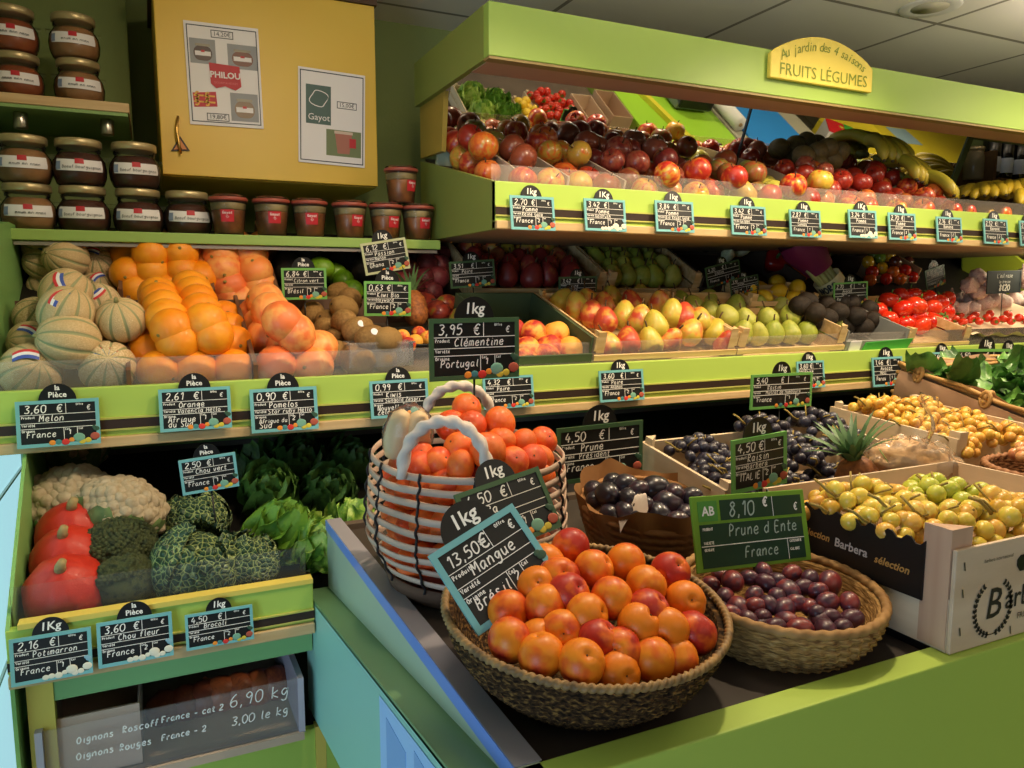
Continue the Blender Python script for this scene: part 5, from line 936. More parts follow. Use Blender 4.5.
handat(BNR, 1010, 184, 1.9, (-.9, -.35, -.12), 7, 'ripe yellow banana hand lying towards the far end of the shelf')
handat(BNR, 1020, 190, 1.8, (-.55, -.7, -.2), 5, 'ripe yellow banana hand with its tips over the upper shelf edge')
handat(BNR, 982, 188, 1.95, (-.8, -.5, -.1), 6, 'ripe yellow banana hand beside the mirror end')
for i, (u, v) in enumerate(((950, 193), (968, 196), (980, 198), (937, 199))):
    fruit(BP, 'russet_pear', f'round brown russet pear in front of the ripe bananas, {nth(i + 1)} along', 'pear', DU.at(u, v, .036), rot_rand(), .034, 'brown russet pears before the ripe bananas')
# far end: bottles on a wooden shelf beyond the mirror
fx0 = xy(962, 170, 2.36); bs = empty('bottle_shelf', 'brown wooden shelf of bottles beyond the end of the mirror', 'shelf'); zb_ = zy(1005, 184, 2.3)
MB().box((fx0, 2.18, zb_ - .02), (4.4, 2.54, zb_)).obj('board', mat('brown_shelf_wood', '#6a4a26', .6, col2='#5a3c1e', cscale=4, stretch=(1, 10, 10)), bs)
MB().box((fx0, 2.53, zb_ - .3), (4.4, 2.548, 2.12)).obj('back_board', MATS['brown_shelf_wood'], bs); MB().box((fx0 - .02, 2.2, zb_ - .3), (fx0, 2.54, 2.10)).obj('side_board', MATS['brown_shelf_wood'], bs)
for j in range(4): MB().box((fx0 + .2 + j * .26, 2.525, zb_), (fx0 + .215 + j * .26, 2.5305, 2.1)).obj('batten', mat('batten_wood', '#7a562e', .6), bs)
BOT = [(.001, 0), (.034, 0), (.037, .004), (.037, .17), (.034, .19), (.016, .225), (.0145, .285), (.0155, .287), (.0155, .30), (.0145, .301)]
_b = MB(); _b.lathe(BOT, 22, close=False); BTM = _b.mesh('glass', mat('dark_bottle', '#14100c', .15, coat=.5)); BLB = band(0, -1.3, 1.3, .04, .105, PAPER, 'label', .0008, 12, BOT); _b = MB(); _b.lathe([(.0158, .245), (.0162, .302), (.001, .303)], 16, close=False); BCP = _b.mesh('capsule', mat('capsule', '#2a1414', .4))
for i, u in enumerate((990, 1003, 1017, 1031)):
    o = empty('wine_bottle', f'dark bottle with a white label on the far wooden shelf, {nth(i + 1)} from the mirror', 'bottle', (xy(u, 175, 2.28), 2.28, zb_), (0, 0, -.95 + random.uniform(-.3, .3)), 'dark bottles on the far shelf'); inst(BTM, 'glass', o); inst(BLB, 'paper_label', o); inst(BCP, 'capsule', o)
_b = MB(); _b.lathe([(.038, 0), (.042, .004), (.042, .10), (.036, .115), (.036, .125)], 20); o = empty('glass_jar', 'pale glass jar beside the dark bottles on the far shelf', 'jar', (xy(973, 175, 2.28), 2.28, zb_)); _b.obj('body', mat('pale_jar', '#8a7a5c', .2), o); _b = MB(); _b.lathe([(.038, .125), (.039, .14), (.037, .142)], 20); _b.obj('lid', LIDM, o)
# lime end cabinet below, seen past the tomatoes
lc = empty('end_cabinet', 'bright lime end cabinet with sloping side behind the garlic', 'cabinet'); lx = xy(965, 270, 2.2); LB = mat('lime_back', '#b5c23a', .5)
MB().box((lx, 2.2, 1.35), (4.3, 2.22, UZB)).obj('back_panel', LB, lc); b = MB(); b.prism([(1.62, 1.36), (2.2, 1.50), (2.2, UZB), (1.98, UZB)], lx - .02, lx, 'x'); b.obj('side_panel', LB, lc); MB().box((lx + .22, 2.05, 1.59), (4.3, 2.07, 1.625)).obj('top_rail', BEECH, lc)
# ------------------------------------------------------------------ vegetables in the low cabinet
PUM = mat('pumpkin_skin', '#ac1c10', .5, col2='#bc2a16', cscale=3, rand=.2, bump=.15, bscale=20, coat=.05)
_b = MB(); _b.lathe([(.02, -.80), (.4, -.82), (.8, -.62), (1, -.15), (.97, .25), (.75, .62), (.45, .85), (.22, .98), (.12, .99)], 40, lambda t, i, r, z: (r * (1 + .022 * math.cos(9 * t)), z)); PU = _b.mesh('pumpkin', PUM)
_b = MB(); _b.tube([(0, 0, .94), (.02, 0, 1.12), (.10, .02, 1.28)], lambda t: .15 - .05 * t, 9); PUS = _b.mesh('stem', mat('pumpkin_stem', '#a08a5c', .75, bump=.3, bscale=20))
for u, v, r, lb, rt in ((49, 594, 39, 'bright red pumpkin at the front of the low cabinet', (.62, -.12, .1)), (47, 563, 36, 'red pumpkin in the middle of the pumpkin row', (.5, -.1, 0)), (55, 537, 36, 'dark red pumpkin at the back of the pumpkin row', (.45, 0, 0))):
    p = DL.at(u, v, .06); R = r * (p - CAM).dot(FWD) / F; p = DL.at(u, v, R * .82); p = atY(u, v, max(p.y, 1.29 + R)); R = r * (p - CAM).dot(FWD) / F; p.x = max(p.x, -.207 + R); fruit(PU, 'pumpkin', lb, 'pumpkin', p, rt, R, 'red pumpkins', (('stem', PUS),))
def floret_mesh(name, m, n, rr, bump_r, sub=9, seed=1, squash=.8):
    """a dome of bumpy florets"""
    g = random.Random(seed); b = MB(); pts = []
    for i in range(n):
        z = 1 - 1.15 * (i + .5) / n; a = i * 2.39996; r = math.sqrt(max(0, 1 - z * z)); pts.append(Vector((r * math.cos(a), r * math.sin(a), z * squash)) * (rr * (1 + g.uniform(-.06, .06))))
    for p in pts:
        s = bump_r * (1 + g.uniform(-.2, .2)); off = Vector((g.random() * 9, g.random() * 9, 0)); b.sphere(p, s, sub, sub - 2, (1, 1, 1), lambda d, off=off: 1 + .22 * noise.noise(d * 2.6 + off))
    b.sphere((0, 0, -.05), rr * .95, 18, 12, (1, 1, squash)); return b.mesh(name, m)
def leaf(mb, base, dirv, L, w, curl=.5, ruf=.06, up=Vector((0, 0, 1)), nu=8, nv=10, ph=0, cup=.3):
    d = Vector(dirv).normalized(); s = d.cross(up).normalized(); n = s.cross(d)
    def fn(u, v):
        x = (u - .5) * 2; ww = w * math.sin(PI * min(1, .12 + .80 * v)) ** .8; ruff = ruf * L * math.sin(9 * v + 5 * x + ph) * abs(x) ** 1.5
        a = curl * v; p = Vector(base) + d * (L * v * math.cos(a * .6)) + n * (L * v * math.sin(a) + cup * ww * x * x + ruff) + s * (ww * x)
        return tuple(p)
    mb.grid(fn, nu, nv)
CAF = floret_mesh('curd', mat('cauliflower_curd', '#d3c2a4', .8, bump=.8, bscale=120, col2='#c4b08e', cscale=8), 150, 1, .19, 8, 2); CLM = mat('cauliflower_leaf', '#5f7a4a', .55, col2='#7a9058', cscale=4)
_b = MB()
for k in range(9): a = k * .7; leaf(_b, (.75 * math.cos(a), .75 * math.sin(a), -.75), (math.cos(a), math.sin(a), .9), 1.05, .42, .4, .04, ph=k)
CALF = _b.mesh('outer_leaf', CLM)
def veg(name, me, pn, label, cat, u, v, r, h, rot=(0, 0, 0), parts=(), group=None, deck=DL, ymin=1.29):
    p = deck.at(u, v, .05); R = r * (p - CAM).dot(FWD) / F; p = deck.at(u, v, R * h); p = atY(u, v, max(p.y, ymin + R * .9)); R = r * (p - CAM).dot(FWD) / F
    o = empty(name, label, cat, p, rot, group, scale=R); inst(me, pn, o)
    for n, m in parts: inst(m, n, o)
    return o
veg('cauliflower', CAF, 'curd', 'pale cauliflower behind the pumpkins', 'cauliflower', 70, 502, 36, 1.0, (.35, -.1, 0), (('outer_leaf', CALF),))
veg('cauliflower', CAF, 'curd', 'creamy cauliflower behind the broccoli', 'cauliflower', 121, 513, 37, 1.0, (.4, .1, 1.5), (('outer_leaf', CALF),))
veg('cauliflower', CAF, 'curd', 'shaded cauliflower at the back of the low cabinet under the melon tag', 'cauliflower', 66, 447, 32, 1.0, (.35, 0, 2), (('outer_leaf', CALF),), ymin=1.55)
BRM = mat('broccoli_head', '#3f4a2a', .85, bump=1, bscale=260, col2=['#3f4d34', '#626c40'], cscale=5, rand=.2); BRF = floret_mesh('head', BRM, 90, 1, .26, 12, 5); _b = MB()
def _brf():
    b = MB(); g = random.Random(5)
    for i in range(420):
        z = 1 - 1.1 * (i + .5) / 420; a = i * 2.39996; r = math.sqrt(max(0, 1 - z * z)); d = Vector((r * math.cos(a), r * math.sin(a), z)); q = 1 + .13 * noise.noise(d * 3.3); b.sphere((d.x * q, d.y * q, d.z * q * .82), .085 * g.uniform(.8, 1.2), 6, 5)
    b.sphere((0, 0, -.05), .97, 18, 12, (1, 1, .8)); return b.mesh('head', BRM)
BRF = _brf(); _b.lathe([(.45, -1.2), (.4, -.9), (.55, -.5)], 12); BRS = _b.mesh('stalk', mat('broccoli_stalk', '#8a9a5c', .6))
veg('broccoli', BRF, 'head', 'dark broccoli head behind the greener one', 'broccoli', 120, 547, 33, 1.0, (.2, 0, 1), (('stalk', BRS),)); veg('broccoli', BRF, 'head', 'olive green broccoli head against the clear guard', 'broccoli', 124, 583, 31, 1.0, (.5, .3, 3), (('stalk', BRS),))
# savoy cabbage: crinkled leaves with a pale net of veins
SAV = bpy.data.materials.new('savoy_leaf'); SAV.use_nodes = True; nt = SAV.node_tree; N = nt.nodes; Ln = nt.links; bs_ = N['Principled BSDF']; bs_.inputs['Roughness'].default_value = .5; MATS['savoy_leaf'] = SAV
tc = N.new('ShaderNodeTexCoord'); vo = N.new('ShaderNodeTexVoronoi'); vo.feature = 'DISTANCE_TO_EDGE'; vo.inputs['Scale'].default_value = 7.5; nz = N.new('ShaderNodeTexNoise'); nz.inputs['Scale'].default_value = 3; mxv = N.new('ShaderNodeMix'); mxv.data_type = 'VECTOR'; mxv.inputs[0].default_value = .12
Ln.new(tc.outputs['Object'], nz.inputs['Vector']); Ln.new(tc.outputs['Object'], mxv.inputs[4]); Ln.new(nz.outputs['Color'], mxv.inputs[5]); Ln.new(mxv.outputs[1], vo.inputs['Vector']); rp = N.new('ShaderNodeValToRGB'); rp.color_ramp.elements[0].color = lin('#9fae6a'); rp.color_ramp.elements[0].position = .0; rp.color_ramp.elements[1].color = lin('#2f4c34'); rp.color_ramp.elements[1].position = .11
Ln.new(vo.outputs['Distance'], rp.inputs[0]); Ln.new(rp.outputs[0], bs_.inputs['Base Color']); bp = N.new('ShaderNodeBump'); bp.inputs['Strength'].default_value = .9; bp.inputs['Distance'].default_value = .02; Ln.new(vo.outputs['Distance'], bp.inputs['Height']); Ln.new(bp.outputs[0], bs_.inputs['Normal'])
def cabbage_me(seed):
    g = random.Random(seed); b = MB(); b.sphere((0, 0, 0), .86, 24, 16, (1, 1, .86), lambda d: 1 + .03 * noise.noise(d * 6))
    for k in range(11):
        a = k * 2.4 + g.uniform(-.2, .2); t0 = -.9 + .06 * k; w = .95
        def fn(u, v, a=a, k=k):
            x = (u - .5) * 2; th = -1.1 + v * (1.75 + .07 * k); rr = .9 + .025 * k * .5 + .28 * max(0, v - .72) ** 1.2 * (1 if k % 3 else 2.2); ww = .85 * math.sin(PI * (.14 + .72 * v)); q = a + x * ww; rr += .045 * math.sin(16 * v + 9 * x + k) * (abs(x) ** 2 + v ** 3) + .03 * abs(x); return (rr * math.cos(th) * math.cos(q), rr * math.cos(th) * math.sin(q), rr * math.sin(th) * .88)
        b.grid(fn, 14, 16)
    return b.mesh('leaf', SAV)
CB1, CB2 = cabbage_me(3), cabbage_me(8)
veg('savoy_cabbage', CB1, 'leaf', 'large savoy cabbage with pale veins at the front of the low cabinet', 'cabbage', 197, 566, 44, .9, (.45, .1, .6), group=None); veg('savoy_cabbage', CB2, 'leaf', 'savoy cabbage tucked next to the lettuce at the guard', 'cabbage', 247, 562, 32, .9, (.4, -.2, 2)); veg('savoy_cabbage', CB2, 'leaf', 'dark savoy cabbage behind the front ones below the chalk tag', 'cabbage', 196, 522, 33, .9, (.35, 0, 4), ymin=1.5)
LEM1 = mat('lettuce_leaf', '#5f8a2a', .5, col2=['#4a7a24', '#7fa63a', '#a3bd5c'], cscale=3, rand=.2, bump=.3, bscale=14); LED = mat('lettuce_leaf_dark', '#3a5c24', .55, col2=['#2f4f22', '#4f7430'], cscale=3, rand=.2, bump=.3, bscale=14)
def lettuce_me(m, seed, n=22, loose=1.0):
    g = random.Random(seed); b = MB()
    for k in range(n):
        a = k * 2.4; f = k / n; out = .25 + 1.0 * f * loose; L = 1.15 - .15 * f; leaf(b, (.12 * f * math.cos(a), .12 * f * math.sin(a), -.7), (out * math.cos(a), out * math.sin(a), 1.05 - .45 * f), L * g.uniform(.9, 1.15), .42 + .12 * f, .25 + .55 * f, .11, up=Vector((math.cos(a + .01), math.sin(a + .01), .1)) if False else Vector((0, 0, 1)), nu=10, nv=12, ph=k, cup=-.35 + .3 * f)
    return b.mesh('leaves', m)
LT = [lettuce_me(LEM1, 1), lettuce_me(LEM1, 2, 20, 1.2), lettuce_me(LED, 3, 22, 1.1)]; _b = MB(); _b.lathe([(.12, -.85), (.2, -.8), (.18, -.6)], 10); LTC = _b.mesh('core', mat('lettuce_core', '#c8c8a0', .6))
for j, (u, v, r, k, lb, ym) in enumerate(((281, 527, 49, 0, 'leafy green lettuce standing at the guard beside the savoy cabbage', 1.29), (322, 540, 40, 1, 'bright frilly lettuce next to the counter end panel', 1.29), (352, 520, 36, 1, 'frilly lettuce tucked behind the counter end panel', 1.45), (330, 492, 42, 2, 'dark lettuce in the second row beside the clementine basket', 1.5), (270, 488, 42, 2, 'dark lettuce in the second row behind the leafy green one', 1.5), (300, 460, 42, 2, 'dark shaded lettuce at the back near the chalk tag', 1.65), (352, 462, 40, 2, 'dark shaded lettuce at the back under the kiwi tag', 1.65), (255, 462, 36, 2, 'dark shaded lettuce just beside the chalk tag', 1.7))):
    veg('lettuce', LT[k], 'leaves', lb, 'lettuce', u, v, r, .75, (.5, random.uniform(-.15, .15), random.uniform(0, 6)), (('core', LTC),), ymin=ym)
stick(face_tag((178, 461), (235, 452), (182, 496), 1.40, TEAL, 'teal price tag for green cabbage at 2,50 standing above the savoy cabbages', '2,50', 'Chou vert', '', 'France', badge='la'), -.14, 0)
# onions in the drawer
ONM = mat('onion_skin', '#a0522a', .45, col2='#7a3a24', cscale=3, rand=.3, stretch=(3, 3, .4)); ON = MB().lathe([(.05, -.9), (.5, -.8), (.95, -.2), (.98, .2), (.6, .75), (.2, 1.0), (.1, 1.3)], 20).mesh('onion', ONM)
px_on = [(165, 708), (185, 704), (205, 699), (222, 694), (240, 690), (258, 687), (275, 684), (195, 712), (230, 705)]
for i, (u, v) in enumerate(px_on): fruit(ON, 'onion', f'brown onion inside the drawer, {nth(i + 1)} from the cardboard box', 'onion', atY(u, v, 1.42 + .03 * (i > 6)), rot_rand(), .035, 'brown onions in the drawer')
# dim things behind the counter under the middle shelf: stacked black trays
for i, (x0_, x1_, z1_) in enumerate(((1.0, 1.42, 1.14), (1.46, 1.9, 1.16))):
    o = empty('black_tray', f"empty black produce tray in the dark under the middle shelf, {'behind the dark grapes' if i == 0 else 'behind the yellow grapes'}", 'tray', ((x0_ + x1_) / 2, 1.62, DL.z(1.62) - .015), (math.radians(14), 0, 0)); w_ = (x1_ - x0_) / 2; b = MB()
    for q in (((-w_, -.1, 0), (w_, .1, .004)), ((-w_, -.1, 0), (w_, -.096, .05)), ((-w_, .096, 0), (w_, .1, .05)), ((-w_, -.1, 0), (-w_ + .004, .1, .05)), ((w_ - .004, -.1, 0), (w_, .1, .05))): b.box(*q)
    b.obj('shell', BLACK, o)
# ------------------------------------------------------------------ baskets on the counter
def basket_mat(name, c1, c2, c3, ang, up, mix=.5):
    """woven fibre: short slanted strokes"""
    m = bpy.data.materials.new(name); m.use_nodes = True; nt = m.node_tree; N = nt.nodes; L = nt.links; b = N['Principled BSDF']; b.inputs['Roughness'].default_value = .85; b.inputs['Specular IOR Level'].default_value = .15; MATS[name] = m
    tc = N.new('ShaderNodeTexCoord'); mp = N.new('ShaderNodeMapping'); L.new(tc.outputs['UV'], mp.inputs[0]); mp.inputs['Scale'].default_value = (ang, up, 1)
    ns = N.new('ShaderNodeTexNoise'); ns.inputs['Scale'].default_value = 1; ns.inputs['Detail'].default_value = 3; L.new(mp.outputs[0], ns.inputs['Vector'])
    rp = N.new('ShaderNodeValToRGB'); e = rp.color_ramp.elements; e[0].color = lin(c1); e[0].position = .36; e[1].color = lin(c3); e[1].position = .68; q = e.new(.52); q.color = lin(c2); L.new(ns.outputs['Fac'], rp.inputs[0]); L.new(rp.outputs[0], b.inputs['Base Color'])
    bp = N.new('ShaderNodeBump'); bp.inputs['Strength'].default_value = .8; bp.inputs['Distance'].default_value = .004; L.new(ns.outputs['Fac'], bp.inputs['Height']); L.new(bp.outputs[0], b.inputs['Normal']); return m
def shell(prof, seg, coils, amp, waves, wamp, slant, thick=.008):
    """basket wall: profile (r,z) outside, coiled rows with woven strokes; returns mesh with uv"""
    P = []; n = coils * 6
    tot = [0]
    for (a, b), (c, d) in zip(prof, prof[1:]): tot.append(tot[-1] + math.hypot(c - a, d - b))
    def at(t):
        s = t * tot[-1]
        for i in range(len(prof) - 1):
            if s <= tot[i + 1] + 1e-9: f = (s - tot[i]) / (tot[i + 1] - tot[i]); return prof[i][0] + (prof[i + 1][0] - prof[i][0]) * f, prof[i][1] + (prof[i + 1][1] - prof[i][1]) * f
        return prof[-1]
    vs = []; fs = []; uv = []
    rows = n + 1
    for i in range(rows):
        t = i / n; r, z = at(t); ph = t * coils * 2 * PI
        for k in range(seg):
            a = 2 * PI * k / seg; o = amp * abs(math.sin(ph / 2)) + wamp * math.sin(waves * a + slant * ph / 2 + PI * int(t * coils)) ; vs.append(((r + o) * math.cos(a), (r + o) * math.sin(a), z))
    for i in range(rows):
        t = 1 - i / n; r, z = at(t)
        for k in range(seg): a = 2 * PI * k / seg; vs.append(((r - thick) * math.cos(a), (r - thick) * math.sin(a), max(z, prof[0][1] + .006)))
    R = 2 * rows
    for i in range(R - 1):
        for k in range(seg): k2 = (k + 1) % seg; fs.append((i * seg + k, i * seg + k2, (i + 1) * seg + k2, (i + 1) * seg + k)); uv.append((k, k + 1, i, i + 1, seg, rows))
    fs.append(tuple(range(seg - 1, -1, -1))); fs.append(tuple((R - 1) * seg + k for k in range(seg)))
    me = bpy.data.meshes.new('shell'); me.from_pydata(vs, [], fs); me.polygons.foreach_set('use_smooth', [True] * len(fs)); l = me.uv_layers.new(); li = 0
    for f in range(len(fs) - 2):
        k, k2, i, i2, s, rw = uv[f]
        for (a, b) in ((k, i), (k2, i), (k2, i2), (k, i2)): l.data[li].uv = (a / s, b / rw); li += 1
    me.update(); return me
def rim_rope(R, z, r, twists, m, seg=220, lobes=2, amp=.25):
    b = MB(); vs = []; fs = []; q = 10
    for i in range(seg):
        a = 2 * PI * i / seg
        for k in range(q):
            t = 2 * PI * k / q; rr = r * (1 + amp * math.cos(lobes * (t - twists * a / lobes))); vs.append(((R + rr * math.cos(t)) * math.cos(a), (R + rr * math.cos(t)) * math.sin(a), z + rr * math.sin(t)))
    for i in range(seg):
        for k in range(q): fs.append((i * q + k, ((i + 1) % seg) * q + k, ((i + 1) % seg) * q + (k + 1) % q, i * q + (k + 1) % q))
    b.add(vs, fs, True); return b.mesh('rim', m)
class Bowl:
    """a round basket with a heap: rim centre c, rim radius R, tilt (rises backward), heap height hd"""
    def __init__(s, c, R, tilt, hd): s.c = Vector(c); s.R = R; s.t = math.radians(tilt); s.hd = hd; s.n = Vector((0, -math.sin(s.t), math.cos(s.t))); s.b = Vector((0, math.cos(s.t), math.sin(s.t)))
    def on(s, u, v, sink=0):
        d = ray(u, v); d = d / d.dot(FWD); lo = None; t = .45
        while t < 1.7:
            p = CAM + d * t; q = p - s.c; a, b, h = q.x, q.dot(s.b), q.dot(s.n); rr = (a * a + b * b) / s.R ** 2; H = s.hd * math.sqrt(max(0, 1 - rr)) - .02 - (0 if rr < 1 else .3 * (math.sqrt(rr) - 1)) - sink
            if h < H and rr < 1.35: return p
            t += .002
        return None
def heap_px(bowl, lst, scale, me, name, desc, cat, group, rowpx, end, rotf, parts=(), rr=None, squash=None, off=(0, 0), lab='{d}, {r} row up, {k} from {e}'):
    pts = []; rad = []
    for u, v, r in lst:
        r = r * scale; p = bowl.on(u, v)
        if p is None: continue
        R = max(rr[0], min(rr[1], r * (p - CAM).dot(FWD) / F)) if rr else r * (p - CAM).dot(FWD) / F
        pts.append((p + (p - CAM).normalized() * R * .35, R, r))
    # settle: later fruit slides back along its line of sight until it no longer cuts into those in front
    pts.sort(key=lambda q: (q[0] - CAM).length); done = []
    for p, R, r in pts:
        d = (p - CAM).normalized(); p0 = p
        for _ in range(60):
            if all((p - q).length > .88 * (R + Q) for q, Q in done) or (p - p0).length > 1.3 * R: break
            p = p + d * R * .05
        q = p - bowl.c; a_, b_, h_ = q.x, q.dot(bowl.b), q.dot(bowl.n); lim = bowl.R * .94 - R - max(0, -h_) * .35
        if h_ < R * .8 and math.hypot(a_, b_) > lim: k_ = max(lim, .02) / math.hypot(a_, b_); p = bowl.c + Vector((1, 0, 0)) * a_ * k_ + bowl.b * b_ * k_ + bowl.n * max(h_, -R * .9)
        done.append((p, R))
    pts = [p for p, R in done]; rad = [R for p, R in done]
    place(me, name, desc, cat, group, pts, 0, rowpx, end, rotf, parts, lab=lab, radii=rad)
def crop(lst, x0, y0, s): return [(x0 + a * s, y0 + b * s, r * s) for a, b, r in lst]
# dark seagrass bowl of apricots
SA = .86
APB = Bowl((.402, .672, 1.166), .1500, 6, .078)
SG = basket_mat('seagrass_dark', '#1c120a', '#45301c', '#866436', 120, 30)
o = empty('seagrass_basket', 'wide dark seagrass basket heaped with orange apricots at the corner of the counter', 'basket', APB.c, (APB.t, 0, 0))
me = shell([(.080, -.082), (.100, -.077), (.128, -.050), (.142, -.024), (.1475, -.005)], 260, 12, .0026, 86, .0013, .6); me.materials.append(SG); inst(me, 'woven_bowl', o)
inst(rim_rope(.1488, 0, .0040, 120, mat('rim_binding', '#a8834e', .6, col2='#6a5234', cscale=60), 720, 2, .22), 'rim', o)
APM = mat('apricot_skin', '#e07a1a', .42, col2=['#e6861e', '#dc641c', '#b02e20'], cscale=.8, rand=.26, spec=.35, coat=.06, bump=.04, bscale=140, cpos=(.38, .72)); 
def apri_fn(d): a = math.atan2(d.y, d.x); return (1 - .045 * math.exp(-(a / .16) ** 2) * (1 - .6 * abs(d.z)) - .20 * math.exp(-(1 - d.z) / .022))
APR = sm('apricot', APM, apri_fn, (1, 1, .95), 40, 26); _b = MB(); _b.lathe([(.001, .80), (.03, .808), (.04, .80), (.03, .76)], 8); APS = _b.mesh('stem_scar', mat('apricot_scar', '#5a3a1c', .8))
def face_rot():
    # a few show the stem hollow or the seam to the shopper
    return random.choice([(random.uniform(.5, 1.3), random.uniform(-.7, .7), random.uniform(-.6, .6)), rot_rand()])
L = crop([(465, 87, 60), (540, 160, 65), (642, 138, 58), (785, 167, 62), (708, 210, 62), (597, 250, 65), (832, 262, 65), (432, 185, 48), (460, 237, 52), (715, 290, 62), (685, 335, 75), (862, 362, 78), (518, 305, 52), (385, 275, 62), (268, 293, 70), (553, 388, 58), (438, 360, 70), (243, 400, 75), (355, 453, 72), (500, 478, 70), (615, 492, 46), (728, 447, 78), (822, 455, 42), (360, 215, 36), (385, 140, 40), (368, 388, 38), (622, 418, 48), (775, 350, 48)], 425, 520, .3125)
heap_px(APB, L, .98, APR, 'apricot', 'orange apricot in the dark basket', 'apricot', 'orange apricots in the dark basket', 15, 'the mango tag', face_rot, (('stem_scar', APS),), rr=(.022, .036))
# tan coiled bowl of small plums
PLB = Bowl((.672, .664, 1.146), .120, 4, .034)
TC2 = basket_mat('coiled_straw', '#6f5030', '#a07a48', '#c09a64', 46, 30)
o = empty('straw_basket', 'tan coiled straw basket of small purple plums in front of the green organic tag', 'basket', PLB.c, (PLB.t, 0, 0))
me = shell([(.072, -.069), (.088, -.066), (.110, -.036), (.118, -.008)], 200, 6, .004, 46, .0018, 1.6, .010); me.materials.append(TC2); inst(me, 'woven_bowl', o); inst(rim_rope(.1165, -.004, .0056, 46, TC2 if False else mat('straw_rim', '#a8804c', .7, col2='#8a6438', cscale=40), 300, 2, .12), 'rim', o)
b = MB()
PLM2 = mat('plum_skin', '#4a2030', .38, col2=['#3a2230', '#54283a', '#7a2c2c'], cscale=1.2, rand=.25, coat=.12, cpos=(.33, .7)); PLU = sm('plum', PLM2, lambda d: 1 - .04 * math.exp(-(math.atan2(d.y, d.x) / .14) ** 2), (.86, .86, 1.08), 24, 16)
L = crop([(110, 155, 48), (145, 115, 45), (190, 75, 35), (210, 170, 50), (245, 100, 60), (320, 85, 45), (390, 55, 42), (400, 110, 52), (450, 98, 42), (520, 65, 50), (605, 85, 32), (575, 130, 50), (500, 150, 70), (640, 145, 45), (695, 110, 65), (345, 165, 44), (275, 230, 65), (350, 215, 42), (415, 210, 42), (485, 228, 62), (600, 220, 50), (685, 200, 58), (790, 200, 55), (385, 270, 52), (205, 275, 42), (190, 232, 36), (385, 308, 55), (500, 290, 60), (655, 290, 68), (700, 268, 48), (798, 280, 60), (575, 355, 66), (705, 350, 60), (785, 332, 50), (290, 318, 42), (575, 312, 34), (445, 330, 36), (640, 250, 40), (150, 200, 40), (540, 200, 40), (450, 170, 40)], 680, 560, .2148)
heap_px(PLB, L, 1, PLU, 'plum', 'small purple plum in the tan basket', 'plum', 'small purple plums in the tan basket', 10, 'the apricots', lambda: (1.3 + random.uniform(-.3, .3), random.uniform(-.5, .5), random.uniform(0, 6)), rr=(.012, .020))
# president plums in a paper lined basket
PRB = Bowl((.700, .972, 1.170), .115, 8, .072)
o = empty('paper_lined_basket', 'round basket lined with brown paper holding big dark plums', 'basket', PRB.c, (PRB.t, 0, 0))
KRAFT = mat('kraft_paper', '#9a6c3c', .75, col2='#855a30', cscale=5, bump=.5, bscale=25)
me = shell([(.075, -.084), (.088, -.078), (.106, -.03), (.111, -.004)], 140, 7, .004, 40, .001, 1); me.materials.append(MATS['kraft_paper']); inst(me, 'woven_bowl', o)
b = MB(); g = random.Random(4); fz = [g.uniform(-.012, .016) for _ in range(24)]
def fn(u, v): a = 2 * PI * u; k = u * 24; f = fz[int(k) % 24] * (1 - k % 1) + fz[(int(k) + 1) % 24] * (k % 1); r = .098 + .020 * v + .005 * math.sin(a * 11 + v * 3); return (r * math.cos(a), r * math.sin(a), -.05 + .062 * v + f * v)
b.grid(fn, 96, 6); b.obj('paper_liner', KRAFT, o)
b = MB(); b.grid(lambda u, v: (-.104 + .045 * u + .018 * v, -.075 + .045 * v, -.01 + .035 * u + .012 * math.sin(6 * u + 4 * v)), 10, 8); b.obj('tissue', mat('white_tissue', '#d8cabc', .7, bump=.3, bscale=30), o)
PPM = mat('dark_plum_skin', '#201822', .3, col2=['#1c1620', '#2c2430', '#3a1e28'], cscale=1.5, rand=.2, coat=.25, cpos=(.35, .75)); PPL = sm('dark_plum', PPM, lambda d: 1 - .04 * math.exp(-(math.atan2(d.y, d.x) / .14) ** 2), (.9, .9, 1.05), 26, 18)
L = crop([(135, 415, 42), (220, 435, 56), (285, 400, 52), (125, 458, 42), (335, 420, 46), (395, 415, 62), (445, 470, 62), (290, 505, 52), (410, 515, 60), (350, 480, 40), (515, 510, 34), (535, 445, 46), (340, 565, 58), (500, 550, 46), (495, 592, 50), (230, 512, 34), (560, 470, 34), (300, 450, 36), (470, 430, 40), (240, 390, 34)], 550, 380, .2637)
heap_px(PRB, L, 1, PPL, 'dark_plum', 'big dark plum in the paper lined basket', 'plum', 'big dark plums in the paper lined basket', 11, 'the clementines', lambda: (1.3 + random.uniform(-.4, .4), random.uniform(-.5, .5), random.uniform(0, 6)), rr=(.018, .032))
# slatted clementine basket with two rope handles
KB = .893
CLB = Bowl((.395, .983, 1.2785), .134, 4, .076)
o = empty('slatted_basket', 'tall white and red banded basket with two rope handles full of clementines', 'basket', CLB.c, (CLB.t, 0, 0))
_cl0 = set(COL.objects)
BANDM = mat('pale_cane', '#c2aa98', .55, col2='#ac9280', cscale=6, bump=.15, bscale=40); CORD = mat('dark_cord', '#1c1416', .7); nb = 9
def brad(z): return .150 + .010 * math.sin(min(1, -z / .17) * PI * .75) - .02 * max(0, -z - .13) / .05
for i in range(nb):
    z1 = -.003 - i * .0205; b = MB(); z0 = z1 - .0098; b.lathe([(brad(z0) - .003, z0), (brad(z0), z0), (brad(z1) + .0005, z1), (brad(z1) - .0025, z1), (brad(z0) - .003, z0)], 72, lambda t, k, r, z: (r + .0012 * math.sin(9 * t + i), z + .0015 * math.sin(3 * t + i * 1.3)), close=False); b.obj('cane_band', BANDM, o)
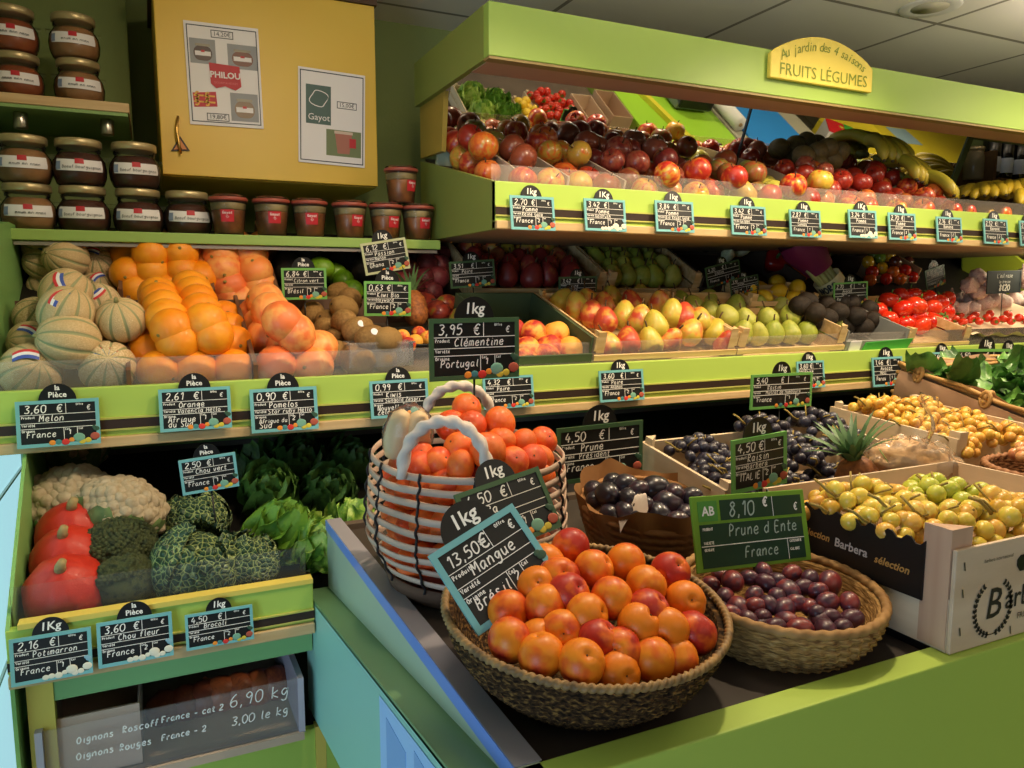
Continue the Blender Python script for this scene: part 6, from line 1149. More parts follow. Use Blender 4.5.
for k in range(12):
    a = 2 * PI * k / 12 + .2; b = MB(); P = []
    for j in range(46): z = -.002 - j * .0042; P.append(((brad(z) + .0015 + .0022 * math.sin(j * .99)) * math.cos(a + .006 * math.sin(j * 1.5)), (brad(z) + .0015 + .0022 * math.sin(j * .99)) * math.sin(a + .006 * math.sin(j * 1.5)), z))
    b.tube(P, .0021, 5); b.obj('cord', CORD, o)
b = MB(); b.lathe([(.06, -.2), (.098, -.19), (.104, -.09), (.100, -.03)], 40, close=False); b.obj('liner', mat('red_liner', '#8a2a18', .6), o)  # inner sleeve added to stop light passing between the bands
b = MB(); b.lathe([(.10, -.222), (.125, -.215), (brad(-.19), -.186), (brad(-.19) - .004, -.186), (.12, -.21), (.001, -.216)], 60, close=False); b.obj('base', mat('base_wicker', '#5a4030', .8, bump=.6, bscale=60), o)
_hr = []
for sgn, nm, hm in ((-1, 'front', '#c9bfc0'), (1, 'back', '#d8ab90')):
    b = MB(); P = []
    for i in range(41):
        t = i / 40; a = PI * t; P.append(Vector((-.062 * math.cos(a), sgn * (.144 - .01 * math.sin(a)), -.012 + .085 * math.sin(a) ** .8)))
    if sgn < 0: P = [Matrix.Rotation(-.62, 4, 'Z') @ p for p in P]
    else: P = [Matrix.Rotation(-.25, 4, 'Z') @ p for p in P]
    b.tube(P, .0085, 10); 
    # twist of the rope
    n = 10; b.v = [tuple(Vector(q)) for q in b.v]
    for i in range(len(P)):
        for k in range(n): q = Vector(b.v[i * n + k]); d = q - P[i]; b.v[i * n + k] = tuple(P[i] + d * (1 + .22 * math.cos(2 * (2 * PI * k / n) - i * 1.3)))
    b.obj('rope_handle', mat('rope_pale', '#d0c2b6', .7, bump=.3, bscale=80), o)
for q_ in [q_ for q_ in COL.objects if q_ not in _cl0]: q_.scale = (KB, KB, KB)
CLM2 = mat('clementine_peel', '#e8641a', .36, bump=.35, bscale=46, col2=['#ec7424', '#de4c14'], cscale=1.2, rand=.22, coat=.2); CLE = sm('clementine', CLM2, lambda d: 1 - .07 * math.exp(-(1 - d.z) / .02) - .05 * math.exp(-(1 + d.z) / .03), (1, 1, .86), 30, 20); _b = MB(); _b.lathe([(.001, .83), (.05, .835), (.075, .80), (.04, .76)], 5); CLS = _b.mesh('stem_button', mat('stem_button', '#2c3018', .8))
L = crop([(455, 120, 68), (390, 195, 74), (475, 195, 52), (597, 183, 76), (695, 270, 68), (830, 260, 62), (805, 345, 75), (545, 300, 82), (420, 285, 64), (340, 350, 64), (425, 378, 72), (215, 385, 70), (250, 318, 50), (680, 360, 60), (150, 370, 46), (600, 260, 50), (745, 340, 44)], 360, 380, .2344)
heap_px(CLB, L, .98, CLE, 'clementine', 'clementine on top of the banded basket', 'clementine', 'clementines heaped in the banded basket', 11, 'the lettuces', lambda: random.choice([(1.0, random.uniform(-.5, .5), random.uniform(-.5, .5)), rot_rand()]), (('stem_button', CLS),), rr=(.021, .031))
i = 0
for zz, n in ((-.045, 13), (-.10, 13), (-.155, 13)):
    for k in range(n):
        a = PI + .25 + (PI + .55) * k / n - .5; p = CLB.c + Vector((.100 * math.cos(a), .100 * math.sin(a), KB * zz + .01 * math.sin(k * 5))); i += 1
        fruit(CLE, 'clementine', f"clementine behind the cane bands, {('upper', 'middle', 'lower')[int((i - 1) / n)]} layer, {nth(k + 1)} from the lettuces", 'clementine', p, rot_rand(), .0245, 'clementines seen between the bands')
# two pale roots wrapped in cellophane
cp = CLB.on(411, 440) or Vector((.34, 1.12, 1.3)); o = empty('cellophane_pack', 'two pale oblong vegetables wrapped in cellophane among the clementines', 'pack', cp + Vector((0, .02, -.005)), (.15, .1, -.3), scale=.72)
VG = mat('pale_root', '#c8a878', .5, col2='#d8bc8c', cscale=4); b = MB(); b.lathe([(.004, -.048), (.016, -.042), (.0235, -.015), (.023, .015), (.017, .042), (.004, .05)], 16); RTM = b.mesh('pale_vegetable', VG)
for x, r in ((-.017, .12), (.02, -.05)): inst(RTM, 'pale_vegetable', o, (x, 0, .01), (0, r, 0))
b = MB(); b.sphere((0.002, 0, .012), 1, 20, 14, (.048, .032, .062), lambda d: 1 + .09 * noise.noise(d * 4)); b.obj('cellophane', clear_mat('cellophane', '#ffffff', .05, .12), o)
# ------------------------------------------------------------------ grapes
def bunch_pts(n, L, W, D, seed):
    g = random.Random(seed); out = []
    for _ in range(9000):
        if len(out) >= n: break
        t = g.random(); w = math.sin(PI * min(1, .15 + .85 * t) ** .8) ** .6; a = g.uniform(0, 2 * PI); p = Vector(((t - .5) * L, W * w * math.cos(a) * g.uniform(.75, 1), D * w * abs(math.sin(a)) * g.uniform(.75, 1)))
        if all((p - q).length > 1.72 for q in out): out.append(p)
    return out
BP_ = [bunch_pts(46, 11, 3.6, 3.0, s) for s in (1, 2, 3)]
def berry_me(n, m, sc=(1, 1, 1.08)): return sm(n, m, None, sc, 14, 10)
GDM = mat('grape_dark', '#221c2a', .38, col2=['#1c1824', '#2e2836', '#3a3a4a'], cscale=2, rand=.2, coat=.1); GWM = mat('grape_white', '#d8bc48', .33, col2=['#cfbc48', '#e0c860', '#d8a848'], cscale=1, rand=.25, coat=.08, sub=.15); GYM = mat('grape_amber', '#c99c34', .35, col2=['#d8b44c', '#dcac48', '#c89038'], cscale=1, rand=.25, coat=.08, sub=.15); GPM = mat('grape_pink', '#c98a5c', .25, col2=['#c87f58', '#d0a06a'], cscale=1, rand=.2, coat=.08, sub=.15); GGM = mat('grape_green', '#b4b83c', .33, col2=['#acb43a', '#c0c04c'], cscale=1, rand=.15, coat=.08, sub=.15)
BER = {k: berry_me('berry', m) for k, m in dict(dark=GDM, white=GWM, amber=GYM, pink=GPM, green=GGM).items()}
STK = mat('grape_stem', '#9a8a3a', .7, col2='#7a5a2c', cscale=10)
def stem_me(seed):
    g = random.Random(seed); b = MB(); P = [Vector((-5.6 + k * 1.0, .25 * math.sin(k), 1.6 + .5 * math.sin(k * .7))) for k in range(8)]; b.tube(P, .15, 6)
    b.tube([P[0], P[0] + Vector((-.9, .2, .5)), P[0] + Vector((-1.6, .9, 1.2)), P[0] + Vector((-1.7, 1.9, 1.3))], .17, 6)
    for k in range(2, 7): a = g.uniform(-1, 1); b.tube([P[k], P[k] + Vector((.5, a * 1.4, 1.0)), P[k] + Vector((.9, a * 2.4, 1.6))], .13, 5)
    return b.mesh('stem', STK)
STM = [stem_me(s) for s in (1, 2, 3)]
def bunch(kind, p, r, rot, label, var=0, group=None, n=46):
    o = empty('grape_bunch', label, 'grapes', p, rot, group)
    for q in BP_[var][:n]: inst(BER[kind], 'berry', o, q * r * .98, rot_rand(), r * random.uniform(.9, 1.1))
    inst(STM[var], 'stem', o, (0, 0, 0), (0, 0, 0), r); return o
# printed box of pale grapes at the front
BX0 = atY(945, 657, .535).x; BZ = CT + .001; bh = .122; bw_ = .42; bl = .30
bx = empty('grape_crate', 'printed plywood crate of pale green and yellow grapes at the front of the counter', 'crate', (BX0, .530, BZ)); PLY = mat('box_ply', '#d8c2a8', .55, col2='#c9b094', cscale=3, stretch=(1.5, 1.5, 8), bump=.08, bscale=80)
MB().box((0, 0, 0), (bw_, .005, bh)).obj('front_panel', PLY, bx, bevel=.001); MB().box((0, bl - .005, 0), (bw_, bl, bh)).obj('back_panel', PLY, bx); MB().box((0, .0052, 0), (.004, bl - .0052, bh * .52)).obj('side_panel', PLY, bx); MB().box((bw_ - .004, .0052, 0), (bw_, bl - .0052, bh)).obj('side_panel', PLY, bx); MB().box((.004, .005, 0), (bw_ - .004, bl - .005, .004)).obj('bottom', PLY, bx)
for x, y, sx_, sy_ in ((-.0015, .006, 1, 1), (bw_ - .006, .006, -1, 1)): MB().prism([(x, y), (x + sx_ * .036, y), (x, y + sy_ * .034)], .003, bh + .022, 'z').obj('corner_post', mat('post_wood', '#c9a68c', .6, col2='#b8927a', cscale=30, stretch=(1, 1, .1)), bx)
b = MB(); P = [(.036, bh * .42), (bl - .01, bh * .40)]
ns = 40
for i in range(ns + 1): y = bl - .01 - (bl - .046) * i / ns; P.append((y, bh * .98 + .0045 * math.cos(i * 1.55)))
b.prism(P, -.0035, -.0012, 'x'); card = b.obj('black_card', mat('black_card_m', '#14100f', .5), bx)
YZ = Matrix(((0, 0, -1, 0), (-1, 0, 0, 0), (0, 1, 0, 0), (0, 0, 0, 1)))   # xy plane -> facing -x, reading toward the shopper
def print_side(s, y, z, size, col, par, shear=.25, nm='lettering'):
    q = MB(); font_mesh(s, size, q, Matrix.Translation((-.0042, y, z)) @ YZ, .0003, 'CENTER', shear); q.obj(nm, col, par)
GOLD = mat('gold_print', '#b98a4a', .5)
print_side('sélection', .078, bh * .66, .0135, GOLD, card); print_side('Barbera', .138, bh * .68, .016, mat('silver_print', '#b8b0ac', .5), card, .1); print_side('sélection', .196, bh * .69, .0135, GOLD, card); print_side('Barbera', .252, bh * .69, .016, MATS['silver_print'], card, .1)
q = MB(); YB = -.0008
def laurel(q, cx, cz, R):
    for sgn in (-1, 1):
        for k in range(13):
            a = -PI / 2 + sgn * (.18 + k * .19); px_, pz_ = cx + R * math.cos(a), cz + R * math.sin(a); d = a + sgn * PI / 2
            for side in (-.6, .6):
                dx, dz = math.cos(d + side), math.sin(d + side); w = R * .07; ln = R * .2; q.add([(px_, YB, pz_), (px_ + dx * ln * .5 - dz * w, YB, pz_ + dz * ln * .5 + dx * w), (px_ + dx * ln, YB, pz_ + dz * ln), (px_ + dx * ln * .5 + dz * w, YB, pz_ + dz * ln * .5 - dx * w)], [(0, 1, 2, 3)])
        ribbon(q, [(cx + R * math.cos(-PI / 2 + sgn * .19 * k), cz + R * math.sin(-PI / 2 + sgn * .19 * k)) for k in range(13)], R * .035, YB)
laurel(q, .071, bh * .36, .033); print_xz(q, 'B', .071, bh * .385, .052, YB, bold=.0003, shear=.15); q.obj('logo_print', mat('box_print', '#2a2420', .6), bx); q = MB(); print_xz(q, 'arbera', .140, bh * .40, .036, YB, bold=.0004); print_xz(q, 'FRUIT FOOD', .148, bh * .20, .0105, YB); q.obj('lettering', MATS['box_print'], bx); q = MB(); print_xz(q, 'barbera international', .075, bh * .84, .0062, YB)
q.obj('small_print', MATS['box_print'], bx)
q = MB(); pts_ = [(.012, .25), (.012, .62), (.012, .88), (.105, .12)]
for x, z in pts_: q.add([(x, YB, bh * z), (x + .0025, YB, bh * z - .001), (x + .0045, YB, bh * z - .011), (x + .002, YB, bh * z - .010)], [(0, 1, 2, 3)])
q.obj('staple', mat('staple_grey', '#6a6058', .4, metal=.7), bx); q = MB(); q.prism([(.128 - .012 + 0.0, bh * .66), (.155, bh * .66), (.16, bh * .72), (.16, bh * .78), (.155, bh * .82), (.128 - .012, bh * .82), (.110, bh * .78), (.110, bh * .72)], -.0012, -.0004, 'y'); q.obj('hand_hole', BLACK, bx)
MB().box((CXC + .5, .60, DC.z(.6) + .002), (BX0 + bw_, .90, BZ - .0012)).obj('riser', DECKD, ct) if False else None
rs = MB(); rs.box((BX0 - .0, .558, DC.z(.93) + .0005), (BX0 + bw_, .825, BZ - .001)); tagp(rs.obj('black_riser', BLACK), 'black riser block beneath the printed grape crate on the counter', 'riser')
zt_ = BZ + bh
for i, (u, v, k, r, rot, var) in enumerate(((838, 490, 'amber', .0118, (.1, -.1, .5), 0), (880, 497, 'white', .0118, (.1, .05, -.3), 1), (915, 500, 'white', .0125, (.15, .1, .2), 2), (955, 495, 'green', .0128, (.1, -.05, -.2), 0), (1000, 500, 'white', .0128, (.1, .1, .4), 1), (862, 512, 'white', .011, (.1, 0, .1), 2), (1030, 505, 'amber', .012, (.1, .1, .2), 0), (985, 515, 'white', .0115, (.2, .1, -.4), 2), (930, 482, 'green', .0118, (.1, 0, .8), 1))):
    p = atZ(u, v, zt_ + .012); p.z = zt_ - .018 + (.012 if i in (1, 3) else 0); p.x = max(p.x, BX0 + .06); p.y = min(max(p.y, .60), .79); bunch(k, p, r, rot, f"{dict(amber='amber', white='pale yellow', green='pale green')[k]} grape bunch in the printed crate, {nth(i + 1)} from the plums", var, 'pale grape bunches in the printed crate')
# dark grapes in two crates behind
kx0, kx1 = .80, 1.29
crate((kx0, .925, DC.z(1.02) + .002), kx1 - kx0, .24, .105, 9, 'wooden crate heaped with dark muscat grapes behind the big dark plums', m=WOODP, hs=.06, slats=1)
DKD = Deck(.925, DC.z(1.02) + .002, 9)
for i, (x, b_, h, rz) in enumerate(((.875, .055, .085, .3), (.99, .05, .08, -.2), (1.11, .05, .085, .1), (1.22, .06, .085, .5), (.88, .13, .095, 1.2), (.98, .14, .10, .1), (1.10, .13, .115, -.3), (1.21, .13, .115, .3), (.91, .20, .105, .2), (1.07, .20, .13, 0), (1.21, .20, .13, -.2), (.93, .045, .10, 1.5), (1.05, .10, .11, 1.2), (.85, .10, .09, 1.6))):
    bunch('dark', DKD.pt(x, b_, h - .02), .0108, (.15, random.uniform(-.1, .1), rz), f"dark blue grape bunch in the wooden crate, {nth(i + 1)} counted from the plums", i % 3, 'dark grape bunches in the crate')
# amber grapes in the right hand crate
crate((1.325, .90, DC.z(.99) + .012), .27, .30, .135, 4, 'wooden crate of amber grapes below the spinach basket', m=WOODP, hs=.07, slats=1); DKE = Deck(.90, DC.z(.99) + .012, 4)
for i, (x, b_, h, rz) in enumerate(((1.39, .05, .125, .4), (1.47, .06, .13, -.2), (1.55, .05, .125, .2), (1.39, .14, .135, .2), (1.47, .15, .14, .1), (1.55, .14, .135, -.3), (1.39, .23, .15, .2), (1.46, .24, .145, -.4), (1.54, .23, .145, .3))):
    bunch('amber', DKE.pt(x, b_, h - .02), .0106, (.15, random.uniform(-.1, .1), rz), f"amber grape bunch in the crate below the spinach, {nth(1 + i // 3)} row back, {nth(i % 3 + 1)} from the pineapple", i % 3, 'amber grape bunches in the crate')
# pink grapes in a small wicker basket
wb = empty('wicker_basket', 'small brown wicker basket of pink grapes behind the printed crate', 'basket', (1.42, .775, DC.z(.93) + .002)); me = shell([(.08, 0), (.092, .01), (.106, .08), (.112, .105)], 120, 9, .004, 30, .0016, 1); me.materials.append(basket_mat('wicker_brown', '#4a2c18', '#7a5030', '#9a6c44', 60, 30)); inst(me, 'woven_bowl', wb); inst(rim_rope(.110, .106, .006, 40, mat('wicker_rim', '#8a5c38', .7), 200), 'rim', wb)
for i, (x, y, z, rz) in enumerate(((1.38, .75, .112, .3), (1.46, .745, .112, -.3), (1.43, .82, .118, .6))): bunch('pink', (x, y, DC.z(.93) + z), .010, (.1, 0, rz), f'pink grape bunch in the small wicker basket, {nth(i + 1)} of three', i, 'pink grape bunches')
# pineapple and cellophane bag between the crates
pineapple((1.065, .872, DC.z(.98) + .040), (-.10, -.30, .3), .058, 'pineapple with a round green label between the dark and pale grapes', leaves=34)
pn = [o for o in COL.objects if o.get('label', '').startswith('pineapple with')][0]; b = MB(); b.lathe([(.001, 0), (.24, .0), (.25, .01)], 24); tgo = b.obj('round_label', mat('label_green', '#2f9a3c', .4), pn, (.62, -.55, 1.75), (1.2, 0, .6))
q = MB(); [write(q, s, 0, z, .09, -.002, .02, anchor='c', slant=0) for s, z in (('EXTRA', .04), ('DOUX', -.1))]; MBq = q.obj('lettering', mat('label_yellow', '#d8d04a', .5), tgo, (0, 0, .013), (-PI / 2, 0, 0))
cb_ = empty('cellophane_bag', 'clear cellophane bag of pale brown nuts leaning between the grape crates', 'bag', (1.165, .872, DC.z(.96) + .085), (.1, .25, -.35), scale=.8); NUT = mat('nut_brown', '#c49a68', .6, col2='#b08450', cscale=6)
g = random.Random(9); b = MB()
b.sphere((0, 0, .03), 1, 50, 30, (.105, .045, .065), lambda d: 1 + .16 * noise.noise(d * 5) + .08 * noise.noise(d * 13)); b.obj('contents', mat('walnut_mass', '#c8a070', .6, bump=1, bscale=30, col2='#b48a58', cscale=14), cb_); b = MB(); b.sphere((0, 0, .03), 1, 60, 36, (.115, .052, .074), lambda d: 1 + .18 * noise.noise(d * 5 + Vector((3, 1, 0))) + .09 * abs(noise.noise(d * 14))); b.grid(lambda u, v: (-.03 + .05 * u + .03 * math.sin(v * 5) * v, .0 + .02 * math.sin(u * 9 + v * 4), .09 + .11 * v), 10, 10); b.obj('cellophane', clear_mat('bag_cellophane', '#f4efe6', .10, .15), cb_)
# spinach in a paper lined wicker hamper, tilted
SPX, SPY = 1.605, 1.20; sp_ = empty('wicker_hamper', 'long wicker hamper lined with brown paper and piled with spinach leaves', 'basket', (SPX + .05, .86, 1.083), (math.radians(13.5), 0, 0))
CANE = mat('cane_light', '#c39a5e', .6, col2='#a87c44', cscale=20); W_, L_, H_ = .55, .46, .115
b = MB()
for k in range(9):
    z = .01 + k * .0125
    for side in (0, 1):
        for xx_, axis in ((0, 0),):
            pass
    P = []
    per = [(0, 0), (W_, 0), (W_, L_), (0, L_)]
    for e in range(4):
        a0, a1 = Vector((*per[e], 0)), Vector((*per[(e + 1) % 4], 0)); n = 26
        for j in range(n): q_ = a0 + (a1 - a0) * j / n; nrm = Vector((a1 - a0).to_tuple()).cross(Vector((0, 0, 1))).normalized(); P.append(q_ + nrm * (.005 * math.sin(PI * (j + k)) + .004 * math.cos(PI * j + PI * k)) + Vector((0, 0, z)))
    b.tube(P, .0062, 6, closed=True)
b.obj('woven_wall', CANE, sp_)
b = MB()
for e in range(4):
    a0, a1 = Vector((*per[e], H_ + .012)), Vector((*per[(e + 1) % 4], H_ + .012))
    for off in (-.007, 0, .007): b.tube([a0 + (a1 - a0) * j / 20 + Vector((0, 0, off * .7 + .003 * math.sin(j * .8 + off * 300))) + (a1 - a0).cross(Vector((0, 0, 1))).normalized() * off for j in range(21)], .0052, 6)
b.obj('rim', CANE, sp_); b = MB(); 
for y in (.06, .23, .40):
    b = MB(); b.tube([(-.014, y + .01 * math.cos(a), H_ + .012 + .018 * math.sin(a)) for a in [2 * PI * i / 10 for i in range(11)]], .005, 6)
    b.tube([(-.003 - .014 * math.cos(a), y, H_ + .012 + .016 * math.sin(a)) for a in [2 * PI * i / 12 for i in range(13)]], .0055, 6)
    b.obj('rim_tie', CANE, sp_)
MB().box((.004, .004, .004), (W_ - .004, L_ - .004, .01)).obj('bottom', CANE, sp_); b = MB()
for e in range(4):
    a0, a1 = Vector((*per[e], 0)), Vector((*per[(e + 1) % 4], 0)); inn = Vector((0, 0, 1)).cross(a1 - a0).normalized()
    b.grid(lambda u, v: tuple(a0 + (a1 - a0) * u + inn * (.008 - .022 * max(0, v - .86) * 4 + .002 * math.sin(u * 30)) + Vector((0, 0, .02 + (H_ + .004) * v + (.006 * math.sin(u * 17) if v > .9 else 0)))), 30, 8)
b.grid(lambda u, v: (-.0125 - .004 * math.sin(v * 3) - .002 * math.sin(u * 25 + v * 6), .01 + (L_ - .02) * u, H_ + .004 - (.07 + .014 * math.sin(u * 13)) * v), 30, 8); b.obj('paper_liner', mat('liner_paper', '#b08a6c', .75, bump=.3, bscale=25), sp_)
SPM = mat('spinach_leaf', '#3f6a2a', .42, col2=['#2f5722', '#4f8036', '#6a9a44'], cscale=2.5, rand=.2, bump=.4, bscale=12, coat=.15)
SPL = []
for s in range(4):
    b = MB(); leaf(b, (0, 0, 0), (1, 0, .1), 1, .33, .5 - .25 * s, .10, nu=8, nv=12, ph=s, cup=.3 - .25 * (s % 3)); b.tube([(-.45, 0, -.05), (-.2, .02, 0), (0, 0, 0), (.3, 0, .03 + .1 * (.5 - .25 * s))], lambda t: .028 - .012 * t, 6); SPL.append(b.mesh('spinach_leaf', SPM))
g = random.Random(12)
mxs = Matrix.Translation((SPX + .05, .86, 1.083)) @ Matrix.Rotation(math.radians(13.5), 4, 'X'); sl = []
b = MB(); b.grid(lambda u, v: (W_ * (.02 + .96 * u), L_ * (.02 + .96 * v), .07 + .03 * math.sin(PI * u) * math.sin(PI * v) + .012 * math.sin(u * 23) * math.sin(v * 17)), 30, 24); b.obj('spinach_bed', SPM, sp_)
n = 0
for k in range(90):
    x, y = g.uniform(.02, W_ - .04), g.uniform(.02, L_ - .02); sl.append((x, y, .10 + .03 * math.sin(PI * x / W_) * math.sin(PI * y / L_) + g.uniform(0, .02)))
pp = [mxs @ Vector(q) for q in sl]
for q, p, (r, k) in zip(sl, pp, rows_by_view(pp, 9)):
    a = g.uniform(0, 6.28); o = inst(g.choice(SPL), 'spinach_leaf', None, mx=None, loc=p, rot=(.3 + g.uniform(-.35, .35), g.uniform(-.35, .2), a), scale=g.uniform(.08, .12)); tagp(o, f'broad spinach leaf on the hamper pile, {nth(r)} row up, {nth(k)} from the grapes', 'spinach', 'spinach leaves piled on the hamper')
# ------------------------------------------------------------------ tags on the counter
stick(face_tag((428, 556), (512, 503), (469, 643), (.705, .72, .655), TEAL, 'large teal tilted chalk tag for mango at 13,50 stuck in the apricot basket', '13,50', 'Mangue', '', 'Brésil'), -.05, .01)
stick(face_tag((454, 495), (538, 466), (474, 562), (.80, .815, .765), TDKG, 'green framed tilted tag at 4,50 leaning on the banded basket behind the mango tag', '4,50', 'Ra', '', 'Espagne'), -.05, .01)
stick(face_tag((557, 429), (643, 420), (563, 485), 1.105, TDKG, 'dark green framed tag for big plums at 4,50 behind the paper lined basket', '4,50', 'Prune', 'Président', 'France'), -.16, .0)
stick(face_tag((732, 441), (787, 431), (737, 494), .872, TGRN, 'green framed tag for grapes at 4,50 from Italy standing between the crates', '4,50', 'Raisin', 'Barbera', 'ITALIE'), -.10, .0)
stick(face_tag((752, 375), (813, 372), (754, 410), 1.19, TGRN, 'green framed tag for muscat grapes at 5,40 behind the dark grapes', '5,40', 'Raisin', 'Muscat de Hambourg', 'France'), -.12, 0)
stick(face_tag((869, 409), (922, 400), (875, 436), 1.215, TGRN, 'green framed tag half hidden by amber grapes at the crate back', '4,50', 'Raisin', '', 'France'), -.12, 0)
stick(face_tag((956, 349), (1019, 349), (957, 386), 1.345, TGRN, 'green framed tag at 4,50 standing behind the spinach leaves', '4,50', 'Epinard', '', 'France'), -.20, 0)
# the green organic tag
TLp, TRp, BLp = atY(690, 497, .715), atY(803, 489, .715), atY(698, 574, .69); mx, w, h = frame_mx(TLp, TRp, BLp); og = empty('organic_price_tag', 'bright green organic price tag at 8,10 standing over the small plums', 'price tag', mx=mx)
MB().box((-w / 2, 0, 0), (w / 2, .003, h)).obj('plate', mat('organic_green', '#6f9a2e', .4), og, bevel=.001); DG = mat('organic_dark', '#1c3a26', .4); b = MB(); y = -.0006
b.box((-w / 2 + w * .235, y, h * .66), (w / 2 - w * .04, 0, h * .93)); b.box((-w / 2 + w * .05, y, h * .05), (w / 2 - w * .05, 0, h * .62)); b.obj('writing_panel', DG, og)
b = MB(); b.box((-w / 2 + w * .05, y, h * .66), (-w / 2 + w * .21, 0, h * .93)); lg = b.obj('logo', mat('logo_green', '#4f8a3a', .4), og); q = MB(); print_xz(q, 'AB', -w / 2 + w * .13, h * .79, h * .17, y - .0006, bold=.0004); q.obj('logo_lettering', CHALK, lg)
q = MB(); y -= .0006; GCH = mat('grey_chalk', '#9fb0a4', .7)
write(q, '8,10', -w * .20, h * .70, h * .19, y, h * .022); write(q, 'Prune d Ente', -w * .22, h * .44, h * .15, y, h * .018); write(q, 'France', -w * .10, h * .14, h * .14, y, h * .018); q.obj('writing', GCH, og); q = MB(); write(q, '€', w * .10, h * .80, h * .13, y, h * .025); write(q, '€', w * .38, h * .72, h * .10, y, h * .018)
q.box((w * .19, y, h * .66), (w * .193, y + .0004, h * .93)); q.box((-w / 2 + w * .05, y, h * .33), (w / 2 - w * .05, y + .0004, h * .34)); q.box((w * .29, y, h * .05), (w * .293, y + .0004, h * .33))
for s, x, z in (('PRODUIT', -w * .43, h * .54), ('VARIETE', -w * .43, h * .36), ('ORIGINE', -w * .43, h * .27), ('CATEGORIE', w * .31, h * .28), ('CALIBRE', w * .31, h * .17)): write(q, s, x, z, h * .035, y, h * .009, slant=0, jit=0, k=1)
q.obj('ruling', CHALK, og); stick(og, -.08, .01)
# ------------------------------------------------------------------ the side of the shop that the tilted mirror shows
sc_ = empty('side_counter', 'low lime side counter of vegetables, seen only in the mirror', 'counter'); MB().box((1.46, -.45, .05), (2.50, .505, 1.0)).obj('body', LIME, sc_, bevel=.003); MB().box((1.45, -.46, 1.0005), (2.51, .512, 1.02)).obj('top', DECKM, sc_); MB().box((1.48, -.43, 0), (2.48, .49, .05)).obj('plinth', DARKB, sc_)
crate((1.50, .12, 1.021), .30, .34, .09, 0, 'wooden crate of leafy lettuces on the mirrored side counter', m=WOODP, hs=.09)
for i, (x, y) in enumerate(((1.58, .22), (1.71, .25), (1.60, .37), (1.73, .38))):
    o = empty('lettuce', f'leafy green lettuce in the mirrored crate, {nth(i + 1)} from the apples', 'lettuce', (x, y, 1.115), (0, 0, i * 1.7), 'lettuces in the mirrored crate', scale=.105); inst(LT[i % 2], 'leaves', o); inst(LTC, 'core', o)
crate((1.815, .20, 1.021), .10, .26, .10, 0, 'narrow wooden crate of lemons on the mirrored side counter', m=WOODP, hs=.10)
place(LEO, 'lemon', 'yellow lemon in the mirrored crate', 'lemon', 'lemons in the mirrored crate', [Vector((1.845 + .042 * (k % 2), .24 + .06 * (k // 2), 1.115 + .01 * (k % 3))) for k in range(8)], .029, 9, 'the lettuces')
x0 = 1.93
crate((x0, .10, 1.021), .25, .32, .09, 0, 'wooden crate of vine tomatoes on the mirrored side counter', m=WOODP, hs=.09, slats=1); g = random.Random(31)
pts = [Vector((x0 + .035 + .045 * (k % 5) + g.uniform(-.006, .006), .14 + .048 * (k // 5) + g.uniform(-.006, .006), 1.105 + .035 * ((k * 7) % 3 > 0))) for k in range(30)]
place(TO, 'tomato', 'small vine tomato in the mirrored crate', 'tomato', 'vine tomatoes in the mirrored crate', pts, .025, 9, 'the lemons', rot_rand, (('calyx', CAL),))
make_tag(Matrix.Translation((2.06, .44, 1.14)) @ Matrix.Rotation(.1, 4, 'Z'), .10, .07, TGRN, 'chalk tag seen from behind in the mirror before the vine tomatoes', '3,20', 'Tomate', '', 'France', fine=False); stick([o for o in COL.objects if o.get('label', '').startswith('chalk tag seen')][0], -.04, 0)
for i, (x, y, w, l, h, m) in enumerate(((2.21, .12, .13, .26, .12, '#d0b49a'), (2.36, .10, .13, .28, .15, '#c2a082'))):
    cbox = empty('cardboard_box', f"{('shorter', 'taller')[i]} of two cardboard boxes past the mirrored tomatoes", 'box', (x, y, 1.0215)); t = .004; b = MB()
    for q in (((0, 0, 0), (w, l, t)), ((0, 0, t), (w, t, h)), ((0, l - t, t), (w, l, h)), ((0, t, t), (t, l - t, h)), ((w - t, t, t), (w, l - t, h))): b.box(*q)
    b.obj('panel', mat('box_card' + m, m, .7), cbox)
tc_ = empty('till_counter', 'lime till counter with a yellow edge strip, reflected in the mirror', 'counter'); MB().box((2.58, -.5, 0), (3.24, .50, 1.10)).obj('body', LIME, tc_, bevel=.003); MB().box((2.57, -.51, 1.1005), (3.245, .51, 1.12)).obj('top', mat('lime_top', '#9ccf3a', .4), tc_); b = MB(); b.prism([(2.66, -.48), (2.70, -.48), (2.86, .48), (2.82, .48)], 1.1205, 1.15, 'z'); b.obj('edge_strip', mat('strip_yellow', '#d8cc3a', .5), tc_)
ws = empty('weighing_scale', 'grey shop weighing scale with a flat pan, reflected in the mirror', 'scale', (3.06, .0, 1.1205)); MB().box((-.13, -.13, .012), (.13, .13, .06)).obj('body', mat('scale_grey', '#7d8284', .4), ws, bevel=.008); MB().box((-.15, -.15, .075), (.15, .12, .085)).obj('pan', mat('scale_steel', '#b5b9ba', .25, metal=.8), ws, bevel=.004); MB().box((-.02, -.02, .06), (.02, .02, .076)).obj('post', BLACK, ws); MB().box((-.12, .13, .03), (.12, .15, .16)).obj('display', BLACK, ws, bevel=.004)
for x in (-.1, .1):
    for y in (-.1, .1): b = MB(); b.lathe([(.012, 0), (.014, .012)], 12); b.obj('foot', BLACK, ws, (x, y, 0))
tb = empty('packing_table', 'grey packing table under the blue mat, reflected in the mirror', 'table'); TBM = mat('table_grey', '#a9a596', .5); MB().box((3.27, -.30, 1.09), (4.02, .56, 1.12)).obj('tabletop', TBM, tb, bevel=.003)
for x in (3.29, 3.96):
    for y in (-.28, .50): MB().box((x, y, 0), (x + .04, y + .04, 1.09)).obj('leg', TBM, tb)
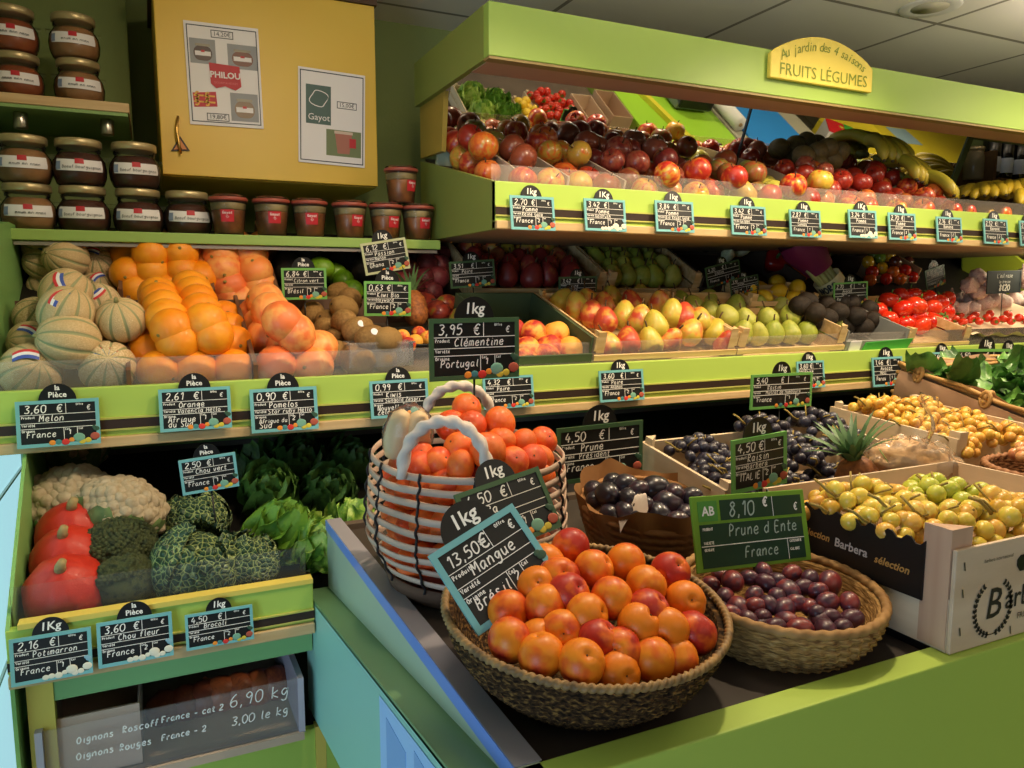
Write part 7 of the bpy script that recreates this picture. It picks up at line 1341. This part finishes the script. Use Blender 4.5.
tagp(MB().box((3.36, -.05, 1.1205), (3.84, .44, 1.132)).obj('cutting_mat', mat('mat_blue', '#2f86d8', .45), bevel=.004), 'bright blue mat lying on the packing table, reflected in the mirror', 'mat')
pb = empty('paper_roll', 'roll of white wrapping paper beside the blue mat, reflected in the mirror', 'paper roll', (3.31, .15, 1.166), (PI / 2, 0, 0)); b = MB(); b.lathe([(.012, -.15), (.045, -.15), (.045, .15), (.012, .15)], 24); b.obj('paper', PAPER, pb); b = MB(); b.lathe([(.001, -.16), (.011, -.16), (.011, .16), (.001, .16)], 14); b.obj('core', CARDB, pb)
st = empty('stool', 'slim white stool under the red carton, reflected in the mirror', 'stool', (4.24, .20, 0)); MB().box((-.13, -.13, .98), (.13, .13, 1.0)).obj('seat', WHITE, st)
for x in (-.11, .11):
    for y in (-.11, .11): MB().box((x - .012, y - .012, 0), (x + .012, y + .012, .98)).obj('leg', WHITE, st)
rc = empty('carton', 'red and white carton with a green corner, reflected in the mirror', 'box', (4.24, .20, 1.0005), (0, 0, .5)); MB().box((-.10, -.10, 0), (.10, .10, .16)).obj('body', PAPER, rc); MB().box((-.1005, -.1005, .1602), (.1005, .1005, .165)).obj('lid', mat('carton_red', '#c8202a', .45), rc); MB().box((.03, -.101, .1652), (.1005, -.02, .1665)).obj('corner_print', mat('carton_green', '#3f9a3c', .5), rc); b = MB(); b.lathe([(.001, .1652), (.022, .1652), (.001, .167)], 20); b.obj('round_print', mat('carton_gold', '#d8b03a', .5), rc, (.01, -.04, 0))
yc = empty('display_case', 'large yellow display case with a leaflet on its top, reflected in the mirror', 'cabinet'); YC = mat('case_yellow', '#e0cc34', .45); MB().prism([(4.45, 0), (5.6, 0), (5.6, 1.18), (4.60, 1.18), (4.45, 1.02)], -.2, 1.0, 'y').obj('body', YC, yc)
tagp(MB().box((4.72, .12, 1.1805), (4.92, .32, 1.182)).obj('leaflet', mat('leaflet_blue', '#9fc0d8', .5)), 'pale blue leaflet lying on the yellow case, reflected in the mirror', 'leaflet')
# ------------------------------------------------------------------ light
def spot(name, loc, tgt, power, col, ang=100, blend=.6, size=.05):
    l = bpy.data.lights.new(name, 'SPOT'); l.energy = power; l.color = col; l.spot_size = math.radians(ang); l.spot_blend = blend; l.shadow_soft_size = size
    o = bpy.data.objects.new(name, l); COL.objects.link(o); o.location = loc; o.rotation_euler = (Vector(tgt) - Vector(loc)).to_track_quat('-Z', 'Y').to_euler(); return o
def area(name, loc, tgt, power, col, sx, sy, spread=180):
    l = bpy.data.lights.new(name, 'AREA'); l.energy = power; l.color = col; l.shape = 'RECTANGLE'; l.size = sx; l.size_y = sy; l.spread = math.radians(spread)
    o = bpy.data.objects.new(name, l); COL.objects.link(o); o.location = loc; o.rotation_euler = (Vector(tgt) - Vector(loc)).to_track_quat('-Z', 'Y').to_euler(); return o
WARM = (1, .78, .50)
spot('ceiling_spot', (.95, .95, 2.34), (.75, 1.25, 1.1), 40, WARM, 110, .7, .035)
spot('ceiling_spot', (1.75, 1.0, 2.34), (1.6, 1.4, 1.2), 52, WARM, 106, .7, .035)
spot('ceiling_spot', (2.75, 1.0, 2.34), (2.5, 1.5, 1.3), 38, WARM, 98, .7, .035)
spot('ceiling_spot', (.30, .75, 2.34), (.15, 1.6, 1.5), 16, WARM, 100, .8, .035)
area('bounce_fill', (1.6, -1.0, 2.35), (1.6, -1.0, 0), 10, (1, .87, .68), 2.4, 1.4)  # added overhead fill standing in for warm bounced light
for p_ in ((.40, .90, 2.10), (1.9, .95, 2.10), (3.5, .95, 2.10)):  # unseen point fills added to lift the ceiling and upper walls
    l = bpy.data.lights.new('added_fill_lamp', 'POINT'); l.energy = 5.5; l.color = (1, .86, .68); l.shadow_soft_size = .15; o = bpy.data.objects.new('added_fill_lamp', l); COL.objects.link(o); o.location = p_
area('added_ceiling_fill', (1.2, 1.25, 2.16), (1.2, 1.2501, 2.6), 3.2, (1, .88, .72), .5, .12)  # this and the next: unseen lights added only to brighten the ceiling
area('added_ceiling_fill', (2.7, 1.25, 2.16), (2.7, 1.2501, 2.6), 4, (1, .88, .72), .5, .12)
area('shop_window_light', (-1.4, -.6, 1.0), (.25, 1.0, .85), 10, (.55, .78, 1), 1.0, 1.3, 120)
spot('ceiling_spot', (2.6, -.3, 2.34), (2.6, .1, 1.0), 36, WARM, 120, .7, .05)  # added unseen spot, brightens the side counter for the mirror
spot('ceiling_spot', (4.3, .9, 2.34), (4.0, .8, 1.0), 40, WARM, 120, .7, .05)  # another added spot, for the far things reflected in the mirror
area('added_cabinet_fill', (3.2, 1.72, 1.63), (3.2, 2.0, 1.2), 3, (1, .9, .6), .6, .05)  # unseen strip of light added to brighten the lime end cabinet
W = bpy.data.worlds.new('world'); SC.world = W; W.use_nodes = True; W.node_tree.nodes['Background'].inputs[0].default_value = (1, .85, .65, 1); W.node_tree.nodes['Background'].inputs[1].default_value = .08
SC.view_settings.view_transform = 'Standard'; SC.view_settings.look = 'None'; SC.view_settings.gamma = 1; SC.view_settings.exposure = .22; SC.view_settings.use_curve_mapping = False
